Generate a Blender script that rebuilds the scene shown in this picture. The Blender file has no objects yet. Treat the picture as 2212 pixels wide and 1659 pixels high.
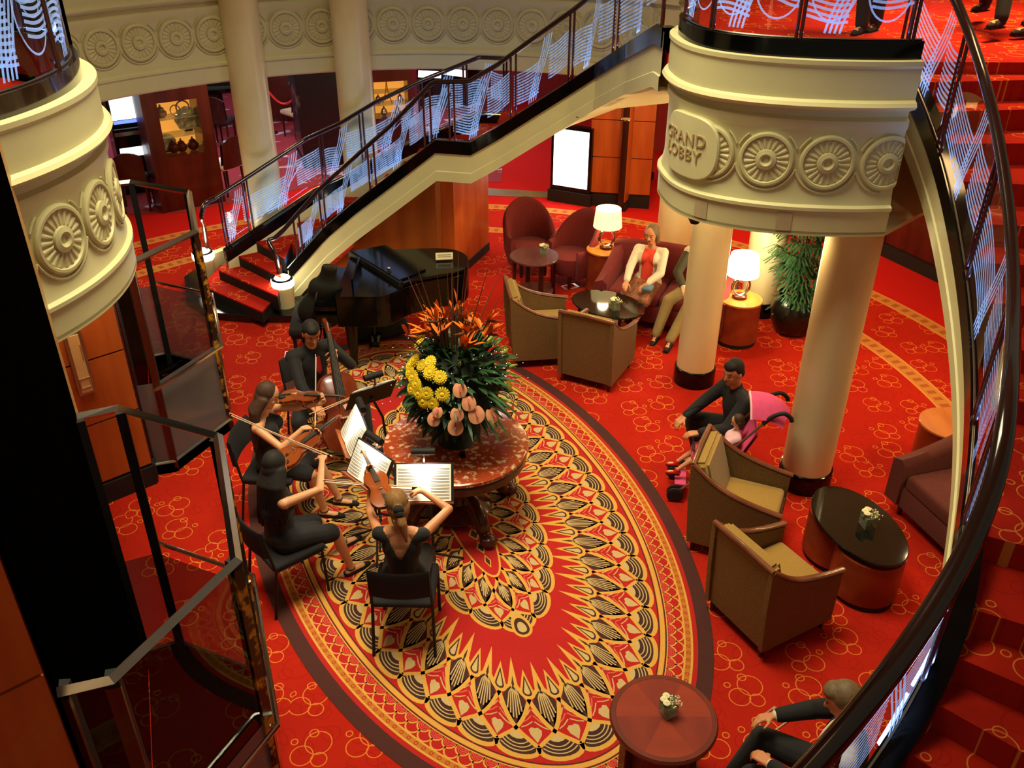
import bpy, bmesh, math, random
from mathutils import Vector, Matrix, Euler
random.seed(7)
PI = math.pi
C = bpy.context.scene.collection
sc = bpy.context.scene
# ---------------------------------------------------------------- camera
IW, IH, FPX, CAMH, VPX, VPY = 2212.0, 1659.0, 1950.0, 5.1, 1090.0, 4100.0
_d = Vector(((VPX-IW/2)/FPX, (VPY-IH/2)/FPX, 1.0)).normalized()
_up = -_d
_fh = Vector((0, 0, 1)); _fh = (_fh-_up*_fh.dot(_up)).normalized()
_rt = _fh.cross(_up)
if _rt.x < 0: _rt = -_rt
def w2(v): return Vector((_rt.dot(v), _fh.dot(v), _up.dot(v)))
CAM = Vector((0, 0, CAMH))
def ray(px, py): return w2(Vector(((px-IW/2)/FPX, (py-IH/2)/FPX, 1.0)))
def at(px, py, z=0.0):
    r = ray(px, py); return CAM+r*((z-CAMH)/r.z)
def proj(P):
    v = Vector(P)-CAM; d = Vector((_rt.x*v.x+_fh.x*v.y+_up.x*v.z, _rt.y*v.x+_fh.y*v.y+_up.y*v.z, _rt.z*v.x+_fh.z*v.y+_up.z*v.z)); return (IW/2+FPX*d.x/d.z, IH/2+FPX*d.y/d.z)
def onplane(px, py, p, n):
    r = ray(px, py); n = Vector(n); return CAM+r*(((Vector(p)-CAM).dot(n))/r.dot(n))
cam_d = bpy.data.cameras.new('camera'); cam = bpy.data.objects.new('camera', cam_d); C.objects.link(cam)
cam_d.sensor_width = 36; cam_d.lens = FPX/IW*36; cam_d.clip_start = 0.05; cam_d.clip_end = 200
ax, ay, az = w2(Vector((1, 0, 0))), w2(Vector((0, -1, 0))), w2(Vector((0, 0, -1)))
cam.matrix_world = Matrix(((ax.x, ay.x, az.x, 0), (ax.y, ay.y, az.y, 0), (ax.z, ay.z, az.z, CAMH), (0, 0, 0, 1)))
sc.camera = cam
# ---------------------------------------------------------------- world, exposure, main lights
sc.view_settings.view_transform = 'Standard'; sc.view_settings.look = 'None'
sc.view_settings.gamma = 1.0; sc.view_settings.use_curve_mapping = False
sc.view_settings.exposure = 0.0
w = bpy.data.worlds.new('world'); sc.world = w; w.use_nodes = True
w.node_tree.nodes['Background'].inputs[0].default_value = (0.140, 0.128, 0.088, 1)
w.node_tree.nodes['Background'].inputs[1].default_value = 1.0
def light(name, typ, loc, energy, color, size=0.3, rot=None, spot=None, sizey=None, blend=.6):
    l = bpy.data.lights.new(name, typ); o = bpy.data.objects.new(name, l); C.objects.link(o)
    o.location = loc; l.energy = energy; l.color = color
    if typ == 'AREA':
        l.size = size
        if sizey: l.shape = 'RECTANGLE'; l.size_y = sizey
    else: l.shadow_soft_size = size
    if typ == 'SPOT': l.spot_size = spot or 1.0; l.spot_blend = blend
    if rot is not None: o.rotation_euler = rot
    return o
def aim(o, tgt):
    o.rotation_euler = (Vector(tgt)-o.location).to_track_quat('-Z', 'Y').to_euler()
WARM = (1.0, 0.70, 0.36); WARM2 = (1.0, 0.62, 0.26)
LC = Vector((-0.95, 7.57, 0))           # centre of the round lobby
o = light('ceiling_light', 'AREA', (-0.9, 5.8, 9.2), 320, (1.0, .89, .58), 3.2); o.data.spread = 1.75
for k, (x, y, e) in enumerate(((-1.2, 6.0, 70), (2.3, 6.0, 90), (0.5, 8.6, 110), (2.0, 7.4, 130), (0.2, 4.4, 50))):
    o = light('ceiling_spotlight', 'SPOT', (x*0.8, y*0.9+0.4, 9.0), e, WARM2, 0.12, spot=0.62, blend=.8); aim(o, (x, y, 0))
for k, (a, R, e) in enumerate(((62, 5.9, 34), (38, 5.6, 34), (12, 5.7, 34), (84, 6.3, 26), (-12, 5.9, 26), (118, 6.2, 26), (142, 6.0, 24), (25, 8.0, 30), (68, 8.4, 34), (48, 7.6, 30), (100, 8.3, 30))):
    t = math.radians(a)
    light('deck_downlight', 'AREA', (LC.x+R*math.cos(t), LC.y+R*math.sin(t), 2.53), e, WARM2, 0.35)
for x, y, e in ((1.72, 8.25, 9), (2.35, 6.95, 9), (1.9, 11.55, 12), (3.4, 8.2, 14), (4.4, 7.4, 14)): light('deck_downlight', 'AREA', (x, y, 2.53), e, (1, .74, .40), .2)
for x, y, e, c in ((-6.4, 15.5, 40, (.75, .8, 1.0)), (-4.2, 17.0, 55, (1, .75, .8)), (-8.2, 19.5, 70, (.8, .75, 1)), (-1.0, 18.0, 60, (.7, .85, 1.0)), (-4.0, 14.2, 16, (1, .8, .6)), (-2.5, 21.5, 60, (.9, .8, 1))):
    light('casino_light', 'AREA', (x, y, 2.5), e, c, 0.8)
o = light('upper_deck_fill', 'AREA', (4.6, 9.0, 7.4), 130, WARM2, 1.2); o.data.spread = 1.5  # unseen fill lamp, added to brighten the dark upper deck
# ---------------------------------------------------------------- helpers
def tag(o, label=None, cat=None, group=None, kind=None):
    if label: o['label'] = label
    if cat: o['category'] = cat
    if group: o['group'] = group
    if kind: o['kind'] = kind
    return o
def thing(name, label, cat, loc=(0, 0, 0), rz=0.0, group=None):
    o = bpy.data.objects.new(name, None); C.objects.link(o); o.empty_display_size = .1
    o.location = loc; o.rotation_euler = (0, 0, rz)
    return tag(o, label, cat, group)
def copy_tree(o, parent=None):
    c = o.copy(); C.objects.link(c)
    if parent: c.parent = parent
    for ch in list(o.children): copy_tree(ch, c)
    return c
def frame_of(d):
    d = Vector(d).normalized(); u = Vector((0, 0, 1)) if abs(d.z) < .95 else Vector((1, 0, 0))
    a = d.cross(u).normalized(); return a, a.cross(d).normalized(), d
class MB:
    def __init__(s): s.v = []; s.f = []; s.m = []; s.cm = 0
    def add(s, vs, fs, m=None):
        b = len(s.v); s.v += [tuple(x) for x in vs]; s.f += [tuple(i+b for i in f) for f in fs]
        s.m += [s.cm if m is None else m]*len(fs); return s
    def box(s, c, d, rz=0.0, m=None, M=None):
        x, y, z = d[0]/2, d[1]/2, d[2]/2
        T = M if M is not None else Matrix.Translation(Vector(c)) @ Matrix.Rotation(rz, 4, 'Z')
        vs = [T @ Vector((i*x, j*y, k*z)) for i in (-1, 1) for j in (-1, 1) for k in (-1, 1)]
        return s.add(vs, [(0, 1, 3, 2), (4, 6, 7, 5), (0, 4, 5, 1), (2, 3, 7, 6), (0, 2, 6, 4), (1, 5, 7, 3)], m)
    def rbox(s, c, d, r=.02, rz=0.0, m=None, seg=2):
        bm = bmesh.new(); bmesh.ops.create_cube(bm, size=1)
        for v in bm.verts: v.co = Vector((v.co.x*d[0], v.co.y*d[1], v.co.z*d[2]))
        bmesh.ops.bevel(bm, geom=list(bm.edges), offset=min(r, min(d)*.49), segments=seg, profile=.5, affect='EDGES')
        T = Matrix.Translation(Vector(c)) @ Matrix.Rotation(rz, 4, 'Z')
        return s.bm(bm, T, m)
    def bm(s, bm, T=None, m=None):
        bm.verts.ensure_lookup_table(); bm.verts.index_update()
        vs = [(T @ v.co) if T is not None else v.co.copy() for v in bm.verts]
        fs = [[v.index for v in f.verts] for f in bm.faces]; bm.free(); return s.add(vs, fs, m)
    def tube(s, pts, r, seg=10, m=None, closed=False, cap=True, flat=1.0):
        pts = [Vector(p) for p in pts]; n = len(pts); rs = r if isinstance(r, (list, tuple)) else [r]*n
        vs = []; a = None
        for i, p in enumerate(pts):
            if closed: t = pts[(i+1) % n]-pts[i-1]
            else: t = pts[min(i+1, n-1)]-pts[max(i-1, 0)]
            t.normalize()
            if a is None: a, b, _ = frame_of(t)
            else:
                a = (a-t*a.dot(t))
                a = a.normalized() if a.length > 1e-6 else frame_of(t)[0]
                b = a.cross(t).normalized()
            for k in range(seg):
                q = 2*PI*k/seg; vs.append(p+a*(math.cos(q)*rs[i])+b*(math.sin(q)*rs[i]*flat))
        fs = []
        for i in range(n if closed else n-1):
            j = (i+1) % n
            for k in range(seg):
                l = (k+1) % seg; fs.append((i*seg+k, i*seg+l, j*seg+l, j*seg+k))
        if cap and not closed: fs += [tuple(range(seg))[::-1], tuple((n-1)*seg+k for k in range(seg))]
        return s.add(vs, fs, m)
    def lathe(s, prof, seg=28, c=(0, 0, 0), m=None, sx=1.0, sy=1.0, rz=0.0, cap=True):
        vs = []; c = Vector(c); n = len(prof)
        for r, z in prof:
            for k in range(seg):
                q = 2*PI*k/seg; x, y = r*math.cos(q)*sx, r*math.sin(q)*sy
                vs.append(c+Vector((x*math.cos(rz)-y*math.sin(rz), x*math.sin(rz)+y*math.cos(rz), z)))
        fs = [(i*seg+k, i*seg+(k+1) % seg, (i+1)*seg+(k+1) % seg, (i+1)*seg+k) for i in range(n-1) for k in range(seg)]
        if cap: fs += [tuple(range(seg))[::-1], tuple((n-1)*seg+k for k in range(seg))]
        return s.add(vs, fs, m)
    def prism(s, poly, z0, z1, m=None, T=None):
        n = len(poly); vs = [Vector((p[0], p[1], z0)) for p in poly]+[Vector((p[0], p[1], z1)) for p in poly]
        if T is not None: vs = [T @ v for v in vs]
        fs = [tuple(range(n))[::-1], tuple(range(n, 2*n))]+[(i, (i+1) % n, (i+1) % n+n, i+n) for i in range(n)]
        return s.add(vs, fs, m)
    def grid(s, rows, m=None, closed=False):
        n = len(rows[0]); vs = [p for r in rows for p in r]; fs = []
        for i in range(len(rows)-1):
            for k in range(n if closed else n-1):
                l = (k+1) % n; fs.append((i*n+k, i*n+l, (i+1)*n+l, (i+1)*n+k))
        return s.add(vs, fs, m)
    def ell(s, c, r, seg=14, rings=9, M=None, m=None):
        vs = []; c = Vector(c)
        if not isinstance(r, (list, tuple)): r = (r, r, r)
        for i in range(1, rings):
            t = PI*i/rings
            for k in range(seg):
                q = 2*PI*k/seg; v = Vector((r[0]*math.sin(t)*math.cos(q), r[1]*math.sin(t)*math.sin(q), r[2]*math.cos(t)))
                vs.append(c+((M @ v) if M is not None else v))
        top = Vector((0, 0, r[2])); vs.append(c+((M @ top) if M is not None else top)); vs.append(c-((M @ top) if M is not None else top))
        a = len(vs)-2; fs = []
        for i in range(rings-2):
            for k in range(seg): l = (k+1) % seg; fs.append((i*seg+k, (i+1)*seg+k, (i+1)*seg+l, i*seg+l))
        for k in range(seg):
            l = (k+1) % seg; fs.append((a, k, l)); fs.append((a+1, (rings-2)*seg+l, (rings-2)*seg+k))
        return s.add(vs, fs, m)
    def cap2(s, p, r0, q, r1, seg=12, m=None):      # tapered capsule
        p, q = Vector(p), Vector(q); d = q-p; L = d.length
        if L < 1e-5: return s.ell(p, max(r0, r1), m=m)
        d.normalize(); pts = []; rr = []
        for i in range(1, 4): t = -PI/2+i*PI/8; pts.append(p+d*(math.sin(t)*r0)); rr.append(math.cos(t)*r0)
        pts.append(p); rr.append(r0); pts.append(q); rr.append(r1)
        for i in range(1, 4): t = i*PI/8; pts.append(q+d*(math.sin(t)*r1)); rr.append(math.cos(t)*r1)
        return s.tube(pts, rr, seg, m)
    def strip(s, pts, wd, n=(0, 0, 1), m=None, thick=0.0):   # flat ribbon of width wd along pts lying in plane of normal n
        pts = [Vector(p) for p in pts]; N = len(pts); A = []; B = []
        for i, p in enumerate(pts):
            t = (pts[min(i+1, N-1)]-pts[max(i-1, 0)]).normalized()
            nn = n[i] if isinstance(n, list) else Vector(n)
            q = t.cross(nn).normalized()*(wd/2); A.append(p-q); B.append(p+q)
        if not thick: return s.grid([A, B], m)
        A2 = [a+(n[i] if isinstance(n, list) else Vector(n))*thick for i, a in enumerate(A)]
        B2 = [a+(n[i] if isinstance(n, list) else Vector(n))*thick for i, a in enumerate(B)]
        return s.grid([A, B, B2, A2, A], m)
    def build(s, name, mats, parent=None, smooth=False, loc=None, bevel=0.0, ang=40):
        me = bpy.data.meshes.new(name); me.from_pydata(s.v, [], s.f)
        if not isinstance(mats, (list, tuple)): mats = [mats]
        for mm in mats: me.materials.append(mm)
        if len(mats) > 1:
            me.polygons.foreach_set('material_index', s.m)
        bm = bmesh.new(); bm.from_mesh(me); bmesh.ops.recalc_face_normals(bm, faces=bm.faces); bm.to_mesh(me); bm.free()
        if smooth:
            me.polygons.foreach_set('use_smooth', [True]*len(me.polygons))
            try: me.set_sharp_from_angle(angle=math.radians(ang))
            except Exception: pass
        me.update()
        o = bpy.data.objects.new(name, me); C.objects.link(o)
        if parent is not None: o.parent = parent
        if loc is not None: o.location = loc
        if bevel:
            b = o.modifiers.new('bevel', 'BEVEL'); b.width = bevel; b.segments = 2; b.limit_method = 'ANGLE'; b.angle_limit = math.radians(50)
        return o
def remesh(mb, name, mats, parent=None, vox=.008, smooth=3, loc=None):
    o = mb.build(name, mats, parent, True, loc)
    r = o.modifiers.new('r', 'REMESH'); r.mode = 'VOXEL'; r.voxel_size = vox; r.use_smooth_shade = True
    if smooth: q = o.modifiers.new('s', 'SMOOTH'); q.iterations = smooth; q.factor = .5
    bpy.context.view_layer.update()
    dg = bpy.context.evaluated_depsgraph_get(); me = bpy.data.meshes.new_from_object(o.evaluated_get(dg))
    o.modifiers.clear(); old = o.data; o.data = me; bpy.data.meshes.remove(old); me.name = name
    if not len(me.materials):
        for mm in (mats if isinstance(mats, (list, tuple)) else [mats]): me.materials.append(mm)
    me.polygons.foreach_set('use_smooth', [True]*len(me.polygons))
    me.polygons.foreach_set('material_index', [0]*len(me.polygons)); me.update()
    return o
def spline(pts, n):                      # Catmull-Rom through pts, n samples per span
    pts = [Vector(p) for p in pts]; out = []
    for i in range(len(pts)-1):
        p0 = pts[max(i-1, 0)]; p1 = pts[i]; p2 = pts[i+1]; p3 = pts[min(i+2, len(pts)-1)]
        for k in range(n):
            t = k/n; out.append(.5*((2*p1)+(p2-p0)*t+(2*p0-5*p1+4*p2-p3)*t*t+(3*p1-p0-3*p2+p3)*t**3))
    out.append(pts[-1]); return out
def resample(pts, n):
    pts = [Vector(p) for p in pts]; L = [0]
    for a, b in zip(pts[:-1], pts[1:]): L.append(L[-1]+(b-a).length)
    out = []; j = 0
    for i in range(n):
        t = L[-1]*i/(n-1)
        while j < len(L)-2 and L[j+1] < t: j += 1
        u = (t-L[j])/max(1e-9, L[j+1]-L[j]); out.append(pts[j].lerp(pts[j+1], min(1, max(0, u))))
    return out
V = Vector
# ---------------------------------------------------------------- materials
def srgb(r, g, b):
    f = lambda c: (c/255/12.92 if c/255 <= .04045 else ((c/255+.055)/1.055)**2.4)
    return (f(r), f(g), f(b), 1)
def mat(name, col, rough=.5, metal=0.0, noise=0.0, nscale=8.0, col2=None, emit=None, es=1.0, bump=0.0, spec=.5, trans=0.0, coat=0.0, sheen=0.0, stretch=None, detail=4, contrast=None):
    m = bpy.data.materials.new(name); m.use_nodes = True; nt = m.node_tree; b = nt.nodes['Principled BSDF']
    b.inputs['Base Color'].default_value = col; b.inputs['Roughness'].default_value = rough; b.inputs['Metallic'].default_value = metal
    b.inputs['Specular IOR Level'].default_value = spec
    if trans: b.inputs['Transmission Weight'].default_value = trans
    if coat: b.inputs['Coat Weight'].default_value = coat; b.inputs['Coat Roughness'].default_value = .06
    if sheen: b.inputs['Sheen Weight'].default_value = sheen
    if emit: b.inputs['Emission Color'].default_value = emit; b.inputs['Emission Strength'].default_value = es
    if noise or col2 or bump:
        tc = nt.nodes.new('ShaderNodeTexCoord'); mp = nt.nodes.new('ShaderNodeMapping'); nt.links.new(tc.outputs['Object'], mp.inputs[0])
        if stretch: mp.inputs['Scale'].default_value = stretch
        n = nt.nodes.new('ShaderNodeTexNoise'); n.inputs['Scale'].default_value = nscale; n.inputs['Detail'].default_value = detail
        nt.links.new(mp.outputs[0], n.inputs['Vector'])
        cr = nt.nodes.new('ShaderNodeValToRGB'); lo, hi = contrast or (.35, .65)
        cr.color_ramp.elements[0].position = lo; cr.color_ramp.elements[1].position = hi
        c2 = col2 or tuple(max(0, c*(1-noise)) for c in col[:3])+(1,)
        cr.color_ramp.elements[0].color = col; cr.color_ramp.elements[1].color = c2
        nt.links.new(n.outputs['Fac'], cr.inputs[0]); nt.links.new(cr.outputs[0], b.inputs['Base Color'])
        if bump:
            bp = nt.nodes.new('ShaderNodeBump'); bp.inputs['Strength'].default_value = bump; bp.inputs['Distance'].default_value = .01
            nt.links.new(n.outputs['Fac'], bp.inputs['Height']); nt.links.new(bp.outputs[0], b.inputs['Normal'])
    return m
M = {}
M['cream'] = mat('cream_plaster', srgb(222, 215, 162), .45, noise=.05, nscale=3)
M['frieze'] = mat('frieze_plaster', srgb(216, 208, 155), .5, noise=.06, nscale=5)
M['marble'] = mat('cream_marble', srgb(236, 224, 174), .3, col2=srgb(222, 196, 136), nscale=2.2, detail=9, stretch=(1, 1, .45), contrast=(.42, .72))
M['tanmarble'] = mat('tan_marble', srgb(205, 160, 95), .3, col2=srgb(180, 128, 66), nscale=4, detail=8)
M['black'] = mat('black_gloss', srgb(9, 9, 9), .12, noise=.3, spec=.32)
M['granite'] = mat('black_granite', srgb(16, 16, 17), .14, col2=srgb(24, 25, 27), nscale=40)
M['matte'] = mat('black_matte', srgb(12, 11, 11), .7, noise=.3, nscale=20)
M['shaft'] = mat('lift_shaft_black', srgb(5, 4, 4), .8, noise=.3, spec=.0)
M['blackmarble'] = mat('veined_black_marble', srgb(16, 24, 38), .25, col2=srgb(120, 124, 100), nscale=1.6, detail=12, contrast=(.6, .72))
M['chrome'] = mat('chrome', srgb(205, 200, 190), .12, 1.0, noise=.05)
M['steel'] = mat('satin_steel', srgb(175, 168, 158), .3, 1.0, noise=.08)
M['rail'] = mat('dark_wood_rail', srgb(40, 20, 16), .16, noise=.3, nscale=6, coat=.6)
def woodmat(name, a, b2, rough=.35, st=(1, 1, .12), sc_=6, coat=.3): return mat(name, a, rough, col2=b2, nscale=sc_, stretch=st, detail=6, coat=coat, spec=.3)
M['orange'] = woodmat('orange_veneer', srgb(186, 96, 40), srgb(160, 74, 28))
M['brownveneer'] = woodmat('brown_veneer', srgb(150, 84, 34), srgb(132, 70, 26))
M['cherry'] = woodmat('cherry_wood', srgb(150, 66, 34), srgb(122, 46, 24), st=(1, .2, 1))
M['honey'] = woodmat('honey_wood', srgb(206, 128, 52), srgb(180, 98, 36), st=(1, .2, 1))
M['mahog'] = woodmat('mahogany', srgb(84, 32, 22), srgb(58, 20, 15), .3)
M['darkwood'] = woodmat('dark_stained_wood', srgb(60, 28, 20), srgb(42, 18, 14), .3)
M['purplewood'] = woodmat('plum_stained_wood', srgb(104, 60, 58), srgb(84, 44, 44), .22, st=(1, .2, 1))
M['armwood'] = woodmat('armrest_wood', srgb(122, 70, 42), srgb(96, 50, 30), .3)
M['spots'] = mat('tortoiseshell_inlay', srgb(40, 20, 10), .3, col2=srgb(196, 140, 40), nscale=14, detail=3, contrast=(.5, .6))
M['redmarble'] = mat('red_marble', srgb(150, 60, 30), .16, col2=srgb(206, 172, 136), nscale=24, detail=12, contrast=(.53, .64))
M['wicker'] = mat('brown_woven', srgb(122, 92, 50), .7, noise=.35, nscale=110, bump=.5)
M['gold'] = mat('gold_cushion', srgb(158, 122, 48), .85, noise=.12, nscale=60, sheen=.2)
M['burgundy'] = mat('burgundy_velvet', srgb(116, 26, 28), .9, noise=.2, nscale=40, sheen=.06)
M['brownsofa'] = mat('brown_red_upholstery', srgb(94, 36, 24), .9, noise=.2, nscale=40, sheen=.05)
M['fabric'] = mat('black_seat_fabric', srgb(28, 25, 28), .9, noise=.3, nscale=90)
M['paper'] = mat('paper', srgb(250, 246, 236), .7, noise=.02)
M['ink'] = mat('printed_staves', srgb(120, 112, 104), .8, noise=.1)
M['standtray'] = mat('music_stand_tray', srgb(120, 60, 26), .4, noise=.1)
M['green'] = mat('leaf_green', srgb(40, 74, 34), .5, noise=.35, nscale=14)
M['green2'] = mat('palm_green', srgb(46, 92, 50), .5, noise=.4, nscale=10)
M['lime'] = mat('bud_green', srgb(150, 170, 70), .6, noise=.15)
M['yellow'] = mat('yellow_petals', srgb(240, 206, 30), .7, noise=.18, nscale=30)
M['pink'] = mat('salmon_spathe', srgb(230, 158, 118), .35, noise=.1, nscale=20)
M['orangeflower'] = mat('orange_petals', srgb(240, 118, 14), .6, noise=.15)
M['twig'] = mat('twig_brown', srgb(112, 70, 40), .8, noise=.2)
M['whiteflower'] = mat('white_petals', srgb(238, 226, 178), .7, noise=.1)
M['soil'] = mat('clay_granules', srgb(176, 116, 54), .9, noise=.4, nscale=120, bump=.6)
M['pot'] = mat('black_glazed_pot', srgb(18, 22, 16), .22, noise=.2)
M['tableglass'] = mat('black_glass', srgb(20, 20, 14), .06, noise=.1, spec=.6)
M['grey'] = mat('grey_vent', srgb(200, 180, 140), .6, noise=.1)
M['led'] = mat('led_strip', srgb(60, 110, 255), .4, emit=(.16, .38, 1, 1), es=1.2)
M['ped_glow'] = mat('lit_glass', srgb(255, 250, 230), .4, emit=(1, .93, .74, 1), es=9.0)
M['shade'] = mat('lamp_shade', srgb(255, 236, 190), .8, emit=(1, .72, .30, 1), es=1.5)
M['shade_hot'] = mat('lamp_bulb', srgb(255, 246, 220), .8, emit=(1, .88, .6, 1), es=16.0)
M['white_screen'] = mat('lit_sign_panel', srgb(255, 255, 255), .4, emit=(1, 1, .98, 1), es=3.5)
M['screen_blue'] = mat('lit_blue_screen', srgb(60, 90, 255), .4, emit=(.12, .2, 1, 1), es=2.2)
M['screen_white'] = mat('lit_slot_screen', srgb(240, 245, 255), .4, emit=(.85, .93, 1, 1), es=2.6, )
M['case_glow'] = mat('lit_cabinet_back', srgb(230, 160, 60), .6, emit=(1, .40, .06, 1), es=.8)
M['silver'] = mat('silver_ware', srgb(190, 190, 175), .2, .8, noise=.1)
M['platewhite'] = mat('glazed_plate', srgb(190, 190, 150), .3, col2=srgb(90, 100, 90), nscale=14)
M['skin'] = mat('skin_fair', srgb(222, 160, 116), .5, noise=.06, nscale=12)
M['skin2'] = mat('skin_tan', srgb(206, 136, 92), .5, noise=.06, nscale=12)
M['lips'] = mat('lips', srgb(176, 84, 72), .5, noise=.05)
M['eye'] = mat('eye_dark', srgb(40, 26, 20), .3, noise=.05)
M['hair_dark'] = mat('dark_hair', srgb(26, 18, 15), .75, noise=.4, nscale=60, stretch=(1, 1, .1))
M['hair_brown'] = mat('brown_hair', srgb(74, 46, 28), .7, noise=.4, nscale=60, stretch=(1, 1, .1))
M['hair_blonde'] = mat('blonde_hair', srgb(150, 106, 56), .7, noise=.35, nscale=60, stretch=(1, 1, .1))
M['hair_grey'] = mat('grey_brown_hair', srgb(122, 98, 66), .6, noise=.3, nscale=60)
M['cloth_black'] = mat('black_cloth', srgb(20, 18, 21), .85, noise=.25, nscale=30, sheen=.05)
M['cloth_charcoal'] = mat('charcoal_cloth', srgb(34, 32, 36), .85, noise=.25, nscale=30)
M['cloth_coral'] = mat('coral_cloth', srgb(232, 70, 48), .85, noise=.1, nscale=20)
M['cloth_white'] = mat('cream_cardigan', srgb(226, 210, 184), .9, noise=.1, nscale=30)
M['cloth_print'] = mat('patterned_skirt', srgb(170, 96, 62), .85, col2=srgb(90, 70, 50), nscale=30)
M['cloth_khaki'] = mat('khaki_trousers', srgb(160, 138, 86), .9, noise=.12, nscale=20)
M['cloth_olive'] = mat('olive_jacket', srgb(74, 68, 46), .9, noise=.2, nscale=20)
M['cloth_pink'] = mat('pink_fabric', srgb(226, 78, 130), .8, noise=.12, nscale=20)
M['cloth_lpink'] = mat('pale_pink_fabric', srgb(244, 190, 196), .8, noise=.08, nscale=20)
M['red'] = mat('red_patent', srgb(214, 30, 26), .35, noise=.08)
M['cloth_red'] = mat('red_tie', srgb(170, 20, 26), .6, noise=.08)
M['violin'] = mat('varnished_spruce', srgb(150, 72, 24), .22, col2=srgb(110, 44, 14), nscale=5, stretch=(1, .15, 1), coat=.7)
M['cello'] = mat('varnished_maple', srgb(118, 48, 18), .22, col2=srgb(86, 30, 12), nscale=4, stretch=(1, .15, 1), coat=.7)
M['bowwood'] = mat('bow_stick', srgb(214, 150, 84), .4, noise=.1)
M['casecloth'] = mat('case_fabric', srgb(26, 30, 22), .8, noise=.2, nscale=40)
M['rubber'] = mat('black_rubber', srgb(18, 18, 18), .7, noise=.2)
M['goldlabel'] = mat('gold_metal', srgb(190, 140, 40), .3, 1.0, noise=.1)
M['art'] = mat('pale_print', srgb(222, 190, 136), .6, col2=srgb(206, 168, 112), nscale=3)
M['artline'] = mat('print_lines', srgb(178, 120, 84), .6, noise=.1)
M['darkred'] = mat('dark_red_panel', srgb(72, 16, 16), .5, noise=.2)
M['redwall'] = mat('red_wall', srgb(150, 26, 30), .6, noise=.1)
M['olivefloor'] = mat('olive_threshold', srgb(128, 118, 60), .4, col2=srgb(110, 96, 70), nscale=2)
def glassmat(name, tint, alpha, rough=.02, gloss=.10):
    m = bpy.data.materials.new(name); m.use_nodes = True; nt = m.node_tree; nt.nodes.clear()
    o = nt.nodes.new('ShaderNodeOutputMaterial'); t = nt.nodes.new('ShaderNodeBsdfTransparent'); g = nt.nodes.new('ShaderNodeBsdfGlossy')
    t.inputs[0].default_value = tint; g.inputs[0].default_value = (.9, .9, .9, 1); g.inputs['Roughness'].default_value = rough
    lw = nt.nodes.new('ShaderNodeLayerWeight'); lw.inputs[0].default_value = .5
    pw = nt.nodes.new('ShaderNodeMath'); pw.operation = 'POWER'; pw.inputs[1].default_value = 4.5; nt.links.new(lw.outputs['Facing'], pw.inputs[0])
    mul = nt.nodes.new('ShaderNodeMath'); mul.operation = 'MULTIPLY_ADD'; mul.inputs[1].default_value = .6; mul.inputs[2].default_value = gloss*.3
    nt.links.new(pw.outputs[0], mul.inputs[0])
    mx = nt.nodes.new('ShaderNodeMixShader'); nt.links.new(mul.outputs[0], mx.inputs[0]); nt.links.new(t.outputs[0], mx.inputs[1]); nt.links.new(g.outputs[0], mx.inputs[2])
    last = mx
    if alpha:
        d = nt.nodes.new('ShaderNodeBsdfDiffuse'); d.inputs[0].default_value = alpha[:3]+(1,)
        m2 = nt.nodes.new('ShaderNodeMixShader'); m2.inputs[0].default_value = alpha[3]
        nt.links.new(mx.outputs[0], m2.inputs[1]); nt.links.new(d.outputs[0], m2.inputs[2]); last = m2
    nt.links.new(last.outputs[0], o.inputs[0]); return m
M['frost'] = None
M['glass'] = glassmat('clear_glass', (.93, .96, .94, 1), None)
M['frost'] = glassmat('smoked_glass', (.42, .40, .40, 1), (.30, .30, .32, .38), .1, .3)
M['vaseglass'] = glassmat('vase_glass', (.82, .86, .74, 1), (.55, .55, .40, .25))
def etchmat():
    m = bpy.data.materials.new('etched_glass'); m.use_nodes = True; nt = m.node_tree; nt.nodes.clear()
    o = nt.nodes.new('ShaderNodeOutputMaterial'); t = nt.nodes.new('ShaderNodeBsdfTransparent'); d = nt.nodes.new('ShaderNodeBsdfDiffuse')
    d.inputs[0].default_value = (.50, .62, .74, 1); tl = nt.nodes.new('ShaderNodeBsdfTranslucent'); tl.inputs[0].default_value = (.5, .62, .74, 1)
    e = nt.nodes.new('ShaderNodeEmission'); e.inputs[0].default_value = (.22, .46, 1, 1); e.inputs[1].default_value = .50  # even blue glow put into the stripes, standing in for scattered LED light
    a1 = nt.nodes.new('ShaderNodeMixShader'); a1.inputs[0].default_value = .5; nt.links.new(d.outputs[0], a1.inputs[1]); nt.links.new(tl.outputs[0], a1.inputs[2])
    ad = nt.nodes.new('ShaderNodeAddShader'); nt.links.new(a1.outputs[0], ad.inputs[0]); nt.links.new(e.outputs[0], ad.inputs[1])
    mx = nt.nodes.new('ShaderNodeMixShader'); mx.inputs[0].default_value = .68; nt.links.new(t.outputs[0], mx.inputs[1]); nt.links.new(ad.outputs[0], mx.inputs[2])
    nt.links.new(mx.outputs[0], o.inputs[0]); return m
M['etch'] = etchmat()
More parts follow.
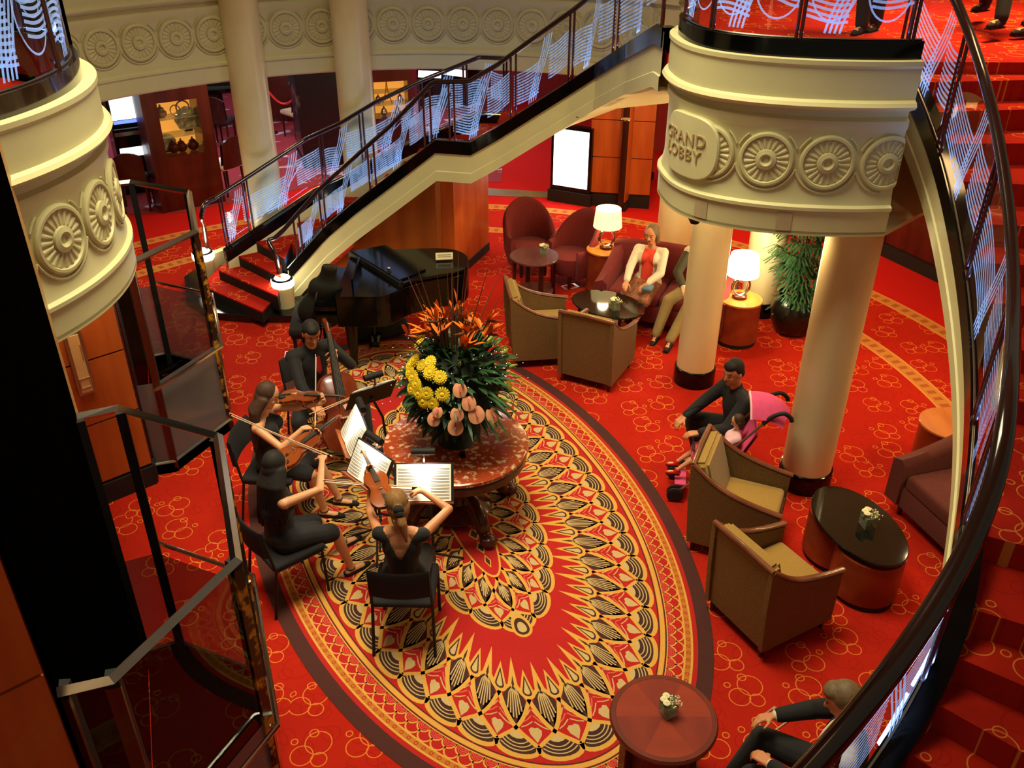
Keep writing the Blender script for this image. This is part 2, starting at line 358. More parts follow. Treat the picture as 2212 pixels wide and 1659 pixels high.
# carpet: red with clusters of fine golden rings, banded in circles round the lobby
def carpetmat(name, banded=True, base=(.35, .011, .006, 1), base2=(.47, .020, .006, 1)):
    m = bpy.data.materials.new(name); m.use_nodes = True; nt = m.node_tree; b = nt.nodes['Principled BSDF']
    b.inputs['Roughness'].default_value = .95; b.inputs['Specular IOR Level'].default_value = .08
    N = nt.nodes.new; L = nt.links.new
    def mth(op, a, bb=None, cc=None):
        n = N('ShaderNodeMath'); n.operation = op
        for i, x in enumerate((a, bb, cc)):
            if x is None: continue
            if isinstance(x, (int, float)): n.inputs[i].default_value = x
            else: L(x, n.inputs[i])
        return n.outputs[0]
    geo = N('ShaderNodeNewGeometry'); sx = N('ShaderNodeSeparateXYZ'); L(geo.outputs['Position'], sx.inputs[0])
    X, Y = sx.outputs[0], sx.outputs[1]
    def rings(scale, circles, wd, rnd, seed):
        cb = N('ShaderNodeCombineXYZ'); L(mth('ADD', X, seed), cb.inputs[0]); L(mth('ADD', Y, seed*.7), cb.inputs[1])
        v = N('ShaderNodeTexVoronoi'); v.voronoi_dimensions = '2D'; v.inputs['Scale'].default_value = scale; v.inputs['Randomness'].default_value = rnd
        L(cb.outputs[0], v.inputs['Vector'])
        s1 = N('ShaderNodeSeparateXYZ'); L(v.outputs['Position'], s1.inputs[0])
        s0 = N('ShaderNodeSeparateXYZ'); L(cb.outputs[0], s0.inputs[0])
        dx, dy = mth('SUBTRACT', s0.outputs[0], s1.outputs[0]), mth('SUBTRACT', s0.outputs[1], s1.outputs[1])
        sc2 = N('ShaderNodeSeparateColor'); L(v.outputs['Color'], sc2.inputs[0])
        fl = mth('SUBTRACT', mth('MULTIPLY', mth('GREATER_THAN', sc2.outputs[0], .5), 2.0), 1.0)
        dx = mth('MULTIPLY', dx, fl); tot = None
        for cx, cy, r in circles:
            ex, ey = mth('SUBTRACT', dx, cx), mth('SUBTRACT', dy, cy)
            ds = mth('SQRT', mth('ADD', mth('MULTIPLY', ex, ex), mth('MULTIPLY', ey, ey)))
            k = mth('LESS_THAN', mth('ABSOLUTE', mth('SUBTRACT', ds, r)), wd)
            tot = k if tot is None else mth('MAXIMUM', tot, k)
        return tot
    gold = rings(2.35, ((-.03, .055, .088), (.062, -.045, .074), (-.055, -.072, .052), (.012, .130, .030), (.130, .060, .022)), .0036, .55, 3.1)
    dark = rings(3.4, ((0, 0, .10), (.08, .05, .06), (-.07, -.06, .05)), .005, .8, 11.7)
    nz = N('ShaderNodeTexNoise'); nz.inputs['Scale'].default_value = 2.3; nz.inputs['Detail'].default_value = 8; L(geo.outputs['Position'], nz.inputs['Vector'])
    def mix(f, a, c):
        x = N('ShaderNodeMixRGB')
        for i, q in ((0, f), (1, a), (2, c)):
            if isinstance(q, (float, int)): x.inputs[i].default_value = q
            elif isinstance(q, tuple): x.inputs[i].default_value = q
            else: L(q, x.inputs[i])
        return x.outputs[0]
    col = mix(nz.outputs['Fac'], base, base2)
    col = mix(mth('MULTIPLY', dark, .30), col, (.20, .006, .004, 1))
    col = mix(mth('MULTIPLY', gold, .62), col, (.80, .30, .05, 1))
    if banded:
        rx, ry = mth('SUBTRACT', X, -1.04), mth('SUBTRACT', Y, 7.57)
        R = mth('SQRT', mth('ADD', mth('MULTIPLY', rx, rx), mth('MULTIPLY', ry, ry)))
        A = mth('ARCTAN2', ry, rx)
        plain = mix(nz.outputs['Fac'], (.56, .012, .010, 1), (.47, .012, .010, 1))
        col = mix(mth('GREATER_THAN', R, 6.72), col, plain)
        for R0 in (5.68, 6.72):
            inb = mth('LESS_THAN', mth('ABSOLUTE', mth('SUBTRACT', R, R0)), .105)
            core = mth('LESS_THAN', mth('ABSOLUTE', mth('SUBTRACT', R, R0)), .085)
            dots = mth('GREATER_THAN', mth('SINE', mth('MULTIPLY', A, 260.0)), .1)
            dd = mth('LESS_THAN', mth('ABSOLUTE', mth('SUBTRACT', R, R0)), .05)
            band = mix(mth('MULTIPLY', mth('MULTIPLY', dots, dd), .6), (.52, .21, .05, 1), (.30, .035, .012, 1))
            col = mix(inb, col, mix(core, (.62, .30, .07, 1), band))
    L(col, b.inputs['Base Color']); return m
M['carpet'] = carpetmat('lobby_carpet')
M['staircarpet'] = carpetmat('stair_carpet', False)
M['casinocarpet'] = mat('casino_carpet', srgb(140, 34, 46), .9, col2=srgb(196, 176, 190), nscale=2.6, detail=2, contrast=(.62, .66))
# ================================================================ the setting
def struct(mb, name, mats, parent=None, smooth=False, **k):
    o = mb.build(name, mats, parent, smooth, **k)
    if parent is None: o['kind'] = 'structure'
    return o
DZ = 3.65          # deck two floor level
mb = MB(); mb.box((0, 9, -.1), (30, 34, .2)); struct(mb, 'floor', M['carpet'])
mb = MB(); mb.prism([(-14, 12.6), (-5.3, 13.9), (-3.2, 15.4), (-.2, 15.5), (-.2, 25), (-14, 25)], .002, .006); struct(mb, 'floor_casino', M['casinocarpet'])
mb = MB(); mb.prism([(-1.2, 14.85), (.62, 14.68), (.62, 14.98), (-1.2, 15.3)], .002, .007); struct(mb, 'trim_1', M['olivefloor'])
mb = MB(); mb.lathe([(10.2, 9.5), (.01, 9.5)], 48, LC, cap=False); mb.lathe([(10.2, 9.7), (.01, 9.7)], 48, LC, cap=False); struct(mb, 'ceiling', M['cream'])
# --- the ring profile shared by every deck-two front: (offset outwards, z)
PROF = [(-.02, 2.58), (.0, 2.60), (.0, 2.775), (.018, 2.785), (.018, 2.81), (-.012, 2.825), (-.03, 2.93), (-.03, 3.36), (-.012, 3.40), (-.012, 3.44), (-.045, 3.46), (-.045, 3.50), (.03, 3.53), (.045, 3.55), (.03, 3.575), (.0, 3.59), (.0, 3.80), (.012, 3.82), (.012, 3.85), (-.14, 3.85)]
def ringwall(mb, P, N, prof=PROF, m=None):
    mb.grid([[Vector((p.x+n.x*o, p.y+n.y*o, z)) for o, z in prof] for p, n in zip(P, N)], m)
def normals(P, side=1):
    out = []
    for i in range(len(P)):
        t = P[min(i+1, len(P)-1)]-P[max(i-1, 0)]; t.z = 0; t.normalize(); out.append(Vector((t.y, -t.x, 0))*side)
    return out
class Surf:                       # arc-length frame along a front, for reliefs
    def __init__(s, P, N):
        s.P, s.N = P, N; s.L = [0]
        for a, b in zip(P[:-1], P[1:]): s.L.append(s.L[-1]+(b-a).length)
        s.len = s.L[-1]
    def __call__(s, u, z, o=0.0):
        u = min(max(u, 0), s.len-1e-6); i = 0
        while i < len(s.L)-2 and s.L[i+1] <= u: i += 1
        t = (u-s.L[i])/(s.L[i+1]-s.L[i]); p = s.P[i].lerp(s.P[i+1], t); n = s.N[i].lerp(s.N[i+1], t)
        return Vector((p.x+n.x*o, p.y+n.y*o, z))
def rosette(mb, S, u, z, r, base=-.03, m=None):
    def ringz(prof, seg=40, wave=0, flat=False):
        rows = []
        for rr, h in prof:
            row = []
            for k in range(seg):
                q = 2*PI*k/seg; hh = h+(wave*(.5+.5*math.cos(q*20)) if wave else 0)
                row.append(S(u+rr*math.cos(q), z+rr*math.sin(q), base+hh))
            rows.append(row)
        mb.grid(rows, m, closed=True)
    ringz([(r, -.002), (r, .022), (r*.94, .03), (r*.86, .03), (r*.82, .012)], 40)
    seg = 80; rows = []
    for rr, h, wv in ((r*.82, .012, 0), (r*.80, .012, .008), (r*.45, .016, .008), (r*.38, .016, 0)):
        rows.append([S(u+rr*math.cos(2*PI*k/seg), z+rr*math.sin(2*PI*k/seg), base+h+(wv if (k//2) % 2 else 0)) for k in range(seg)])
    mb.grid(rows, m, closed=True)
    ringz([(r*.38, .014), (r*.37, .034), (r*.22, .042), (r*.16, .034), (r*.13, .02), (r*.05, .024), (r*.002, .026)], 28)
def scrolls(mb, S, u, z, r, base=-.03):      # wavy fillets and ears between two rosettes
    hp = scrolls.half
    for sg in (-1, 1):                        # arcs concentric with the neighbours, meeting in a cusp
        cu = u-sg*hp; R = r*1.13
        lim = math.acos(min(1, hp/R)) if hp < R else .25
        mb.tube([S(cu+sg*R*math.cos(q), z+R*math.sin(q), base+.010) for q in [-PI/2+(PI/2-lim)*k/7 for k in range(8)]], .009, 6)
        mb.tube([S(cu+sg*R*math.cos(q), z+R*math.sin(q), base+.008) for q in [lim+.15+(.75-lim)*k/5 for k in range(6)]], .008, 6)
scrolls.half = .2225
def make_front(name, P, side, rose, label, gl=None, back=.25, rr=.205, prof=PROF, parent=None, z0=3.145):
    N = normals(P, side); S = Surf(P, N)
    mb = MB(); ringwall(mb, P, N, prof)
    root = thing(name, label, 'balcony') if parent is None else parent
    mb.build('fascia', M['cream'], root, True, ang=30)
    mb = MB()
    for u in rose: rosette(mb, S, u, z0, rr)
    if len(rose) > 1:
        for a, b in zip(rose[:-1], rose[1:]): scrolls(mb, S, (a+b)/2, z0, rr)
    mb.build('rosette_frieze', M['frieze'], root, True, ang=25)
    return root, S
# --- round lobby ring (opposite front) with rosettes
a0, a1 = math.radians(182), math.radians(52)
P = [LC+Vector((4.68*math.cos(a0+(a1-a0)*i/60), 4.68*math.sin(a0+(a1-a0)*i/60), 0)) for i in range(61)]
S0 = Surf(P, normals(P, 1))
rose = [.25+.445*i for i in range(int(S0.len/.445))]
ring_root, _ = make_front('ring_balcony', P, 1, rose, 'long curved cream balcony front with a rosette frieze across the far side')
# deck-two slab with the round opening
mb = MB(); n = 72
def annulus(mb, r0, r1, z0, z1, aa, bb, n=60, m=None):
    rows = []
    for i in range(n+1):
        t = math.radians(aa+(bb-aa)*i/n); c, s = math.cos(t), math.sin(t)
        rows.append([LC+Vector((r*c, r*s, z)) for r, z in ((r0, z0), (r1, z0), (r1, z1), (r0, z1), (r0, z0))])
    mb.grid(rows, m)
annulus(mb, 4.72, 13.5, 2.585, DZ-.16, 14, 186)
struct(mb, 'ceiling_deck', [M['cream']])
# carpet on deck two beside the balcony (right-hand side and behind)
# --- half-round balcony with the room's name
BT = [(1.40, 7.93), (1.245, 7.55), (1.235, 7.22), (1.30, 6.93), (1.44, 6.72), (1.66, 6.57), (1.93, 6.47), (2.23, 6.415), (2.55, 6.40), (2.80, 6.42)]
P = resample(spline([(x, y, 0) for x, y in BT], 8), 61)
balc = thing('half_round_balcony', 'cream half-round balcony carved with rosettes and the words GRAND LOBBY, on columns at the right', 'balcony')
N = normals(P, -1) if (Vector(P[30])+normals(P, 1)[30]-Vector((2.4, 7.6, 0))).length < (Vector(P[30])-Vector((2.4, 7.6, 0))).length else normals(P, 1)
if (P[30]+N[30]-Vector((2.4, 7.8, 0))).length < (P[30]-Vector((2.4, 7.8, 0))).length: N = [-q for q in N]
SB = Surf(P, N)
mb = MB(); ringwall(mb, P, N); mb.build('fascia', M['cream'], balc, True, ang=30)
Lb = SB.len
def u_at(px, py, z):
    return min((abs(proj(SB(Lb*i/400, z))[0]-px), Lb*i/400) for i in range(40, 401))[1]
u1, u2, u3 = u_at(1655, 320, 3.14), u_at(1788, 335, 3.14), u_at(1905, 345, 3.14)
du = u2-u1
mb = MB(); uu = [u1-2*du, u1-du, u1, u2, u2+du]
for u in uu[1:]: rosette(mb, SB, u, 3.14, .2)
scrolls.half = du/2
for a, b in zip(uu[1:-1], uu[2:]): scrolls(mb, SB, (a+b)/2, 3.14, .2)
mb.build('rosette_frieze', M['frieze'], balc, True, ang=25)
# plaque with engraved words
uc = u_at(1483, 275, 3.14)
mb = MB(); rows = []
hw, hh = .31, .24
out = [(hw*abs(math.cos(q))**.55*(1 if math.cos(q) > 0 else -1), hh*abs(math.sin(q))**.8*(1 if math.sin(q) > 0 else -1)) for q in [2*PI*k/56 for k in range(56)]]
for sc_, o in ((1.0, -.03), (1.0, .012), (.96, .022), (.5, .024), (.02, .024)):
    rows.append([SB(uc+x*sc_, 3.14+y*sc_, o) for x, y in out])
mb.grid(rows, closed=True)
plaque = mb.build('name_plaque', M['cream'], balc, True, ang=30)
def textmesh(s, size, S, uc, z, o, mt, parent, name='lettering', depth=.006, flip=1):
    cu = bpy.data.curves.new('t', 'FONT'); cu.body = s; cu.size = size; cu.align_x = 'CENTER'; cu.align_y = 'CENTER'; cu.space_character = 1.12
    cu.extrude = depth; ob = bpy.data.objects.new('t', cu); C.objects.link(ob); bpy.context.view_layer.update()
    me = bpy.data.meshes.new_from_object(ob.evaluated_get(bpy.context.evaluated_depsgraph_get())); bpy.data.objects.remove(ob)
    vs = [S(uc+v.co.x*flip, z+v.co.y, o+v.co.z) for v in me.vertices]; fs = [tuple(p.vertices) for p in me.polygons]
    b = MB(); b.add(vs, fs); return b.build(name, mt, parent)
M['engrave'] = mat('engraved_shadow', srgb(176, 150, 106), .6, noise=.05)
textmesh('GRAND', .125, SB, uc-.03, 3.20, .026, M['engrave'], plaque); textmesh('LOBBY', .125, SB, uc-.03, 3.08, .026, M['engrave'], plaque)
# vents
for px, py in ((1513, 415), (1692, 452)):
    u = u_at(px, py, 2.68); b = MB()
    b.grid([[SB(u+x, z, .006) for z in (2.62, 2.69, 2.76)] for x in (-.055, 0, .055)]); b.build('air_grille', M['grey'], balc)
# soffit and floor of the balcony, reaching back to the deck
cx = Vector((2.6, 8.6, 0))
b = MB(); pl = [(p.x, p.y) for p in P]+[(3.3, 6.9), (4.7, 7.6), (4.6, 9.6), (2.9, 11.2), (2.3, 10.6), (1.8, 9.2)]
b.prism(pl, 2.585, 2.62); b.build('soffit', M['frieze'], balc)
ins = [(p.x-n_.x*.16, p.y-n_.y*.16) for p, n_ in zip(P, N)]
b = MB(); b.prism(ins+[(3.06, 7.42), (9.5, 7.42), (12, 19), (2.6, 19), (2.3, 11.6), (1.6, 9.0)], DZ-.12, DZ); struct(b, 'floor_deck', M['staircarpet'])
# black upstand kerb + lip
b = MB(); b.grid([[Vector((p.x+n_.x*o, p.y+n_.y*o, z)) for o, z in ((-.05, 3.852), (-.05, 3.97), (-.13, 3.97), (-.13, 3.7))] for p, n_ in zip(P, N)])
b.build('kerb', M['black'], balc, True, ang=30)
# ---------------------------------------------------------------- columns
def column(x, y, d, label, grp, ztop=2.6, base=True, bh=.2):
    t = thing('column', label, 'column', (x, y, 0), 0, grp)
    b = MB(); b.lathe([(d/2, bh-.02), (d/2, ztop)], 40, cap=False); b.build('shaft', M['marble'], t, True)
    b = MB(); r = d/2+.02; b.lathe([(r, 0), (r, bh-.03), (r-.006, bh-.01), (d/2-.01, bh)], 40); b.build('plinth', M['black'], t, True, ang=30)
    return t
G = 'round marble columns of the lobby'
column(2.73, 6.80, .44, 'cream marble column with black plinth behind the right-hand pair of woven armchairs', G)
column(2.02, 8.66, .41, 'cream marble column with black plinth standing between the sofa couple and the drum table', G)
column(2.28, 12.0, .50, 'cream marble column rising behind the occupied burgundy sofa', G)
column(3.14, 10.42, .46, 'cream marble column brightly lit by the lamp in front of it, beside the potted palm', G)
column(-3.30, 11.59, .46, 'cream marble column left of the staircase, in front of the display cabinet of plates', G, ztop=6.0)
column(-2.03, 11.88, .46, 'cream marble column behind the middle of the left staircase, up across the frieze', G, ztop=6.0)
# ---------------------------------------------------------------- balustrades and stairs
def polyat(pz): return [at(px, py, z) for px, py, z in pz]
def lerp_at(P, u):
    n = len(P)-1; i = min(int(u*n), n-1); return P[i].lerp(P[i+1], u*n-i)
def pane_pattern(mb, f, L, H, seed=0, loops=False):     # etched pattern on one pane; f(u in metres, v in 0..1)
    rnd = random.Random(seed)
    def st(fn, wd, n=10):
        A = []; B = []
        for i in range(n+1):
            t = i/n; u, v = fn(t); u2, v2 = fn(min(1, t+.02)); u0, v0 = fn(max(0, t-.02))
            du_, dv = u2-u0, (v2-v0)*H; l = math.hypot(du_, dv) or 1; nx, ny = -dv/l*wd/2, du_/l*wd/2
            A.append(f(u+nx, v+ny/H)); B.append(f(u-nx, v-ny/H))
        mb.grid([A, B])
    m = L*(.40+.2*rnd.random()); ph = rnd.random()*3
    cl = lambda x: min(max(x, .03), .97)
    for k in range(11):                                  # wavy horizontal stripes, two offset blocks
        v = .20+k*.050
        st(lambda t, v=v: (t*(m-.02), cl(v-.05+.035*math.sin(t*3.2+ph))), .019)
        st(lambda t, v=v: (m+.12+t*(L-m-.13), cl(v+.08+.035*math.sin(t*3+ph+1.5))), .019)
    for k in range(4):                                   # bundle of tall S-curved ribbons
        o = k*.034
        st(lambda t, o=o: (min(max(m-.07+o+.10*math.sin((t-.5)*2.6)+.03*t, .01), L-.01), .02+.95*t), .017, 14)
    if loops:
        for k in range(2):
            c = L*(.25+.5*k); st(lambda t, c=c: (min(max(c+.16*math.cos(t*5.5+.6), .01), L-.01), cl(.45+.32*math.sin(t*5.5+.6))), .013, 26)
def balustrade(root, base, rail, posts, pw=None, loops=False, rail_r=.032, led=True, up=.03, seed=1, postm='rail', gl0=0.0):
    # base, rail: matching polylines; posts: list of parameters (0..1) where double posts stand
    n = 80; B = resample(base, n*2+1); R = resample(rail, n*2+1) if False else None
    def bp(u): return lerp_at(base, u)
    def rp(u):
        q = bp(u); r = lerp_at(rail, u); return Vector((q.x, q.y, r.z))
    rl = MB(); rl.tube([lerp_at(rail, i/100) for i in range(101)], rail_r, 12, flat=.8); rl.build('handrail', M['rail'], root, True)
    pts = posts
    for i, (ua, ub) in enumerate(zip(pts[:-1], pts[1:])):
        a, b2 = bp(ua), bp(ub); e = .012; k = 14
        L = sum((bp(ua+(ub-ua)*(j+1)/k)-bp(ua+(ub-ua)*j/k)).length for j in range(k))
        def f(u, v, ua=ua, ub=ub, L=L):
            t = ua+(ub-ua)*(e+(1-2*e)*min(max(u/L, 0), 1)); q = bp(t); r = rp(t); return q.lerp(r, up+(.93-up)*v)
        g = MB(); g.grid([[f(L*j/k, v) for v in (0, .5, 1)] for j in range(k+1)]); go = g.build('glass_pane', M['glass'], root, True)
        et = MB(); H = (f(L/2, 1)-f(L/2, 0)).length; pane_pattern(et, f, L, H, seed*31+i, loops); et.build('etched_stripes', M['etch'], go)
    for j, u in enumerate(pts):
        for s in (-.006, .006):
            if not 0 <= u+s <= 1: continue
            q, r = bp(u+s), rp(u+s); po = MB(); po.tube([q, r], .013, 8); po.build('post', M['mahog'], root, True)
    if led:
        l = MB(); l.tube([bp(i/60)+Vector((0, 0, .006)) for i in range(61)], .007, 6); l.build('base_channel', M['steel'], root)
def led_lights(base, n, e, off=(0, 0, .06)):
    Q = resample(base, n+1)
    for p, q in zip(Q[:-1], Q[1:]):
        d = q-p; l = light('balustrade_light', 'AREA', (p+q)/2+Vector((off[0], off[1], .03)), e, (.22, .42, 1.0), max(.05, d.length*.9), sizey=.02)
        x = d.normalized(); z = Vector((0, 0, -1)); z = (z-x*z.dot(x)).normalized(); y = z.cross(x)
        l.rotation_euler = Matrix((x, y, z)).transposed().to_euler()
# ---- left staircase
LN = [(621, 580, .50), (698, 494, .92), (758, 443, 1.20), (847, 375, 1.62), (940, 303, 2.05), (1016, 308, 2.05), (1075, 275, 2.24), (1150, 227, 2.53), (1229, 177, 2.83), (1290, 137, 3.08), (1356, 94, 3.42), (1421, 53, 3.83)]
LNP = polyat(LN); LNP.append(LNP[-1]+(LNP[-1]-LNP[-2]).normalized()*.3+Vector((0, 0, -.06)))
LH = [.50, .51, .53, .57, .68, .71, .71, .73, .74, .75, .78, .82, .84]
LNR = [p+Vector((0, 0, h)) for p, h in zip(LNP, LH)]
LF = polyat([(464, 428, 1.30), (525, 389, 1.46), (662, 300, 1.85), (734, 267, 2.05), (809, 222, 2.32), (908, 175, 2.56), (958, 155, 2.66), (1034, 124, 2.80), (1102, 127, 2.80)])
LFB = [p-Vector((0, 0, .68)) for p in LF]
stairL = thing('staircase', 'left staircase with red treads, cream side and half landing up to the balcony', 'staircase')
def stringer(root, P, hs, side, cap=.035, capw=.1, groove=True, name='side_panel'):
    N = normals(P, side); b = MB(); b.grid([[p+n_*.0-Vector((0, 0, .03)), p+n_*.0-Vector((0, 0, hs*.74)), p+n_*.012-Vector((0, 0, hs*.76)), p+n_*.012-Vector((0, 0, hs)), p-n_*.10-Vector((0, 0, hs)), p-n_*.10-Vector((0, 0, .15))] for p, n_ in zip(P, N)])
    b.build(name, M['cream'], root, True, ang=25)
    b = MB(); b.grid([[p+n_*.02-Vector((0, 0, .15)), p+n_*.02, p-n_*.10, p-n_*.10-Vector((0, 0, .15)), p+n_*.02-Vector((0, 0, .15))] for p, n_ in zip(P, N)])
    b.build('black_capping', M['black'], root, True, ang=25)
LNs = resample(LNP[:5], 22)[:-1]+resample(LNP[4:6], 3)[:-1]+resample(LNP[5:], 40)
sd = 1 if (normals(LNs, 1)[5].dot(Vector((0, -1, 0))) > 0) else -1
stringer(stairL, LNs, .50, sd)
LFs = resample(LFB, 30); stringer(stairL, LFs, .42, -sd)
# soffit under the upper flight (warmly lit)
def offset_path(P, side, o, dz=0):
    return [p+n_*o+Vector((0, 0, dz)) for p, n_ in zip(P, normals(P, side))]
b = MB(); A = [p-Vector((0, 0, .5)) for p in LNs]; B2 = offset_path(LNs, sd, -1.05, -.5); b.grid([A, B2]); b.build('soffit', M['cream'], stairL, True)
def treads(root, P, Wd_, side, mt, rise=.155, drop=.2, th=.2, u0=0.0, u1=1.0):
    Q = resample(P, 401); N = normals(Q, side); i0, i1 = int(u0*400), int(u1*400); marks = [i0]; zl = Q[i0].z
    for i in range(i0, i1+1):
        if abs(Q[i].z-zl) >= rise: marks.append(i); zl = Q[i].z
    if i1-marks[-1] > 3: marks.append(i1)
    for a, c in zip(marks[:-1], marks[1:]):
        z = max(Q[a].z, Q[c].z)-drop; mm = (a+c)//2
        poly = [Q[k]-N[k]*.05 for k in (a, mm, c)]+[Q[k]-N[k]*Wd_ for k in (c, mm, a)]
        b = MB(); b.prism([(p.x, p.y) for p in poly], z-th, z); b.build('tread', mt, root)
# lower flight: 10 treads up to the landing at 1.75, then the upper flight up to the deck
low = resample(LNP[:5], 60); treads(stairL, low, .95, sd, M['staircarpet'], u0=.12)
land = resample(LNP[4:6], 10); Nl = normals(land, sd)
b = MB(); b.prism([(p.x, p.y) for p in [land[0]-Nl[0]*.06, land[-1]-Nl[-1]*.06]]+[(p.x, p.y) for p in [land[-1]-Nl[-1]*1.0, land[0]-Nl[0]*.9]], 1.66, 1.88); b.build('half_landing', M['staircarpet'], stairL)
upf = resample(LNP[5:], 60); treads(stairL, upf, 1.05, sd, M['staircarpet'])
balL = thing('stair_balustrade', 'etched glass balustrade with dark handrail on the near side of the left staircase', 'balustrade')
def mixp(P, n):
    return resample(P, n)
n_ = len(LNP)-1
balustrade(balL, LNP, LNR, [.03, 1.05/n_, 2.55/n_, 3.85/n_, 4.5/n_, 6.45/n_, 8.05/n_, 9.6/n_, .97], seed=3)
led_lights(LNP, 10, 1.3, (0, .06, .08))
# newel loop at the foot
foot = LNR[0]; pedR = at(617, 657, .12)
b = MB(); b.tube(spline([LNR[0], LNR[0]+(LNR[0]-LNR[1]).normalized()*.14+Vector((0, 0, .02)), foot+Vector((-.16, -.10, -.10)), Vector((pedR.x-.06, pedR.y+.06, .75)), Vector((pedR.x-.03, pedR.y+.03, .45))], 8), .03, 10); b.build('newel_post', M['rail'], balL, True)
balF = thing('stair_balustrade', 'etched glass balustrade with dark handrail on the far side of the left staircase', 'balustrade')
n2 = len(LF)-1
balustrade(balF, LFB, LF, [.02, 1.0/n2, 2.4/n2, 3.6/n2, 5.0/n2, 6.6/n2, .98], seed=9)
led_lights(LFB, 6, 1.0, (0, -.06, .08))
pedL = at(447, 597, .12)
b = MB(); b.tube(spline([LF[0], LF[0]+Vector((-.10, -.10, -.04)), LF[0]+Vector((-.16, -.14, -.2)), Vector((pedL.x+.05, pedL.y+.08, .8)), Vector((pedL.x+.05, pedL.y+.05, .45))], 8), .03, 10); b.build('newel_post', M['rail'], balF, True)
# first steps: black granite platform and three wide carpeted steps
b = MB(); p1, p2 = at(405, 640, 0), at(500, 715, 0)
ctr = at(560, 665, 0)
plat = [at(400, 612, 0), at(405, 660, 0), at(450, 690, 0), at(540, 698, 0), at(640, 697, 0), at(672, 676, 0), at(690, 640, 0), at(660, 600, 0), at(470, 560, 0)]
b.prism([(p.x, p.y) for p in plat], 0, .10); b.build('granite_step', M['granite'], stairL, bevel=.012)
def step(l, r, bl, br, z, th=.15):
    pl = [at(*l, z), at(*r, z), at(*br, z), at(*bl, z)]
    b = MB(); b.prism([(p.x, p.y) for p in pl], z-th, z-.02, m=1); b.prism([(p.x, p.y) for p in pl], z-.02, z, m=0); b.build('tread', [M['staircarpet'], M['matte']], stairL)
step((436, 617), (566, 673), (476, 572), (600, 636), .24, .16)
step((472, 583), (600, 640), (512, 542), (606, 590), .38, .2)
step((510, 551), (606, 598), (560, 503), (612, 545), .52, .2)
step((545, 518), (614, 556), (600, 468), (640, 505), .66, .2)
for q, lb, zb in ((pedR, 'short cream pedestal with a glowing glass rim at the near foot of the left staircase', .1), (pedL, 'short cream pedestal with a glowing glass rim at the far foot of the left staircase', .1)):
    t = thing('newel_lamp', lb, 'lamp', (q.x, q.y, zb), 0, 'lit pedestals at the stair foot')
    b = MB(); b.lathe([(.115, 0), (.13, .26), (.13, .28)], 32); b.build('pedestal', M['cream'], t, True, ang=40)
    b = MB(); b.lathe([(.135, .28), (.142, .30), (.142, .36), (.135, .37)], 32, cap=False); b.build('glowing_rim', M['ped_glow'], t, True)
    b = MB(); b.lathe([(.135, .37), (.125, .385), (.10, .385)], 32, cap=False); b.build('dark_collar', M['black'], t, True)
    b = MB(); b.lathe([(.10, .38), (.085, .40), (.001, .405)], 32); b.build('glowing_lens', M['ped_glow'], t, True)
    light('newel_light', 'POINT', (q.x+.05, q.y, zb+.55), 9, (1, .95, .7), .08)
b = MB(); q2 = at(508, 552, .25); dv = (q2-Vector((pedL.x, pedL.y, .25))); b.box((pedL.x+dv.x/2, pedL.y+dv.y/2, .30), (dv.length, .10, .22), math.atan2(dv.y, dv.x)); b.build('side_kerb', M['cream'], stairL)
# wood-panelled volume under the half landing
wc = at(985, 603, 0); wr = at(1056, 540, 0); wl = at(700, 640, 0)
b = MB(); fp = [(-2.55, 10.78, .20), (-2.2, 11.02, .48), (-1.5, 11.2, 1.10), (-1.0, 11.25, 1.52), (wc.x-.12, wc.y+.02, 1.52)]
b.grid([[Vector((x, y, 0)) for x, y, z in fp], [Vector((x, y, z)) for x, y, z in fp], [Vector((x+.1, y+.5, z)) for x, y, z in fp], [Vector((x+.1, y+.5, 0)) for x, y, z in fp]], m=0)
b.prism([(wc.x-.16, wc.y-.03), (wc.x, wc.y-.03), (wr.x, wr.y), (wr.x-.2, wr.y+.1)], 0, 1.52, m=1)
struct(b, 'wall_understair', [M['brownveneer'], M['orange']])
b = MB(); b.prism([(wc.x-.17, wc.y-.045), (wc.x+.012, wc.y-.045), (wr.x+.012, wr.y), (wr.x, wr.y+.03)], 0, .12); struct(b, 'baseboard_understair', M['matte'])
o = light('understair_downlight', 'SPOT', at(1012, 380, 1.38)+Vector((.05, -.16, 0)), 14, WARM2, .02, spot=1.0); o.rotation_euler = (0, 0, 0)
# ---- right staircase
RB = [(1940, 103, 3.76), (1990, 210, 3.50), (2029, 314, 3.23), (2063, 450, 3.0), (2088, 588, 2.73), (2103, 745, 2.46), (2107, 817, 2.34), (2105, 900, 2.24), (2101, 962, 2.19), (2095, 1041, 2.19), (2076, 1164, 2.19), (2073, 1211, 2.14), (2069, 1312, 2.02), (2044, 1380, 1.88), (2010, 1447, 1.72), (1983, 1501, 1.64), (1946, 1562, 1.56), (1886, 1656, 1.45)]
RBP = polyat(RB)+[Vector(q) for q in ((1.56, 2.60, 1.34), (1.46, 2.53, 1.18), (1.36, 2.50, 1.02), (1.26, 2.47, .87), (1.05, 2.38, .62), (.75, 2.22, .36))]
RBs = resample(spline(RBP, 6), 90)
for _ in range(24): RBs = [RBs[0]]+[(RBs[i-1]+RBs[i]*2+RBs[i+1])/4 for i in range(1, 89)]+[RBs[89]]
stairR = thing('staircase', 'curved right staircase with red carpeted treads and cream side, sweeping down from the half-round balcony', 'staircase')
sr = 1 if normals(RBs, 1)[20].dot(Vector((-1, 0, 0))) > 0 else -1
stringer(stairR, RBs, .46, sr)
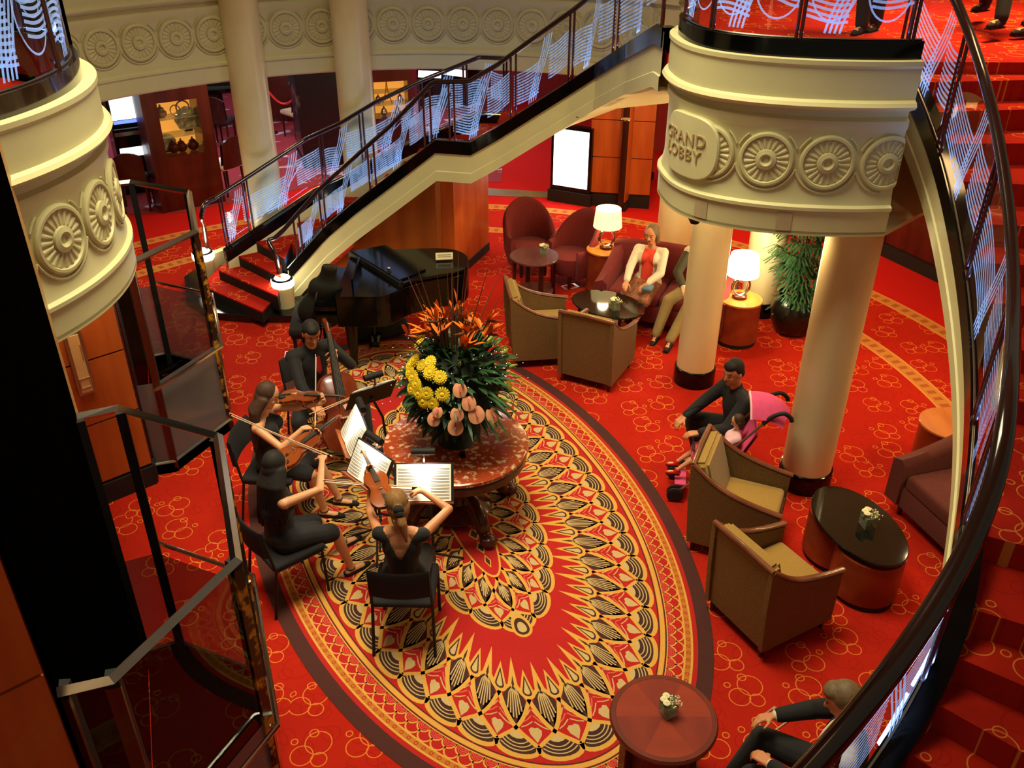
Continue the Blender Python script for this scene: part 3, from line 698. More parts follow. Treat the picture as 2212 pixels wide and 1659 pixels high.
RRp = [(1998, -150, 4.64), (2062, 0, 4.36), (2086, 42, 4.24), (2111, 114, 4.06), (2136, 186, 3.9), (2157, 274, 3.76), (2174, 367, 3.62), (2185, 460, 3.45), (2191, 548, 3.32), (2194, 700, 3.12), (2189, 817, 3.02), (2186, 890, 3.0), (2184, 962, 3.0), (2174, 1016, 2.97), (2152, 1088, 2.93), (2119, 1164, 2.85), (2081, 1241, 2.75), (2041, 1302, 2.66), (1990, 1370, 2.55), (1940, 1437, 2.43), (1876, 1518, 2.28), (1818, 1589, 2.12), (1761, 1653, 2.0), (1660, 1750, 1.8)]
RRs = spline(polyat(RRp), 6)
balR = thing('stair_balustrade', 'etched glass balustrade with wide dark handrail along the curved right staircase', 'balustrade')
def rail_above(P, R):
    out = []
    for p in P:
        j = min(range(len(R)), key=lambda k: (R[k].x-p.x)**2+(R[k].y-p.y)**2); out.append(Vector((p.x, p.y, p.z+.8)))
    return out
posts = []
def upar(px, py):
    return min((( (at(px, py, p.z)-p).length), i) for i, p in enumerate(RBs))[1]/(len(RBs)-1)
for q in ((1945, 112), (2029, 314), (2088, 588), (2105, 900), (2085, 1110), (2010, 1447)): posts.append(upar(*q))
posts += [.86, .985]
balustrade(balR, RBs, rail_above(RBs, RRs), posts, seed=17, rail_r=[.036+.026*max(0, (i-45)/55) for i in range(101)])
led_lights(RBs[2:-18], 14, 1.2, (.05, 0, .07))
TOT = 24
treads(stairR, RBs, 2.2, sr, M['staircarpet'], drop=.2)
b = MB(); b.grid([[p-Vector((0, 0, .45)) for p in RBs], offset_path(RBs, sr, -2.2, -.5)]); b.build('soffit', M['cream'], stairR, True)
# ---- balustrade round the balcony edge
bb = thing('balcony_balustrade', 'etched glass balustrade along the edge of the half-round balcony', 'balustrade')
KB = [Vector((p.x-n_.x*.09, p.y-n_.y*.09, 3.97)) for p, n_ in zip(P, N)]
balustrade(bb, KB, [k+Vector((0, 0, .82)) for k in KB], [.02, .2, .42, .68, .97], seed=23, loops=True)
led_lights(KB, 5, 1.0, (0, .05, .06))
# ---------------------------------------------------------------- left half-round balcony and lifts
AX = Vector((-.335, .942, 0)); NX = Vector((.942, .335, 0))
mid = Vector((-3.0, 5.70, 0)); Rr = 1.60; cc = mid+NX*(.40-Rr)
P2 = []
for i in range(41):
    q = math.radians(-46+92*i/40); P2.append(cc+NX*(Rr*math.cos(q))+AX*(Rr*math.sin(q)))
N2 = [(p-cc).normalized() for p in P2]; S2 = Surf(P2, N2)
lb = thing('half_round_balcony', 'cream half-round balcony with large rosettes between the two lifts at the left edge', 'balcony')
b = MB(); ringwall(b, P2, N2); b.build('fascia', M['cream'], lb, True, ang=30)
def u2_at(px, py, z): return min((abs(proj(S2(S2.len*i/400, z))[0]-px), S2.len*i/400) for i in range(300))[1]
ua, ub = u2_at(142, 505, 3.12), u2_at(228, 445, 3.12)
b = MB()
for u in (ua-.44, ua, ua+.44, ua+.88): rosette(b, S2, u, 3.14, .205)
scrolls.half = .22
for u in (ua-.22, ua+.22, ua+.66): scrolls(b, S2, u, 3.14, .205)
b.build('rosette_frieze', M['frieze'], lb, True, ang=25)
b = MB(); b.prism([(p.x, p.y) for p in P2]+[(-4.4, 7.2), (-4.6, 5.0)], 2.585, 2.62); b.build('soffit', M['frieze'], lb)
b = MB(); b.grid([[Vector((p.x+n_.x*o, p.y+n_.y*o, z)) for o, z in ((-.07, 3.852), (-.07, 3.97), (-.15, 3.97), (-.15, 3.7))] for p, n_ in zip(P2, N2)]); b.build('kerb', M['rail'], lb, True, ang=30)
b = MB(); b.prism([(p.x-n_.x*.15, p.y-n_.y*.15) for p, n_ in zip(P2, N2)]+[(-6.5, 8.2), (-7.5, 4)], DZ-.1, DZ); b.build('deck_carpet', M['staircarpet'], lb)
lbb = thing('balcony_balustrade', 'etched glass balustrade above the left half-round balcony', 'balustrade')
KB2 = [Vector((p.x-n_.x*.11, p.y-n_.y*.11, 3.97)) for p, n_ in zip(P2, N2)]
balustrade(lbb, KB2, [k+Vector((0, 0, .82)) for k in KB2], [.05, .35, .65, .95], seed=41, loops=True)
led_lights(KB2, 4, 1.0, (-.05, 0, .06))
# blue lit screens on deck two behind that balustrade
sc_root = thing('display_screen', 'blue glowing striped screen on the upper deck behind the left balcony glass', 'screen', (-5.6, 8.2, DZ))
b = MB(); b.box((0, 0, .9), (1.0, .06, 1.3)); b.build('cabinet', M['black'], sc_root)
for k in range(8):
    b = MB(); b.box((0, -.04, .42+.14*k), (.85, .02, .07)); b.build('lit_bar', M['screen_blue'], sc_root)
sc_root.rotation_euler = (0, 0, math.radians(30))
# marble pier beside the lift shaft
t1 = Vector((-2.63, 4.58, 0))
b = MB(); q = P2[1]; b.prism([(t1.x, t1.y), (q.x+.02, q.y), (q.x-.5, q.y), (t1.x-.5, t1.y)], 0, 6); struct(b, 'wall_pier', M['tanmarble'])
# --- lift enclosures
HEX = [Vector(v+(0,)) for v in ((-2.63, 4.58), (-2.41, 4.68), (-1.72, 4.38), (-1.33, 3.31), (-1.66, 2.58), (-1.85, 2.52))]
HC = sum(HEX, Vector())/6
def lift(shift, label, grp, off):
    t = thing('lift_enclosure', label, 'lift', HC+shift, 0, grp)
    H = [h-HC for h in HEX]; ztop = 2.12
    Z = lambda v, z: Vector((v.x, v.y, z))
    b = MB(); b.prism([(v.x*.98, v.y*.98) for v in H], 0, .012); b.build('pit_floor', M['shaft'], t)
    b = MB(); b.grid([[Z(v, .0) for v in H], [Z(v, .12) for v in H], [Z(v*.97, .12) for v in H], [Z(v*.97, .0) for v in H]]); b.build('kick_base', M['shaft'], t)
    b = MB(); b.box((.20, -.12, .016), (.22, .19, .008), .5, m=0); b.box((.20, -.12, .018), (.205, .175, .008), .5, m=1); b.build('pit_hatch', [M['steel'], M['shaft']], t)
    d = (H[5]-H[0]); nb = Vector((d.y, -d.x, 0)).normalized()
    if nb.dot(H[0]) < 0: nb = -nb
    b = MB(); b.prism([(v.x, v.y) for v in (H[0], H[5], H[5]+nb*.4, H[0]+nb*.4)], 0, 5.6); b.build('shaft_wall', M['shaft'], t)
    b = MB()
    for v in H[1:5]: pass
    b.tube([Z(v, ztop) for v in H], .030, 4); b.build('top_rail', M['steel'], t)
    b = MB(); b.tube([Z(v*1.0, .12) for v in H], .018, 4); b.build('bottom_rail', M['steel'], t)
    for i, v in enumerate(H):
        b = MB(); inn = v*.965
        b.box((inn.x, inn.y, ztop/2), (.055, .055, ztop), math.atan2(v.y, v.x), m=0); b.box((v.x*.99, v.y*.99, ztop/2), (.022, .06, ztop-.1), math.atan2(v.y, v.x), m=(1 if i in (2, 3) else 2))
        b.build('corner_post', [M['matte'], M['spots'], M['mahog']], t)
    for i in range(5):
        a, c = H[i], H[i+1]
        g = MB(); g.grid([[Z(a*.985, .98), Z(a*.985, ztop-.03)], [Z(c*.985, .98), Z(c*.985, ztop-.03)]]); g.build('glass_pane', M['glass'], t)
        g = MB(); g.grid([[Z(a*.985, .12), Z(a*.985, .97)], [Z(c*.985, .12), Z(c*.985, .97)]]); g.build('smoked_panel', M['frost'], t)
    ho = [v*1.10 for v in H]; b = MB(); b.tube([Z(v, .97) for v in ho[1:5]], .016, 8)
    b.build('handrail', M['chrome'], t, True)
    for v in H[1:5]:
        b = MB(); b.tube([Z(v, .93), Z(v*1.05, .92), Z(v*1.10, .97)], .010, 6); b.build('bracket', M['chrome'], t, True)
    b = MB(); b.tube([Z(v*1.045, ztop*.45) for v in (H[3],)]+[Z(H[3]*1.045, .2)], .012, 6); b.build('rub_rail', M['chrome'], t, True)
    return t
lift(Vector(), 'glass-walled lift enclosure with chrome rails in the near left corner, below the black shaft', 'hexagonal glass lift enclosures', 0)
lift(Vector((-1.51, 4.32, 0)), 'glass-walled lift enclosure with grey lower panels, under the left half-round balcony', 'hexagonal glass lift enclosures', 0)
# panelled walls beside the lifts
def panelwall(name, a, bq, z1, nx, nz, mt, base=.22, z0=0, parent=None):
    a, bq = Vector(a), Vector(bq); d = bq-a; L = d.length; d.normalize(); n = Vector((d.y, -d.x, 0))
    if n.dot(Vector((0, 0, 0))-a) < 0: n = -n
    T = Matrix(((d.x, n.x, 0, a.x), (d.y, n.y, 0, a.y), (0, 0, 1, z0), (0, 0, 0, 1)))
    b = MB(); b.box((0, 0, 0), (1, 1, 1), m=1, M=T @ Matrix.Translation((L/2, -.06, (z1-z0)/2)) @ Matrix.Diagonal((L, .1, z1-z0, 1)))
    w_ = L/nx; h_ = (z1-z0-base)/nz
    for i in range(nx):
        for k in range(nz):
            b.box((0, 0, 0), (1, 1, 1), m=0, M=T @ Matrix.Translation((w_*(i+.5), -.004, base+h_*(k+.5))) @ Matrix.Diagonal((w_-.014, .024, h_-.016, 1)))
    o = struct(b, name, [mt, M['darkwood']])
    b = MB(); b.box((0, 0, 0), (1, 1, 1), M=T @ Matrix.Translation((L/2, .0, base/2-.01)) @ Matrix.Diagonal((L, .05, base-.02, 1)))
    struct(b, 'baseboard_'+name.split('_', 1)[1], M['matte']); return T, L
T1, L1 = panelwall('wall_alcove', (-3.30, 6.74, 0), (-4.7, 5.51, 0), 2.6, 3, 4, M['orange'])
panelwall('wall_alcove_return', (-3.36, 6.88, 0), (-3.31, 6.735, 0), 2.6, 1, 1, M['mahog'])
panelwall('wall_near_left', (-1.80, 2.42, 0), (-3.2, 1.19, 0), 5.2, 3, 7, M['orange'])
p0 = Vector((-3.30, 6.74, 0)); wn = Vector((.66, -.75, 0)); fr = [onplane(x, y, p0+wn*.03, wn) for x, y in ((138, 722), (172, 715), (203, 845), (170, 850))]
ld = Vector((-.75, -.66, 0)).normalized(); us = [(f-p0).dot(ld) for f in fr]; zs = [f.z for f in fr]
u0_, u1_, zb_, zt_ = min(us), max(us), min(zs), max(zs)
pf = thing('framed_picture', 'pale framed picture on the orange panelled wall beside the far lift', 'picture', p0+ld*((u0_+u1_)/2)+wn*.03, math.atan2(ld.y, ld.x))
hw_, hz = (u1_-u0_)/2, (zt_-zb_)/2; zc = (zt_+zb_)/2
b = MB(); b.box((0, 0, zc), (hw_*2, .03, hz*2)); b.build('frame', M['steel'], pf)
sgn = 1 if (Matrix.Rotation(math.atan2(ld.y, ld.x), 3, 'Z') @ Vector((0, 1, 0))).dot(wn) > 0 else -1
b = MB(); b.box((0, .018*sgn, zc), (hw_*2-.05, .01, hz*2-.05)); b.build('print', M['art'], pf)
b = MB()
for x0, z0_, x1, z1_ in ((-.6, -.75, .6, -.75), (-.6, -.45, .6, -.45), (-.6, -.75, -.6, -.45), (.6, -.75, .6, -.45), (-.5, .1, -.5, .6)):
    b.tube([(x0*hw_, .025*sgn, zc+z0_*hz), (x1*hw_, .025*sgn, zc+z1_*hz)], .006, 4)
b.build('printed_lines', M['artline'], pf)
o = light('picture_light', 'SPOT', p0+ld*((u0_+u1_)/2)+wn*.22+Vector((0, 0, 2.5)), 16, WARM2, .03, spot=1.1); aim(o, p0+ld*((u0_+u1_)/2)+Vector((0, 0, 1.4)))
light('alcove_light', 'AREA', (-3.5, 6.1, 2.55), 9, WARM2, .4)
light('near_left_wall_light', 'POINT', (-1.6, 1.2, 3.2), 5, WARM2, .2)
# ---------------------------------------------------------------- far walls, right wall
rw0, rw1 = at(1887, 543, 0), at(1990, 592, 0); dv = (rw1-rw0).normalized()
panelwall('wall_right', rw0-dv*2.2, rw1+dv*4.0, 2.6, 6, 3, M['mahog'], base=.2)
lb0, lb1 = at(1188, 432, 0), at(1272, 446, 0)
panelwall('wall_far', (lb1.x-.02, lb1.y+.08, 0), at(1372, 462, 0)+Vector((.25, .25, 0)), 2.6, 2, 4, M['orange'])
e1 = at(1335, 462, 0); panelwall('wall_far_return', e1+Vector((.1, .1, 0)), at(1385, 385, 0)+Vector((.2, 0, 0)), 2.6, 1, 1, M['orange'], base=.14)
b = MB(); b.box((-1.0, 21.8, 1.3), (9, .1, 2.6)); struct(b, 'wall_casino', M['redwall'])
b = MB(); b.box((5.5, 17.5, 1.3), (8, .1, 2.6)); struct(b, 'wall_back', M['redwall'])
b = MB(); b.box((-9.5, 23.0, 1.3), (10, .1, 2.6)); struct(b, 'wall_casino_left', M['darkred'])

b = MB(); b.box((7.0, 19.0, DZ+1.6), (10, .1, 3.2)); struct(b, 'wall_deck', M['cream'])
# ================================================================ the oval medallion carpet
RC = Vector((-.51, 6.52, 0)); RA, RBm = 3.32, 1.80
E1 = Vector((-.352, .936, 0)).normalized(); E2 = Vector((E1.y, -E1.x, 0))
M['rg_brown'] = mat('rug_brown', srgb(72, 30, 24), .95, noise=.12, nscale=40)
M['rg_red'] = mat('rug_red', srgb(178, 20, 14), .95, noise=.1, nscale=40)
M['rg_gold'] = mat('rug_gold', srgb(212, 158, 68), .95, noise=.08, nscale=60)
M['rg_cream'] = mat('rug_cream', srgb(196, 166, 112), .95, noise=.08, nscale=60)
M['rg_dark'] = mat('rug_dark_brown', srgb(62, 30, 24), .95, noise=.1, nscale=60)
M['rg_pink'] = mat('rug_pink', srgb(214, 96, 78), .95, noise=.08, nscale=60)
M['rg_ochre'] = mat('rug_ochre', srgb(188, 112, 36), .95, noise=.1, nscale=60)
RG = [M[k] for k in ('rg_brown', 'rg_red', 'rg_gold', 'rg_cream', 'rg_dark', 'rg_pink', 'rg_ochre')]
BR, RD, GO, CR, DK, PK, OC = range(7)
rug = MB(); ZR = [0.004]
def zz(): ZR[0] += .00002; return ZR[0]
class Oval:
    def __init__(s, a, b2, n=720):
        s.pts = []; s.L = [0]; s.a, s.b = a, b2
        for i in range(n+1):
            t = 2*PI*i/n; p = Vector((a*math.cos(t), b2*math.sin(t))); nn = Vector((math.cos(t)/a, math.sin(t)/b2)).normalized(); s.pts.append((p, nn))
        for i in range(n): s.L.append(s.L[-1]+(s.pts[i+1][0]-s.pts[i][0]).length)
        s.n = n
    K = None
    def __call__(s, u, d):            # u in 0..1 round the rim, d inwards
        u = (u % 1.0)*s.L[-1]; lo, hi = 0, s.n
        while hi-lo > 1:
            mdl = (lo+hi)//2
            if s.L[mdl] <= u: lo = mdl
            else: hi = mdl
        t = (u-s.L[lo])/(s.L[lo+1]-s.L[lo]); p = s.pts[lo][0].lerp(s.pts[lo+1][0], t); nn = s.pts[lo][1].lerp(s.pts[lo+1][1], t)
        q = Vector((p.x*(1-d*s.K/s.a), p.y*(1-d/s.b))) if s.K else p-nn*d; return RC+E1*q.x+E2*q.y
OV = Oval(RA, RBm)
def ringband(d0, d1, m, ov=OV, n=240):
    z = zz(); rug.grid([[ov(i/n, d)+Vector((0, 0, z)) for i in range(n)] for d in (d0, d1)], m, closed=True)
def fill(pts, m, z=None):
    z = zz() if z is None else z
    rug.add([Vector((p.x, p.y, z)) for p in pts], [tuple(range(len(pts)))], m)
def fan(pts, c, m, z=None):
    z = zz() if z is None else z; n = len(pts)
    rug.add([Vector((c.x, c.y, z))]+[Vector((p.x, p.y, z)) for p in pts], [(0, 1+i, 1+(i+1) % n) for i in range(n)], m)
def line(pts, wd, m, z=None):
    z = zz() if z is None else z; rug.strip([Vector((p.x, p.y, z)) for p in pts], wd, m=m)
fan([OV(i/240, 0) for i in range(240)], RC, BR)
fan([OV(i/240, .115) for i in range(240)], RC, RD)
ringband(.15, .166, GO); ringband(.166, .205, OC); ringband(.205, .218, GO)
z_ = zz()
for i in range(230):                       # chain of little rings
    c = OV(i/230, .1855); r = .013
    line([c+Vector((r*math.cos(q), r*math.sin(q), 0)) for q in [2*PI*k/8 for k in range(9)]], .006, RD, z_)
NS = 132                                    # scallop border, two staggered rows
z1_, z2_, z3_ = zz(), zz(), zz()
for i in range(NS):
    u = i/NS; w_ = 1/NS
    for d0, dep, ui in ((.335, .062, u+.5*w_), (.335-.055, .062, u)):
        line([OV(ui+w_*.5*math.cos(q), d0-dep*math.sin(q)) for q in [PI*k/8 for k in range(9)]], .011, GO, z1_)
    for s_ in (.72, .5, .28):
        line([OV(u+.5*w_+w_*.5*s_*math.cos(q), .335-.062*s_*math.sin(q)) for q in [PI*k/6 for k in range(7)]], .0045, PK, z2_)
ringband(.335, .343, GO); ringband(.343, .352, DK); ringband(.356, .392, GO); ringband(.396, .404, DK)
F = Oval(RA-.445, RBm-.445); F.K = 1.08
def petals(ov, NP, D, u_off=0.0, spikes=True, gw=.030):
    dv, d1, d2, d3, d4 = D                 # valley, crossings A, B, C and the spike tip
    zc, zl, zl2, zg, zt, zu, zv = [zz() for _ in range(7)]; W = 1/NP
    def curve(pts, n=5): return [ov(u_off+p.x*W, p.y) for p in spline([(x, d, 0) for x, d in pts], n)]
    for i in range(NP):
        p = lambda x, d: ov(u_off+(i+x)*W, d); g = lambda x, d: ov(u_off+(i+.5+x)*W, d)
        arc = [p(-.5*math.cos(q), dv*(1-math.sin(q)**.75)) for q in [PI*k/10 for k in range(11)]]
        A0 = p(0, d1); lft = curve([(i-.5, dv), (i-.30, (dv+d1)/2-.01), (i, d1)]); rgt = curve([(i+.5, dv), (i+.30, (dv+d1)/2-.01), (i, d1)])
        fan(arc+rgt[:-1]+[A0]+lft[::-1][1:], p(0, d1*.5), DK, zc)
        h = d1-.01
        fill([p(0, h), p(-.20, h*.74), p(-.12, h*.66), p(0, h*.63), p(.12, h*.66), p(.20, h*.74)], CR, zl)
        for s_ in (.20, .33, .46): line([p(x*(.40-.35*(s_-.2)), h*s_+h*.20*(abs(x)**2.2)) for x in (-1, -.75, -.5, -.25, 0, .25, .5, .75, 1)], .0085, CR, zl)
        cell = [g(0, dv), g(.30, (dv+d1)/2), g(.5, d1), g(.40, d1*.55+d2*.45), g(.2, d1*.25+d2*.75), g(0, d2), g(-.2, d1*.25+d2*.75), g(-.40, d1*.55+d2*.45), g(-.5, d1), g(-.30, (dv+d1)/2)]
        fan(cell, g(0, (dv+d2)/2), RD, zc)
        q0, ln = dv+.035, d2-dv
        fill([g(0, q0), g(.14, q0+.16*ln), g(.17, q0+.26*ln), g(.08, q0+.32*ln), g(0, q0+.30*ln), g(-.08, q0+.32*ln), g(-.17, q0+.26*ln), g(-.14, q0+.16*ln)], CR, zl)
        for s_ in (-1, 1):
            for k in range(4): line([g(s_*.025, d2-(.07+.13*k)*ln), g(s_*(.10+.035*k), d2-(.20+.12*k)*ln), g(s_*(.22+.045*k), d2-(.30+.105*k)*ln)], .009, PK if k % 2 == 0 else CR, zl)
        fan([p(0, d1), p(.22, d1*.6+d2*.4), p(.40, d2*.9+d1*.1), p(.22, d2*.4+d3*.6), p(0, d3), p(-.22, d2*.4+d3*.6), p(-.40, d2*.9+d1*.1), p(-.22, d1*.6+d2*.4)], p(0, (d1+d3)/2), DK, zc)
        for x in (-.22, -.13, -.045, .045, .13, .22): line([p(x*.15, d3-.03), p(x*.7, d2*.7+d3*.3), p(x, d1+.06+abs(x)*.34)], .0085, CR, zl)
        for sg in (-1, 1):                  # crossing gold lines
            x = lambda v: i+sg*v
            line(curve([(x(-.5), dv), (x(-.30), (dv+d1)/2-.01), (x(0), d1), (x(.25), d1*.55+d2*.45-.008), (x(.5), d2), (x(.72), d2*.5+d3*.5), (x(1.0), d3+.02)]+([(x(1.0), d3+.06)] if not spikes else []), 4), gw, GO, zg)
        line(arc, gw*1.15, GO, zg)
        if spikes:
            fill([p(-.20, d3-.03), p(0, d4), p(.20, d3-.03)], GO, zt); fill([p(-.05, d3+.0), p(0, d3+.07), p(.05, d3+.0), p(0, d3-.05)], DK, zu)
            td = [g(.27*math.sin(q), d2+.055-.045*math.cos(q)) for q in [-PI*.5+PI*k/8 for k in range(9)]]
            fill(td+[g(.12, d2+.18), g(0, d4*.90), g(-.12, d2+.18)], GO, zt)
            fill([g(.17*math.sin(q), d2+.065-.032*math.cos(q)) for q in [-PI*.5+PI*k/6 for k in range(7)]]+[g(0, d2+.21)], DK, zu)
            fill([g(.11*math.sin(q), d2+.070-.022*math.cos(q)) for q in [-PI*.5+PI*k/6 for k in range(7)]]+[g(0, d2+.175)], CR, zv)
petals(F, 45, (.080, .205, .44, .55, .78))
I2 = Oval(1.72, .64); I2.K = 1.35
fan([I2(i/120, .02) for i in range(120)], RC, RD)
petals(I2, 26, (.07, .17, .33, .43, .5), 0, False, .026)
fan([I2(i/120, .455) for i in range(120)], RC, GO); fan([I2(i/120, .475) for i in range(120)], RC, RD)
zt_ = zz()
for i in range(11):                          # centre spine of small diamonds
    t = -.90+.18*i; c = RC+E1*t; wv = .09*(1-abs(t)/1.3)
    fill([c+E1*.085, c+E2*wv, c-E1*.085, c-E2*wv], GO, zt_); fill([c+E1*.06, c+E2*wv*.65, c-E1*.06, c-E2*wv*.65], DK, zt_+.00002)
for s_ in (-1, 1):                           # tear drops at the two tips of the inner medallion
    zq, zq2, zq3 = zz(), zz(), zz()
    for sc_, m_, z_ in ((1, GO, zq), (.72, DK, zq2), (.45, CR, zq3)):
        c = RC+E1*s_*1.70
        fill([c+E1*s_*(.09*math.cos(q)*sc_)+E2*(.075*math.sin(q)*sc_) if math.cos(q) > -.2 else c-E1*s_*(.16*sc_*(-math.cos(q)))+E2*(.075*math.sin(q)*sc_) for q in [2*PI*k/20 for k in range(20)]], m_, z_)
ro = rug.build('medallion_carpet', RG)
tag(ro, 'large oval medallion carpet in red, gold and brown petals in the middle of the floor', 'carpet')
# ================================================================ furniture
def rz_of(d): return math.atan2(d[1], d[0])
# ---- woven armchairs (front is +X, width along Y)
def armchair(label, loc, d, grp='brown woven armchairs with gold cushions'):
    t = thing('armchair', label, 'armchair', (loc[0], loc[1], 0), rz_of(d), grp)
    W, D = .64, .70
    b = MB()
    def side(y0, y1):                      # curved side panel profile in XZ
        pr = [(-.36, .10), (.33, .10), (.34, .56), (.22, .58), (.05, .615), (-.10, .665), (-.22, .73), (-.31, .80), (-.37, .86), (-.40, .87), (-.39, .5)]
        T = Matrix(((1, 0, 0, 0), (0, 0, 1, 0), (0, 1, 0, 0), (0, 0, 0, 1)))
        b.prism(pr, y0, y1, T=T)
    side(-W/2, -W/2+.045); b.build('side_panel', M['wicker'], t, bevel=.006)
    b = MB(); side(W/2-.045, W/2); b.build('side_panel', M['wicker'], t, bevel=.006)
    b = MB(); bk = [(-.34, .10), (-.30, .10), (-.335, .84), (-.385, .85)]
    T = Matrix(((1, 0, 0, 0), (0, 0, 1, 0), (0, 1, 0, 0), (0, 0, 0, 1))); b.prism(bk, -W/2+.01, W/2-.01, T=T); b.build('back_panel', M['wicker'], t)
    b = MB(); b.rbox((.315, 0, .24), (.03, W-.08, .22), .008); b.build('front_apron', M['wicker'], t)
    arm = [(.355, .575), (.22, .595), (.05, .63), (-.10, .68), (-.22, .745), (-.31, .815), (-.385, .875)]
    for s in (-1, 1):
        b = MB(); b.tube([(x, s*(W/2-.022), z) for x, z in spline([(x, z, 0) for x, z in arm], 4) for x, z in [(x, z)]] if False else [(p.x, s*(W/2-.022), p.y) for p in spline([(x, z, 0) for x, z in arm], 4)], .027, 10, flat=.62)
        b.build('armrest', M['armwood'], t, True)
    b = MB(); b.tube([(-.385, -W/2+.01, .875), (-.392, 0, .885), (-.385, W/2-.01, .875)], .022, 8, flat=.8); b.build('top_rail', M['armwood'], t, True)
    b = MB(); b.rbox((.015, 0, .385), (.60, W-.10, .13), .035, seg=3); b.build('seat_cushion', M['gold'], t, True)
    b = MB(); T = Matrix.Translation((-.262, 0, .63)) @ Matrix.Rotation(-.30, 4, 'Y')
    bm = bmesh.new(); bmesh.ops.create_cube(bm, size=1)
    for v in bm.verts: v.co = Vector((v.co.x*.12, v.co.y*(W-.092), v.co.z*.50))
    bmesh.ops.bevel(bm, geom=list(bm.edges), offset=.03, segments=3, affect='EDGES'); b.bm(bm, T); b.build('back_cushion', M['gold'], t, True)
    for sx, sy in ((.29, .27), (.29, -.27), (-.31, .27), (-.31, -.27)):
        b = MB(); b.lathe([(.016, 0), (.026, .11)], 10, (sx, sy, 0)); b.build('leg', M['darkwood'], t, True)
    return t
armchair('brown woven armchair nearest the piano, facing right towards the black oval table', (.33, 9.24), (.90, .12))
armchair('brown woven armchair seen squarely from behind, in front of the sofa couple', (.95, 8.80), (.46, .89))
armchair('brown woven armchair behind which the pink pushchair stands', (1.92, 5.98), (.92, -.39))
armchair('brown woven armchair nearest the camera, by the black oval table at the right', (1.97, 5.06), (.86, .48))
# ---- round and oval tables
def lathe_thing(t, name, prof, mt, seg=40, **k):
    b = MB(); b.lathe(prof, seg, **k); return b.build(name, mt, t, True, ang=35)
ft = thing('pedestal_table', 'large round red marble table carrying the flower arrangement in the middle of the medallion carpet', 'table', (-.47, 6.32, 0))
lathe_thing(ft, 'marble_top', [(.60, .72), (.615, .73), (.615, .755), (.60, .765), (.001, .765)], M['redmarble'], 64)
lathe_thing(ft, 'apron', [(.56, .60), (.60, .63), (.60, .69), (.57, .725)], M['mahog'], 64)
lathe_thing(ft, 'pedestal', [(.30, .08), (.26, .12), (.15, .18), (.12, .28), (.17, .36), (.19, .44), (.15, .52), (.22, .58), (.42, .62)], M['mahog'])
for k in range(4):
    q = k*PI/2+.55; d = Vector((math.cos(q), math.sin(q), 0)); b = MB()
    b.tube(spline([d*.12+Vector((0, 0, .30)), d*.28+Vector((0, 0, .30)), d*.42+Vector((0, 0, .20)), d*.45+Vector((0, 0, .09)), d*.52+Vector((0, 0, .05))], 6), [.05]*6+[.062]*6+[.06]*6+[.05]*7, 10); lg = b.build('leg', M['mahog'], ft, True)
    b = MB(); b.ell(d*.53+Vector((0, 0, .055)), (.075, .075, .055)); b.build('carved_foot', M['mahog'], lg, True)
M['rimwood'] = woodmat('cherry_rim', srgb(112, 40, 22), srgb(92, 32, 18), .4, st=(1, .2, 1), coat=.1)
sm = thing('side_table', 'round cherry wood table with inlaid wedges at the bottom edge of the photo', 'table', (.92, 3.63, 0))
lathe_thing(sm, 'table_rim', [(.285, .585), (.322, .59), (.325, .605), (.315, .622), (.286, .622), (.284, .60)], M['rimwood'], 64, cap=False)
ins = [M['cherry'], M['honeydark'] if 'honeydark' in M else M['cherry']]
M['inlay'] = woodmat('cherry_inlay', srgb(150, 48, 12), srgb(130, 38, 10), .6, st=(.2, 1, 1), coat=.05); M['inlay2'] = woodmat('cherry_inlay_dark', srgb(132, 38, 10), srgb(114, 30, 8), .6, st=(1, .2, 1), coat=.05)
b = MB()
for k in range(6):
    pts = [(0, 0)]+[(.286*math.cos(q), .286*math.sin(q)) for q in [k*PI/3+j*PI/18 for j in range(7)]]; b.prism(pts, .59, .621, m=k % 2)
b.build('inlaid_top', [M['inlay'], M['inlay2']], sm)
lathe_thing(sm, 'drum', [(.24, .06), (.24, .585)], M['mahog'])
for k in range(4):
    q = k*PI/2+.5; b = MB(); b.box((.265*math.cos(q), .265*math.sin(q), .29), (.05, .07, .58), q); b.build('leg', M['darkwood'], sm, bevel=.008)
def oval_table(label, loc, d, a, bb, base):
    t = thing('coffee_table', label, 'table', (loc[0], loc[1], 0), rz_of(d), 'black glass oval coffee tables')
    lathe_thing(t, 'glass_top', [(.97, .475), (1.0, .485), (1.0, .497), (.985, .503), (.001, .503)], M['tableglass'], 64, sx=a, sy=bb)
    if base:
        for s in (-1, 1):
            b = MB(); pl = [(s*(a*.55-.30*math.cos(q)) if False else s*a*.42+.27*math.cos(q)*(1 if True else 1), .26*math.sin(q)) for q in [2*PI*k/32 for k in range(32)]]
            b.prism(pl, .05, .44); b.build('drum_base', M['cherry'], t, True, ang=40)
            b = MB(); b.prism([(x*1.0, y*.94) for x, y in pl], 0, .05); b.build('plinth', M['matte'], t)
    else:
        for sx, sy in ((.6, .55), (-.6, .55), (.6, -.55), (-.6, -.55)):
            b = MB(); b.lathe([(.014, 0), (.022, .48)], 10, (a*sx, bb*sy, 0)); b.build('leg', M['mahog'], t, True)
        b = MB(); b.lathe([(.9, .2), (.92, .21), (.9, .22)], 48, sx=a*.75, sy=bb*.72); b.build('lower_shelf', M['cherry'], t, True)
    return t
ovR = oval_table('black glass oval coffee table on wooden drums beside the nearest woven armchair', (2.75, 5.58), (-.22, .975), .50, .305, True)
ovF = oval_table('black glass oval coffee table in front of the sofa couple, reflecting the lamp', (1.12, 9.56), (.80, -.60), .46, .33, False)
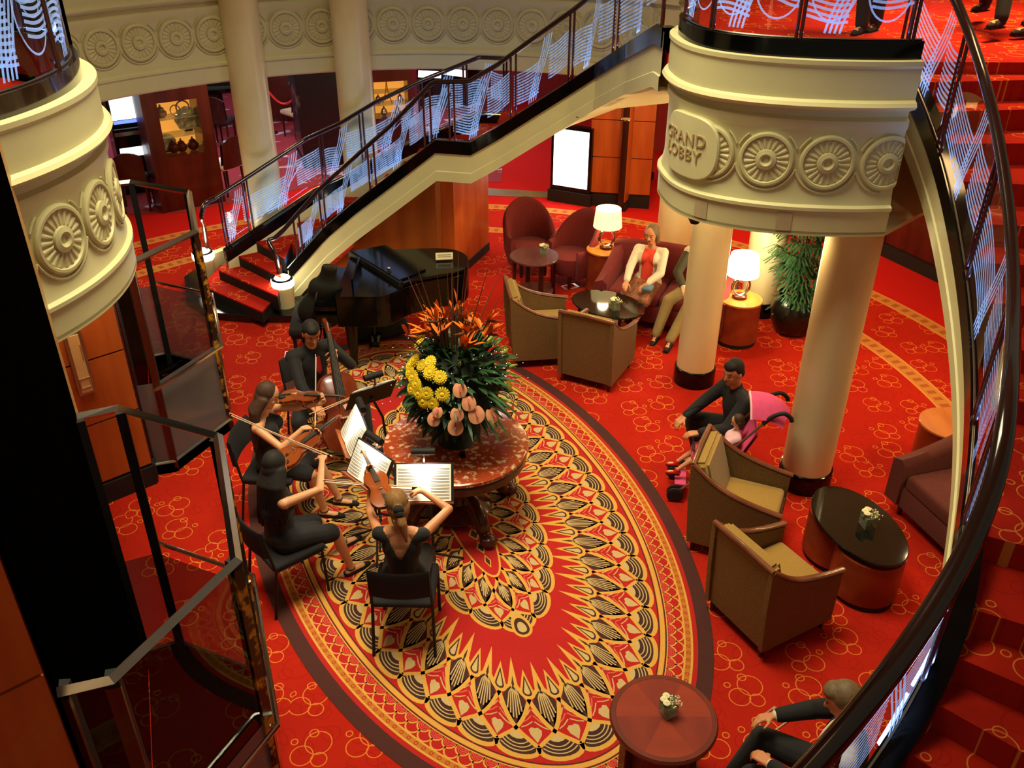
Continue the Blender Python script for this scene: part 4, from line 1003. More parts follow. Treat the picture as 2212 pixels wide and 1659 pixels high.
rt = thing('side_table', 'round plum-coloured wooden table in front of two burgundy tub chairs', 'table', (.28, 10.76, 0))
lathe_thing(rt, 'table_top', [(.30, .565), (.32, .575), (.32, .592), (.31, .60), (.001, .60)], M['purplewood'], 48)
lathe_thing(rt, 'lower_shelf', [(.25, .10), (.255, .12), (.001, .12)], M['purplewood'], 40)
for k in range(4):
    q = k*PI/2+.3; b = MB(); b.box((.27*math.cos(q), .27*math.sin(q), .285), (.035, .06, .57), q); b.build('leg', M['darkwood'], rt, bevel=.006)
def drum(label, loc, r, h, top):
    t = thing('drum_table', label, 'table', (loc[0], loc[1], 0), 0, 'drum-shaped wooden side tables')
    lathe_thing(t, 'plinth', [(r*.95, 0), (r*.95, .05)], M['matte']); lathe_thing(t, 'drum', [(r*.97, .05), (r*.97, h-.03)], M['cherry'], 48)
    lathe_thing(t, 'table_top', [(r*.97, h-.03), (r*1.02, h-.022), (r*1.02, h-.006), (r, h), (.001, h)], M[top], 48); return t
drL = drum('wooden drum table with a glowing shaded lamp beside the sofa and tub chairs', (1.20, 11.0), .235, .60, 'honey')
drR = drum('wooden drum table with the dazzling ring lamp between two marble columns', (2.68, 9.60), .245, .56, 'honey')
drum('wooden drum table half hidden by the right staircase', (4.02, 6.92), .27, .58, 'honey')
# ---- ring lamps
def ring_lamp(label, loc, hot, rz):
    t = thing('table_lamp', label, 'lamp', loc, rz, 'ring-stemmed table lamps')
    b = MB(); b.lathe([(.085, 0), (.085, .035), (.001, .035)], 28); b.build('lamp_base', M['mahog'], t, True, ang=35)
    b = MB(); b.tube([(.10*math.cos(q), 0, .14+.115*math.sin(q)) for q in [2*PI*k/36 for k in range(36)]], .021, 12, closed=True); b.build('ring_stem', M['chrome'], t, True)
    b = MB(); b.tube([(0, 0, .26), (0, 0, .36)], .010, 8); b.build('lamp_rod', M['chrome'], t, True)
    b = MB(); b.lathe([(.185, .30), (.16, .54)], 40, cap=False); b.build('lamp_shade', M['shade_hot' if hot else 'shade'], t, True)
    b = MB(); b.ell((0, 0, .42), .04); b.build('bulb', M['shade_hot'], t, True)
    x, y, z = loc
    light('table_lamp_light', 'POINT', (x, y, z+.62), 26 if hot else 14, (1, .78, .40), .07); light('table_lamp_light', 'POINT', (x, y, z+.26), 9 if hot else 5, (1, .78, .40), .04)
    return t
ring_lamp('ring-stemmed lamp with cream shade on the drum table behind the sofa arm', (1.22, 11.02, .60), False, .2)
ring_lamp('dazzling ring-stemmed lamp on the drum table between the columns', (2.66, 9.62, .56), True, .15)
# ---- tub chairs
def tub(label, loc, d):
    t = thing('tub_chair', label, 'armchair', (loc[0], loc[1], 0), rz_of(d), 'burgundy velvet tub chairs')
    rows = []
    for i in range(25):
        q = math.radians(62+236*i/24); h = .56+.40*max(0, -math.cos(q))**.9
        c, s = math.cos(q), math.sin(q); ro, ri = .36, .275; lean = .06*max(0, -c)
        rows.append([Vector(((ro-.05)*c, (ro-.05)*s, .16)), Vector((ro*c, ro*s, .35)), Vector(((ro+lean)*c, (ro+lean)*s, h-.04)), Vector(((ro-.04+lean)*c, (ro-.04+lean)*s, h)), Vector(((ri+lean)*c, (ri+lean)*s, h-.04)), Vector((ri*c, ri*s, .36)), Vector((ri*c, ri*s, .18))])
    b = MB(); b.grid(rows); b.f += [tuple(range(7)), tuple(range(24*7, 25*7))[::-1]]; b.m += [0, 0]; b.build('curved_back', M['burgundy'], t, True, ang=60)
    b = MB(); b.lathe([(.25, .18), (.27, .22), (.285, .36), (.27, .415), (.20, .435), (.001, .44)], 32); b.build('seat', M['burgundy'], t, True)
    for k in range(4):
        q = k*PI/2+.78; b = MB(); b.lathe([(.018, 0), (.027, .18)], 10, (.24*math.cos(q), .24*math.sin(q), 0)); b.build('leg', M['darkwood'], t, True)
tub('burgundy velvet tub chair at the left of the plum table', (.24, 11.62), (.25, -.95))
tub('burgundy velvet tub chair beside the drum table with the lit lamp', (.78, 11.28), (-.75, -.62))
# ---- sofas
def sofa(label, loc, d, W, mt):
    t = thing('sofa', label, 'sofa', (loc[0], loc[1], 0), rz_of(d))
    b = MB(); b.rbox((0, 0, .22), (.74, W-.02, .22), .03); b.build('base', mt, t, True)
    n = max(1, round((W-.3)/.6))
    for k in range(n):
        w_ = (W-.30)/n; b = MB(); b.rbox((.05, -W/2+.15+w_*(k+.5), .385), (.64, w_-.012, .15), .045, seg=3); b.build('seat_cushion', mt, t, True)
    b = MB(); rows = []
    for i in range(21):
        y = -W/2+W*i/20; h = .87-.06*(abs(i-10)/10)**3
        rows.append([Vector((-.40, y, .12)), Vector((-.44, y, .5)), Vector((-.45, y, h-.05)), Vector((-.40, y, h)), Vector((-.32, y, h-.03)), Vector((-.26, y, .5)), Vector((-.26, y, .2))])
    b.grid(rows); b.f += [tuple(range(7)), tuple(range(20*7, 21*7))[::-1]]; b.m += [0, 0]; b.build('backrest', mt, t, True, ang=60)
    for s in (-1, 1):
        b = MB(); rows = []
        for i in range(13):
            x = -.40+.80*i/12; h = .58+.24*(1-i/12)**1.5; y0 = s*(W/2-.16); y1 = s*W/2
            rows.append([Vector((x, y0, .14)), Vector((x, y0, h-.05)), Vector((x, s*(W/2-.10), h)), Vector((x, y1, h-.04)), Vector((x, y1, .14))])
        b.grid(rows); b.f += [tuple(range(5)), tuple(range(12*5, 13*5))[::-1]]; b.m += [0, 0]; b.build('arm', mt, t, True, ang=60)
    for sx, sy in ((.3, .4), (.3, -.4), (-.34, .4), (-.34, -.4)):
        b = MB(); b.lathe([(.02, 0), (.03, .13)], 10, (sx, sy*W*1.05, 0)); b.build('leg', M['darkwood'], t, True)
    return t
sofa('burgundy sofa on which the couple sits, behind the front marble column', (1.89, 10.14), (-.40, -.92), 1.60, M['burgundy'])
sofa('brown-red sofa half hidden by the right staircase, by the near oval table', (3.93, 5.80), (-.96, -.28), 1.55, M['brownsofa'])
# ---- flower vases on tables
def vase(label, loc, rz, s=1.0, warm=True):
    t = thing('flower_vase', label, 'vase', loc, rz, 'small glass cube vases of white flowers'); rnd = random.Random(int(loc[0]*1000))
    b = MB(); b.box((0, 0, .045*s), (.085*s, .085*s, .09*s)); b.build('glass_cube', M['vaseglass'], t, bevel=.004)
    b = MB()
    for k in range(9): b.tube([(rnd.uniform(-.02, .02)*s, rnd.uniform(-.02, .02)*s, .01), (rnd.uniform(-.035, .035)*s, rnd.uniform(-.035, .035)*s, .095*s)], .003, 5)
    b.build('stems', M['lime'], t)
    for k, (x, y) in enumerate(((-.028, .02), (.0, .035), (-.03, -.01))):
        b = MB()
        for j in range(9):
            q = 2*PI*j/9; b.ell(((x+.013*math.cos(q))*s, (y+.013*math.sin(q))*s, .116*s), (.011*s, .011*s, .008*s), 8, 5)
        b.ell((x*s, y*s, .120*s), (.013*s, .013*s, .010*s), 8, 5); b.build('flower', M['whiteflower'], t, True)
    b = MB()
    for k in range(46): b.ell((rnd.uniform(-.01, .06)*s, rnd.uniform(-.06, .04)*s, rnd.uniform(.095, .125)*s), .005*s, 6, 4)
    o = b.build('gypsophila', M['whiteflower'], t); o['kind'] = 'stuff'
    b = MB()
    for k in range(14):
        q = rnd.uniform(0, 6.28); d = Vector((math.cos(q), math.sin(q), 0)); b.strip([d*.015*s+Vector((0, 0, .09*s)), d*.045*s+Vector((0, 0, .105*s)), d*.06*s+Vector((0, 0, .095*s))], .016*s)
    b.build('leaves', M['green'], t)
vase('cube vase of white flowers on the round cherry table at the bottom', (*at(1443, 1540, .622).xy, .622), .5, 1.0)
vase('cube vase of white flowers on the near black oval table at the right', (*at(1873, 1135, .503).xy, .503), .2, 1.15)
vase('cube vase of pale flowers on the black oval table before the sofa couple', (*at(1328, 668, .503).xy, .503), .3, 1.1)
vase('cube vase of pale flowers on the round plum table', (*at(1174, 550, .60).xy, .60), .1, 1.1)
# ---- potted palm
pp = thing('potted_palm', 'bushy green palm in a big black glazed pot beside the brightly lit column', 'plant', (3.42, 9.85, 0))
lathe_thing(pp, 'pot', [(.17, 0), (.22, .05), (.285, .20), (.29, .32), (.24, .44), (.205, .475), (.225, .50), (.22, .515), (.20, .515), (.19, .46)], M['pot'], 44)
b = MB(); b.lathe([(.20, .455), (.10, .47), (.001, .475)], 30); o = b.build('granules', M['soil'], pp, True)
rnd = random.Random(5); b = MB(); lf = MB()
for k in range(26):
    q = rnd.uniform(0, 6.28); r = rnd.uniform(.0, .10); h = rnd.uniform(.75, 1.55); x, y = r*math.cos(q), r*math.sin(q)
    tx, ty = x*1.6+rnd.uniform(-.05, .05), y*1.6+rnd.uniform(-.05, .05)
    b.tube([(x, y, .46), ((x+tx)/2, (y+ty)/2, (h+.46)/2), (tx, ty, h)], .011, 6)
    for j in range(4):
        hz = h-.16*j*rnd.uniform(.7, 1.2); a0_ = rnd.uniform(0, 6.28); c = Vector((x+(tx-x)*(hz-.46)/(h-.46), y+(ty-y)*(hz-.46)/(h-.46), hz))
        st = Vector((math.cos(a0_), math.sin(a0_), .35)); e = c+st*.12
        lf.tube([c, e], .004, 4)
        for i in range(8):
            qq = a0_+(i-3.5)*.30; d = Vector((math.cos(qq), math.sin(qq), .10)); L = rnd.uniform(.16, .25)
            lf.strip([e, e+d*L*.5+Vector((0, 0, .02)), e+d*L+Vector((0, 0, -.06))], .020, n=(0, 0, 1))
b.build('stems', M['twig'], pp, True); lf.build('fan_leaves', M['green2'], pp)
# ================================================================ flower arrangement on the marble table
FC = Vector((-.47, 6.34, .765))
fa = thing('flower_arrangement', 'huge arrangement of orange, yellow and salmon flowers with tall bare twigs on the marble table', 'flowers', FC)
rnd = random.Random(11)
b = MB(); b.lathe([(.16, 0), (.13, .03), (.10, .12), (.14, .24), (.22, .34), (.20, .40), (.001, .41)], 28); b.build('bowl', M['matte'], fa, True)
def rdir(lo, hi, qa=0, qb=6.283):
    q = rnd.uniform(qa, qb); e = math.radians(rnd.uniform(lo, hi)); return Vector((math.cos(q)*math.cos(e), math.sin(q)*math.cos(e), math.sin(e)))
# leafy dome
lf = MB()
def leaf(mb, c, d, L, wd, droop=.25):
    s = d.cross(Vector((0, 0, 1)))
    s = s.normalized() if s.length > .01 else Vector((1, 0, 0)); nrm = s.cross(d).normalized(); N = 5; A = []; B = []
    for i in range(N+1):
        t = i/N; p = c+d*L*t-Vector((0, 0, droop*L*t*t)); wv = wd*math.sin(PI*min(1, .08+t*.92))**.8*.5; A.append(p-s*wv+nrm*wv*.3); B.append(p+s*wv+nrm*wv*.3)
    mb.grid([A, [(a_+b_)/2 for a_, b_ in zip(A, B)], B])
for k in range(560):
    d = rdir(-62, 80); c = Vector((d.x*.35, d.y*.35, .56+d.z*.34)); leaf(lf, c, (d+rdir(-50, 60)*.8).normalized(), rnd.uniform(.09, .18), rnd.uniform(.03, .055))
lf.build('foliage', M['green'], fa)
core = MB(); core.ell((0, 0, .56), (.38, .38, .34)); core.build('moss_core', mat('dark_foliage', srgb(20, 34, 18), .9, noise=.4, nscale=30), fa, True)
lf = MB()
for k in range(60):                        # long lily leaves on the right
    d = rdir(-30, 60, -1.5, .9); c = Vector((d.x*.38, d.y*.38, .56+d.z*.34)); leaf(lf, c, d, rnd.uniform(.16, .26), .03, .35)
lf.build('lily_leaves', M['green2'], fa)
for k in range(16):                        # lily buds
    d = rdir(0, 60, -1.4, .9); c = Vector((d.x*.48, d.y*.48, .56+d.z*.42)); b = MB(); b.tube([c, c+d*.03, c+d*.07], [.008, .014, .004], 8); b.build('lily_bud', M['lime'], fa, True)
# chrysanthemums
def mum(c, d, r):
    a_, b_, d = frame_of(d); m_ = MB()
    for ring, (n_p, L, up) in enumerate(((16, 1.0, .05), (14, .8, .35), (10, .6, .7), (6, .4, 1.1))):
        for j in range(n_p):
            q = 2*PI*j/n_p+ring*.2; v = (a_*math.cos(q)+b_*math.sin(q)); e = (v+d*up).normalized()
            m_.strip([c, c+e*r*L*.6+d*.006, c+e*r*L], .014, n=d)
    m_.ell(c, r*.45, 10, 6); m_.build('chrysanthemum', M['yellow'], fa, True)
spots = []
for (px, py) in ((911, 727), (906, 741), (895, 780), (886, 805), (900, 830), (912, 790), (929, 782), (930, 805), (951, 815), (923, 850), (956, 852), (935, 872), (890, 840), (1056, 738), (1082, 744), (1090, 756), (893, 815), (905, 850), (915, 866), (886, 790), (1098, 790), (1100, 830)):
    r = ray(px, py); best = None
    for i in range(400):                   # where the ray meets the dome
        p = CAM+r*((3.0+i*.012)/r.length)-FC-Vector((0, 0, .56)); v = (p.x/.46)**2+(p.y/.46)**2+(p.z/.43)**2
        if best is None or v < best[0]: best = (v, p.copy())
        if v < 1: break
    if best[0] < 1.2: spots.append(best[1])
for p in spots: mum(p+Vector((0, 0, .56)), Vector((p.x, p.y, p.z*.8+.05)).normalized(), rnd.uniform(.052, .064))
# anthuriums hanging over the near edge
def anth(px, py, s):
    r = ray(px, py); best = None
    for i in range(400):
        p = CAM+r*((3.0+i*.012)/r.length)-FC-Vector((0, 0, .54)); v = (p.x/.49)**2+(p.y/.49)**2+(p.z/.45)**2
        if best is None or v < best[0]: best = (v, p.copy())
        if v < 1: break
    c = best[1]+Vector((0, 0, .54)); d = Vector((c.x, c.y, .25)).normalized(); dn = Vector((d.x*.3, d.y*.3, -1)); dn = (dn-d*dn.dot(d)).normalized(); sd_ = d.cross(dn)
    m_ = MB(); pts = []
    for k in range(24):
        q = 2*PI*k/24; x = s*math.sin(q)*(.88+.1*math.cos(q)); y = s*(1.02*math.cos(q)); y += -.42*s*math.exp(-(math.sin(q)/.3)**2) if math.cos(q) < 0 and False else 0
        notch = .35*s*math.exp(-((q-PI)/.32)**2); pts.append(c+sd_*x+dn*(y+notch)+d*(.015*math.sin(q)**2))
    m_.add([c+d*.012]+pts, [(0, 1+i, 1+(i+1) % 24) for i in range(24)]); m_.add([c-d*.004]+[p-d*.006 for p in pts], [(0, 1+(i+1) % 24, 1+i) for i in range(24)])
    o = m_.build('anthurium', M['pink'], fa, True)
    m_ = MB(); m_.tube([c+d*.015-dn*s*.45, c+d*.03, c+d*.05+dn*s*.3], [.006, .008, .004], 8); m_.build('spadix', M['lips'], o, True)
for px, py, s in [(a_, b_, c_*1.3) for a_, b_, c_ in ((946, 890, .036), (938, 905, .046), (993, 842, .048), (1012, 870, .05), (987, 895, .046), (1028, 895, .058), (1062, 897, .052), (984, 922, .054))]: anth(px, py, s)
# birds of paradise
for k in range(24):
    q = rnd.uniform(0, 6.28); r = rnd.uniform(.04, .30); c = Vector((r*math.cos(q)*1.2, r*math.sin(q), rnd.uniform(1.0, 1.17)))
    st = MB(); st.tube([Vector((c.x*.35, c.y*.35, .75)), c], .007, 6); so = st.build('flower_stem', M['green'], fa, True)
    q2 = rnd.uniform(0, 6.28); d = Vector((math.cos(q2), math.sin(q2), .25)).normalized(); m_ = MB(); m_.tube([c-d*.02, c+d*.05, c+d*.15], [.010, .012, .002], 8); m_.build('beak', M['twig'] if k % 3 else M['lips'], so, True)
    m_ = MB()
    for j in range(5):
        e = (d*.7+Vector((0, 0, .45))+rdir(-20, 60)*.7).normalized(); leaf(m_, c, e, rnd.uniform(.12, .19), .034, .1)
    m_.build('strelitzia', M['orangeflower'], so, True)
# reed stems and twigs
m_ = MB()
for k in range(34):
    q = rnd.uniform(0, 6.28); r = rnd.uniform(.08, .2); m_.tube([Vector((r*.5*math.cos(q), r*.5*math.sin(q), .75)), Vector((r*math.cos(q), r*math.sin(q), 1.2))], .006, 5)
m_.build('reeds', M['twig'], fa)
for (px, py) in ((881, 597), (898, 611), (897, 563), (943, 588), (966, 584), (977, 555), (990, 540), (1004, 582), (1056, 574), (1073, 604), (979, 600), (1012, 570), (862, 770), (1080, 640)):
    tip = onplane(px, py, FC, (0, 1, .0)); tip = Vector((tip.x, tip.y+rnd.uniform(-.15, .15), tip.z)) if py < 700 else tip
    tip = onplane(px, py, (0, tip.y, 0), (0, 1, 0))
    m_ = MB(); base = FC+Vector(((tip.x-FC.x)*.2, (tip.y-FC.y)*.2, .8)); pts = [base.lerp(tip, t)+Vector((rnd.uniform(-.008, .008), rnd.uniform(-.008, .008), 0)) for t in (0, .25, .5, .75)]+[tip]
    m_.tube([p-FC for p in pts], [.006, .006, .005, .004, .002], 6); m_.build('twig', M['twig'], fa, True)
# tiny fairy lights / dewy sprigs around the bouquet
m_ = MB()
for k in range(150):
    d = rdir(-10, 55); rr = rnd.uniform(.40, .62) if k % 3 == 0 else rnd.uniform(.38, .44); m_.ell(Vector((d.x*rr*1.1, d.y*rr,   .54+d.z*.5)), .0035, 5, 4)
o = m_.build('sparkling_beads', mat('clear_beads', srgb(235, 235, 245), .1, emit=(.9, .9, 1, 1), es=1.2), fa); o['kind'] = 'stuff'
ph = thing('mobile_phone', 'small black phone lying on the marble table before the flowers', 'phone', (*at(1000, 983, .765).xy, .766), .1)
b = MB(); b.rbox((0, 0, .006), (.05, .085, .012), .004); b.build('phone_body', M['black'], ph); b = MB(); b.box((0, 0, .0125), (.042, .06, .001)); b.build('screen', M['tableglass'], ph)
# ================================================================ grand piano
pn = thing('grand_piano', 'black grand piano in front of the wood panels under the stairs', 'piano')
OUT = [at(px, py, .98) for px, py in ((757, 545), (800, 541), (880, 538), (950, 537), (985, 541), (1006, 551), (1012, 565), (1003, 582), (975, 590), (944, 595), (905, 603), (875, 612), (852, 624), (830, 633), (800, 635), (723, 635))]
poly = [(p.x, p.y) for p in OUT]; pc = sum(OUT, Vector())/len(OUT)
ol = [Vector((x, y, 0)) for x, y in poly]
outl = resample(spline(ol[:15], 4), 60)+[ol[15]]
pp_ = [(p.x, p.y) for p in outl]
b = MB(); b.prism(pp_, .58, .93); b.build('case', M['black'], pn, bevel=.008)
cen = Vector((pc.x, pc.y, 0))
fl1, fl2 = at(757, 545, .98), at(866, 612, .98)       # fold line of the lid
def side_(p): return (fl2.x-fl1.x)*(p[1]-fl1.y)-(fl2.y-fl1.y)*(p[0]-fl1.x)
main = [p for p in pp_ if side_(p) > 0]
b = MB(); b.prism([(fl1.x, fl1.y)]+main+[(fl2.x, fl2.y)], .955, .985); lid = b.build('lid', M['black'], pn, bevel=.004)
# folded-back front flap lying on the lid
fd = (fl2-fl1); nf = Vector((-fd.y, fd.x, 0)).normalized()
if side_((fl1.x+nf.x, fl1.y+nf.y)) < 0: nf = -nf
b = MB(); b.prism([(fl1.x+fd.x*.03, fl1.y+fd.y*.03), (fl2.x-fd.x*.03, fl2.y-fd.y*.03), (fl2.x-fd.x*.10+nf.x*.40, fl2.y-fd.y*.10+nf.y*.40), (fl1.x+fd.x*.10+nf.x*.42, fl1.y+fd.y*.10+nf.y*.42)], .986, 1.008); b.build('folded_flap', M['black'], pn, bevel=.004)
# front edge of the lid, thick and dark; tuning area with strings
b = MB(); q = fl1.lerp(fl2, .5); b.box((q.x, q.y, .95), (fd.length, .05, .09), math.atan2(fd.y, fd.x)); b.build('lid_edge', M['matte'], pn)
b = MB(); fr_ = [p for p in pp_ if side_(p) <= 0]; b.prism([(fl1.x, fl1.y)]+[(fl2.x, fl2.y)]+fr_, .925, .945); b.build('tuning_deck', M['black'], pn)
g0, g1 = at(757, 545, .98), at(723, 635, .98); kd = (g1-g0).normalized(); kn = Vector((-kd.y, kd.x, 0))
if kn.x > 0: kn = -kn
b = MB()
b.prism([(g0.x, g0.y), (g1.x, g1.y), (g1.x+kn.x*.28, g1.y+kn.y*.28), (g0.x+kn.x*.28, g0.y+kn.y*.28)], .62, .72); b.build('key_bed', M['black'], pn, bevel=.006)
kl = (g1-g0).length; b = MB(); q = (g0+g1)/2+kn*.13; b.box((q.x, q.y, .78), (kl-.06, .24, .05), math.atan2(kd.y, kd.x)); b.build('closed_fallboard', M['black'], pn, bevel=.006)
# music desk
md = g0+kd*(kl*.55)-kn*.16; b = MB(); b.box((md.x, md.y, 1.0), (.62, .02, .12), math.atan2(kd.y, kd.x)); b.build('music_desk', M['black'], pn)
for px, py in ((752, 700), (815, 690), (965, 640)):
    q = at(px, py, .0); 
legs = [g0+kd*.12-kn*.12, g1-kd*.12-kn*.12, OUT[6]+(cen-Vector((OUT[6].x, OUT[6].y, 0)))*.22]
for q in legs:
    b = MB(); b.lathe([(.045, .06), (.04, .12), (.065, .40), (.08, .60)], 14, (q.x, q.y, 0)); lg = b.build('leg', M['black'], pn, True)
    b = MB(); b.tube([(q.x-.02, q.y, .03), (q.x+.02, q.y, .03)], .03, 12); b.build('castor', M['goldlabel'], lg, True)
b = MB(); b.lathe([(.02, .08), (.02, .6)], 10, (g0.lerp(g1, .5)-kn*.3).to_tuple()[:2]+(0,)); q = g0.lerp(g1, .5)-kn*.3; b.box((q.x, q.y, .12), (.12, .24, .07)); b.build('pedal_lyre', M['black'], pn)
nb_ = thing('card_sign', 'folded pale card standing on the tail of the piano lid', 'card', at(960, 562, .986)+Vector((0, 0, .02)), .1)
b = MB(); b.add([(-.10, -.03, 0), (.10, -.03, 0), (.10, 0, .075), (-.10, 0, .075), (-.10, .03, 0), (.10, .03, 0)], [(0, 1, 2, 3), (3, 2, 5, 4)]); b.build('folded_card', M['whiteflower'], nb_)
b = MB()
for z_ in (.03, .05): b.box((0, -.03+z_*.4+.002-.004, z_), (.15, .002, .008))
b.build('printed_lines', M['ink'], nb_)
mk = thing('microphone', 'small dark microphone standing on the folded piano lid', 'microphone', at(840, 588, 1.008), 0)
b = MB(); b.lathe([(.03, 0), (.03, .008), (.006, .012), (.006, .03)], 16); b.build('mic_base', M['matte'], mk, True); b = MB(); b.ell((0, 0, .045), .02); b.build('mic_head', M['steel'], mk, True)
# piano bench with the instrument case leaning on it
bq = at(690, 752, 0); bnch = thing('piano_bench', 'black piano bench at the keyboard, behind the cellist', 'bench', (-2.33, 9.22, 0), .1)
b = MB(); b.rbox((0, 0, .46), (.36, .72, .08), .02); b.build('seat', M['fabric'], bnch, True)
b = MB(); b.box((0, 0, .40), (.32, .66, .06)); b.build('seat_frame', M['matte'], bnch)
for sx in (-.13, .13):
    for sy in (-.3, .3): b = MB(); b.lathe([(.016, 0), (.022, .38)], 10, (sx, sy, 0)); b.build('leg', M['matte'], bnch, True)
ccz = thing('instrument_case', 'large soft dark instrument case with a gold label leaning upright beside the piano keyboard', 'case')
lo_, hi_ = at(690, 690, .50), at(712, 578, 1.22)
ax_ = (hi_-lo_); Lc = ax_.length; zt = ax_.normalized(); fr2 = Vector((.25, -.95, .15)); xx = zt.cross(fr2).normalized(); yy = xx.cross(zt).normalized()
def CM(x, y, z): return lo_+xx*x+yy*y+zt*z
prof = [(.001, -.06), (.20, -.05), (.29, .06), (.30, .20), (.25, .34), (.21, .42), (.22, .52), (.20, .62), (.13, .70), (.10, .80), (.09, .90), (.001, .92)]
prof = [(r*.85, z*Lc/.88) for r, z in prof]
b = MB(); rows = []
for r, z in [(p.x, p.y) for p in spline([(a_, c_, 0) for a_, c_ in prof], 3)]:
    r = max(r, .001); rows.append([CM(r*math.cos(2*PI*k/28), r*.55*math.sin(2*PI*k/28), z) for k in range(28)])
b.grid(rows, closed=True); b.build('case_shell', M['casecloth'], ccz, True)
b = MB(); q = CM(0, .02, Lc*1.01); b.box((q.x, q.y, q.z+.012), (.07, .04, .02), .2); b.build('gold_label', M['goldlabel'], ccz)
b = MB(); b.tube(spline([CM(-.09, .08, Lc*.62), CM(-.10, .15, Lc*.55), CM(-.09, .14, Lc*.45), CM(-.08, .10, Lc*.40)], 5), .012, 8); b.build('handle', M['rubber'], ccz, True)
# dark bags under the piano
for k, (px, py, s) in enumerate(((800, 728, 1.0), (850, 722, .8))):
    q = at(px, py, 0); bg = thing('equipment_bag', ('long black equipment bag under the piano keyboard end' if k == 0 else 'rounded black equipment bag under the middle of the piano'), 'bag', (q.x, q.y, 0), .15+k*.5, 'bags under the piano')
    b = MB(); b.rbox((0, 0, .13*s), (.46*s, .28*s, .26*s), .09*s, seg=4); b.build('bag_body', M['casecloth'], bg, True)
    b = MB(); b.tube(spline([(-.10*s, 0, .25*s), (-.07*s, 0, .31*s), (.07*s, 0, .31*s), (.10*s, 0, .25*s)], 5), .010*s, 7); b.build('bag_handle', M['rubber'], bg, True)
# ================================================================ chairs of the musicians and music stands
def bandchair(label, loc, d):
    t = thing('stacking_chair', label, 'chair', (loc[0], loc[1], 0), rz_of(d), 'black stacking chairs of the players')
    b = MB(); b.rbox((0, 0, .455), (.44, .45, .055), .022, seg=3); b.build('seat', M['fabric'], t, True)
    rows = []
    for i in range(9):
        y = -.215+.43*i/8; bow = .035*(1-(y/.215)**2)
        rows.append([Vector((-.235-bow-x, y, z)) for x, z in ((0, .60), (.012, .59), (.035, .60), (.055, .82), (.045, .845), (.02, .82), (0, .60))])
    b = MB(); b.grid(rows); b.f += [tuple(range(7)), tuple(range(8*7, 9*7))[::-1]]; b.m += [0, 0]; b.build('backrest', M['fabric'], t, True, ang=60)
    for s in (-1, 1):
        b = MB(); b.tube([(.20, s*.215, 0), (.185, s*.215, .43)], .012, 8); b.build('leg', M['matte'], t, True)
        b = MB(); b.tube([(-.27, s*.225, 0), (-.20, s*.215, .43), (-.215, s*.215, .50), (-.255, s*.205, .74)], .012, 8); b.build('leg', M['matte'], t, True)
        b = MB(); b.tube([(.185, s*.215, .43), (-.20, s*.215, .43)], .011, 8); b.build('seat_rail', M['matte'], t, True)
    return t
PL = dict(cello=((-1.90, 7.47), (.62, -.78)), v1=((-2.06, 6.36), (.97, -.10)), v2=((-1.74, 5.36), (.76, .65)), v3=((-.77, 4.92), (.02, 1.0)))
bandchair('black stacking chair under the cellist', *PL['cello'])
bandchair('black stacking chair under the long-haired violinist', *PL['v1'])
bandchair('black stacking chair under the dark-haired player in the sleeveless dress', *PL['v2'])
bandchair('black stacking chair under the blonde player, seen from behind', *PL['v3'])
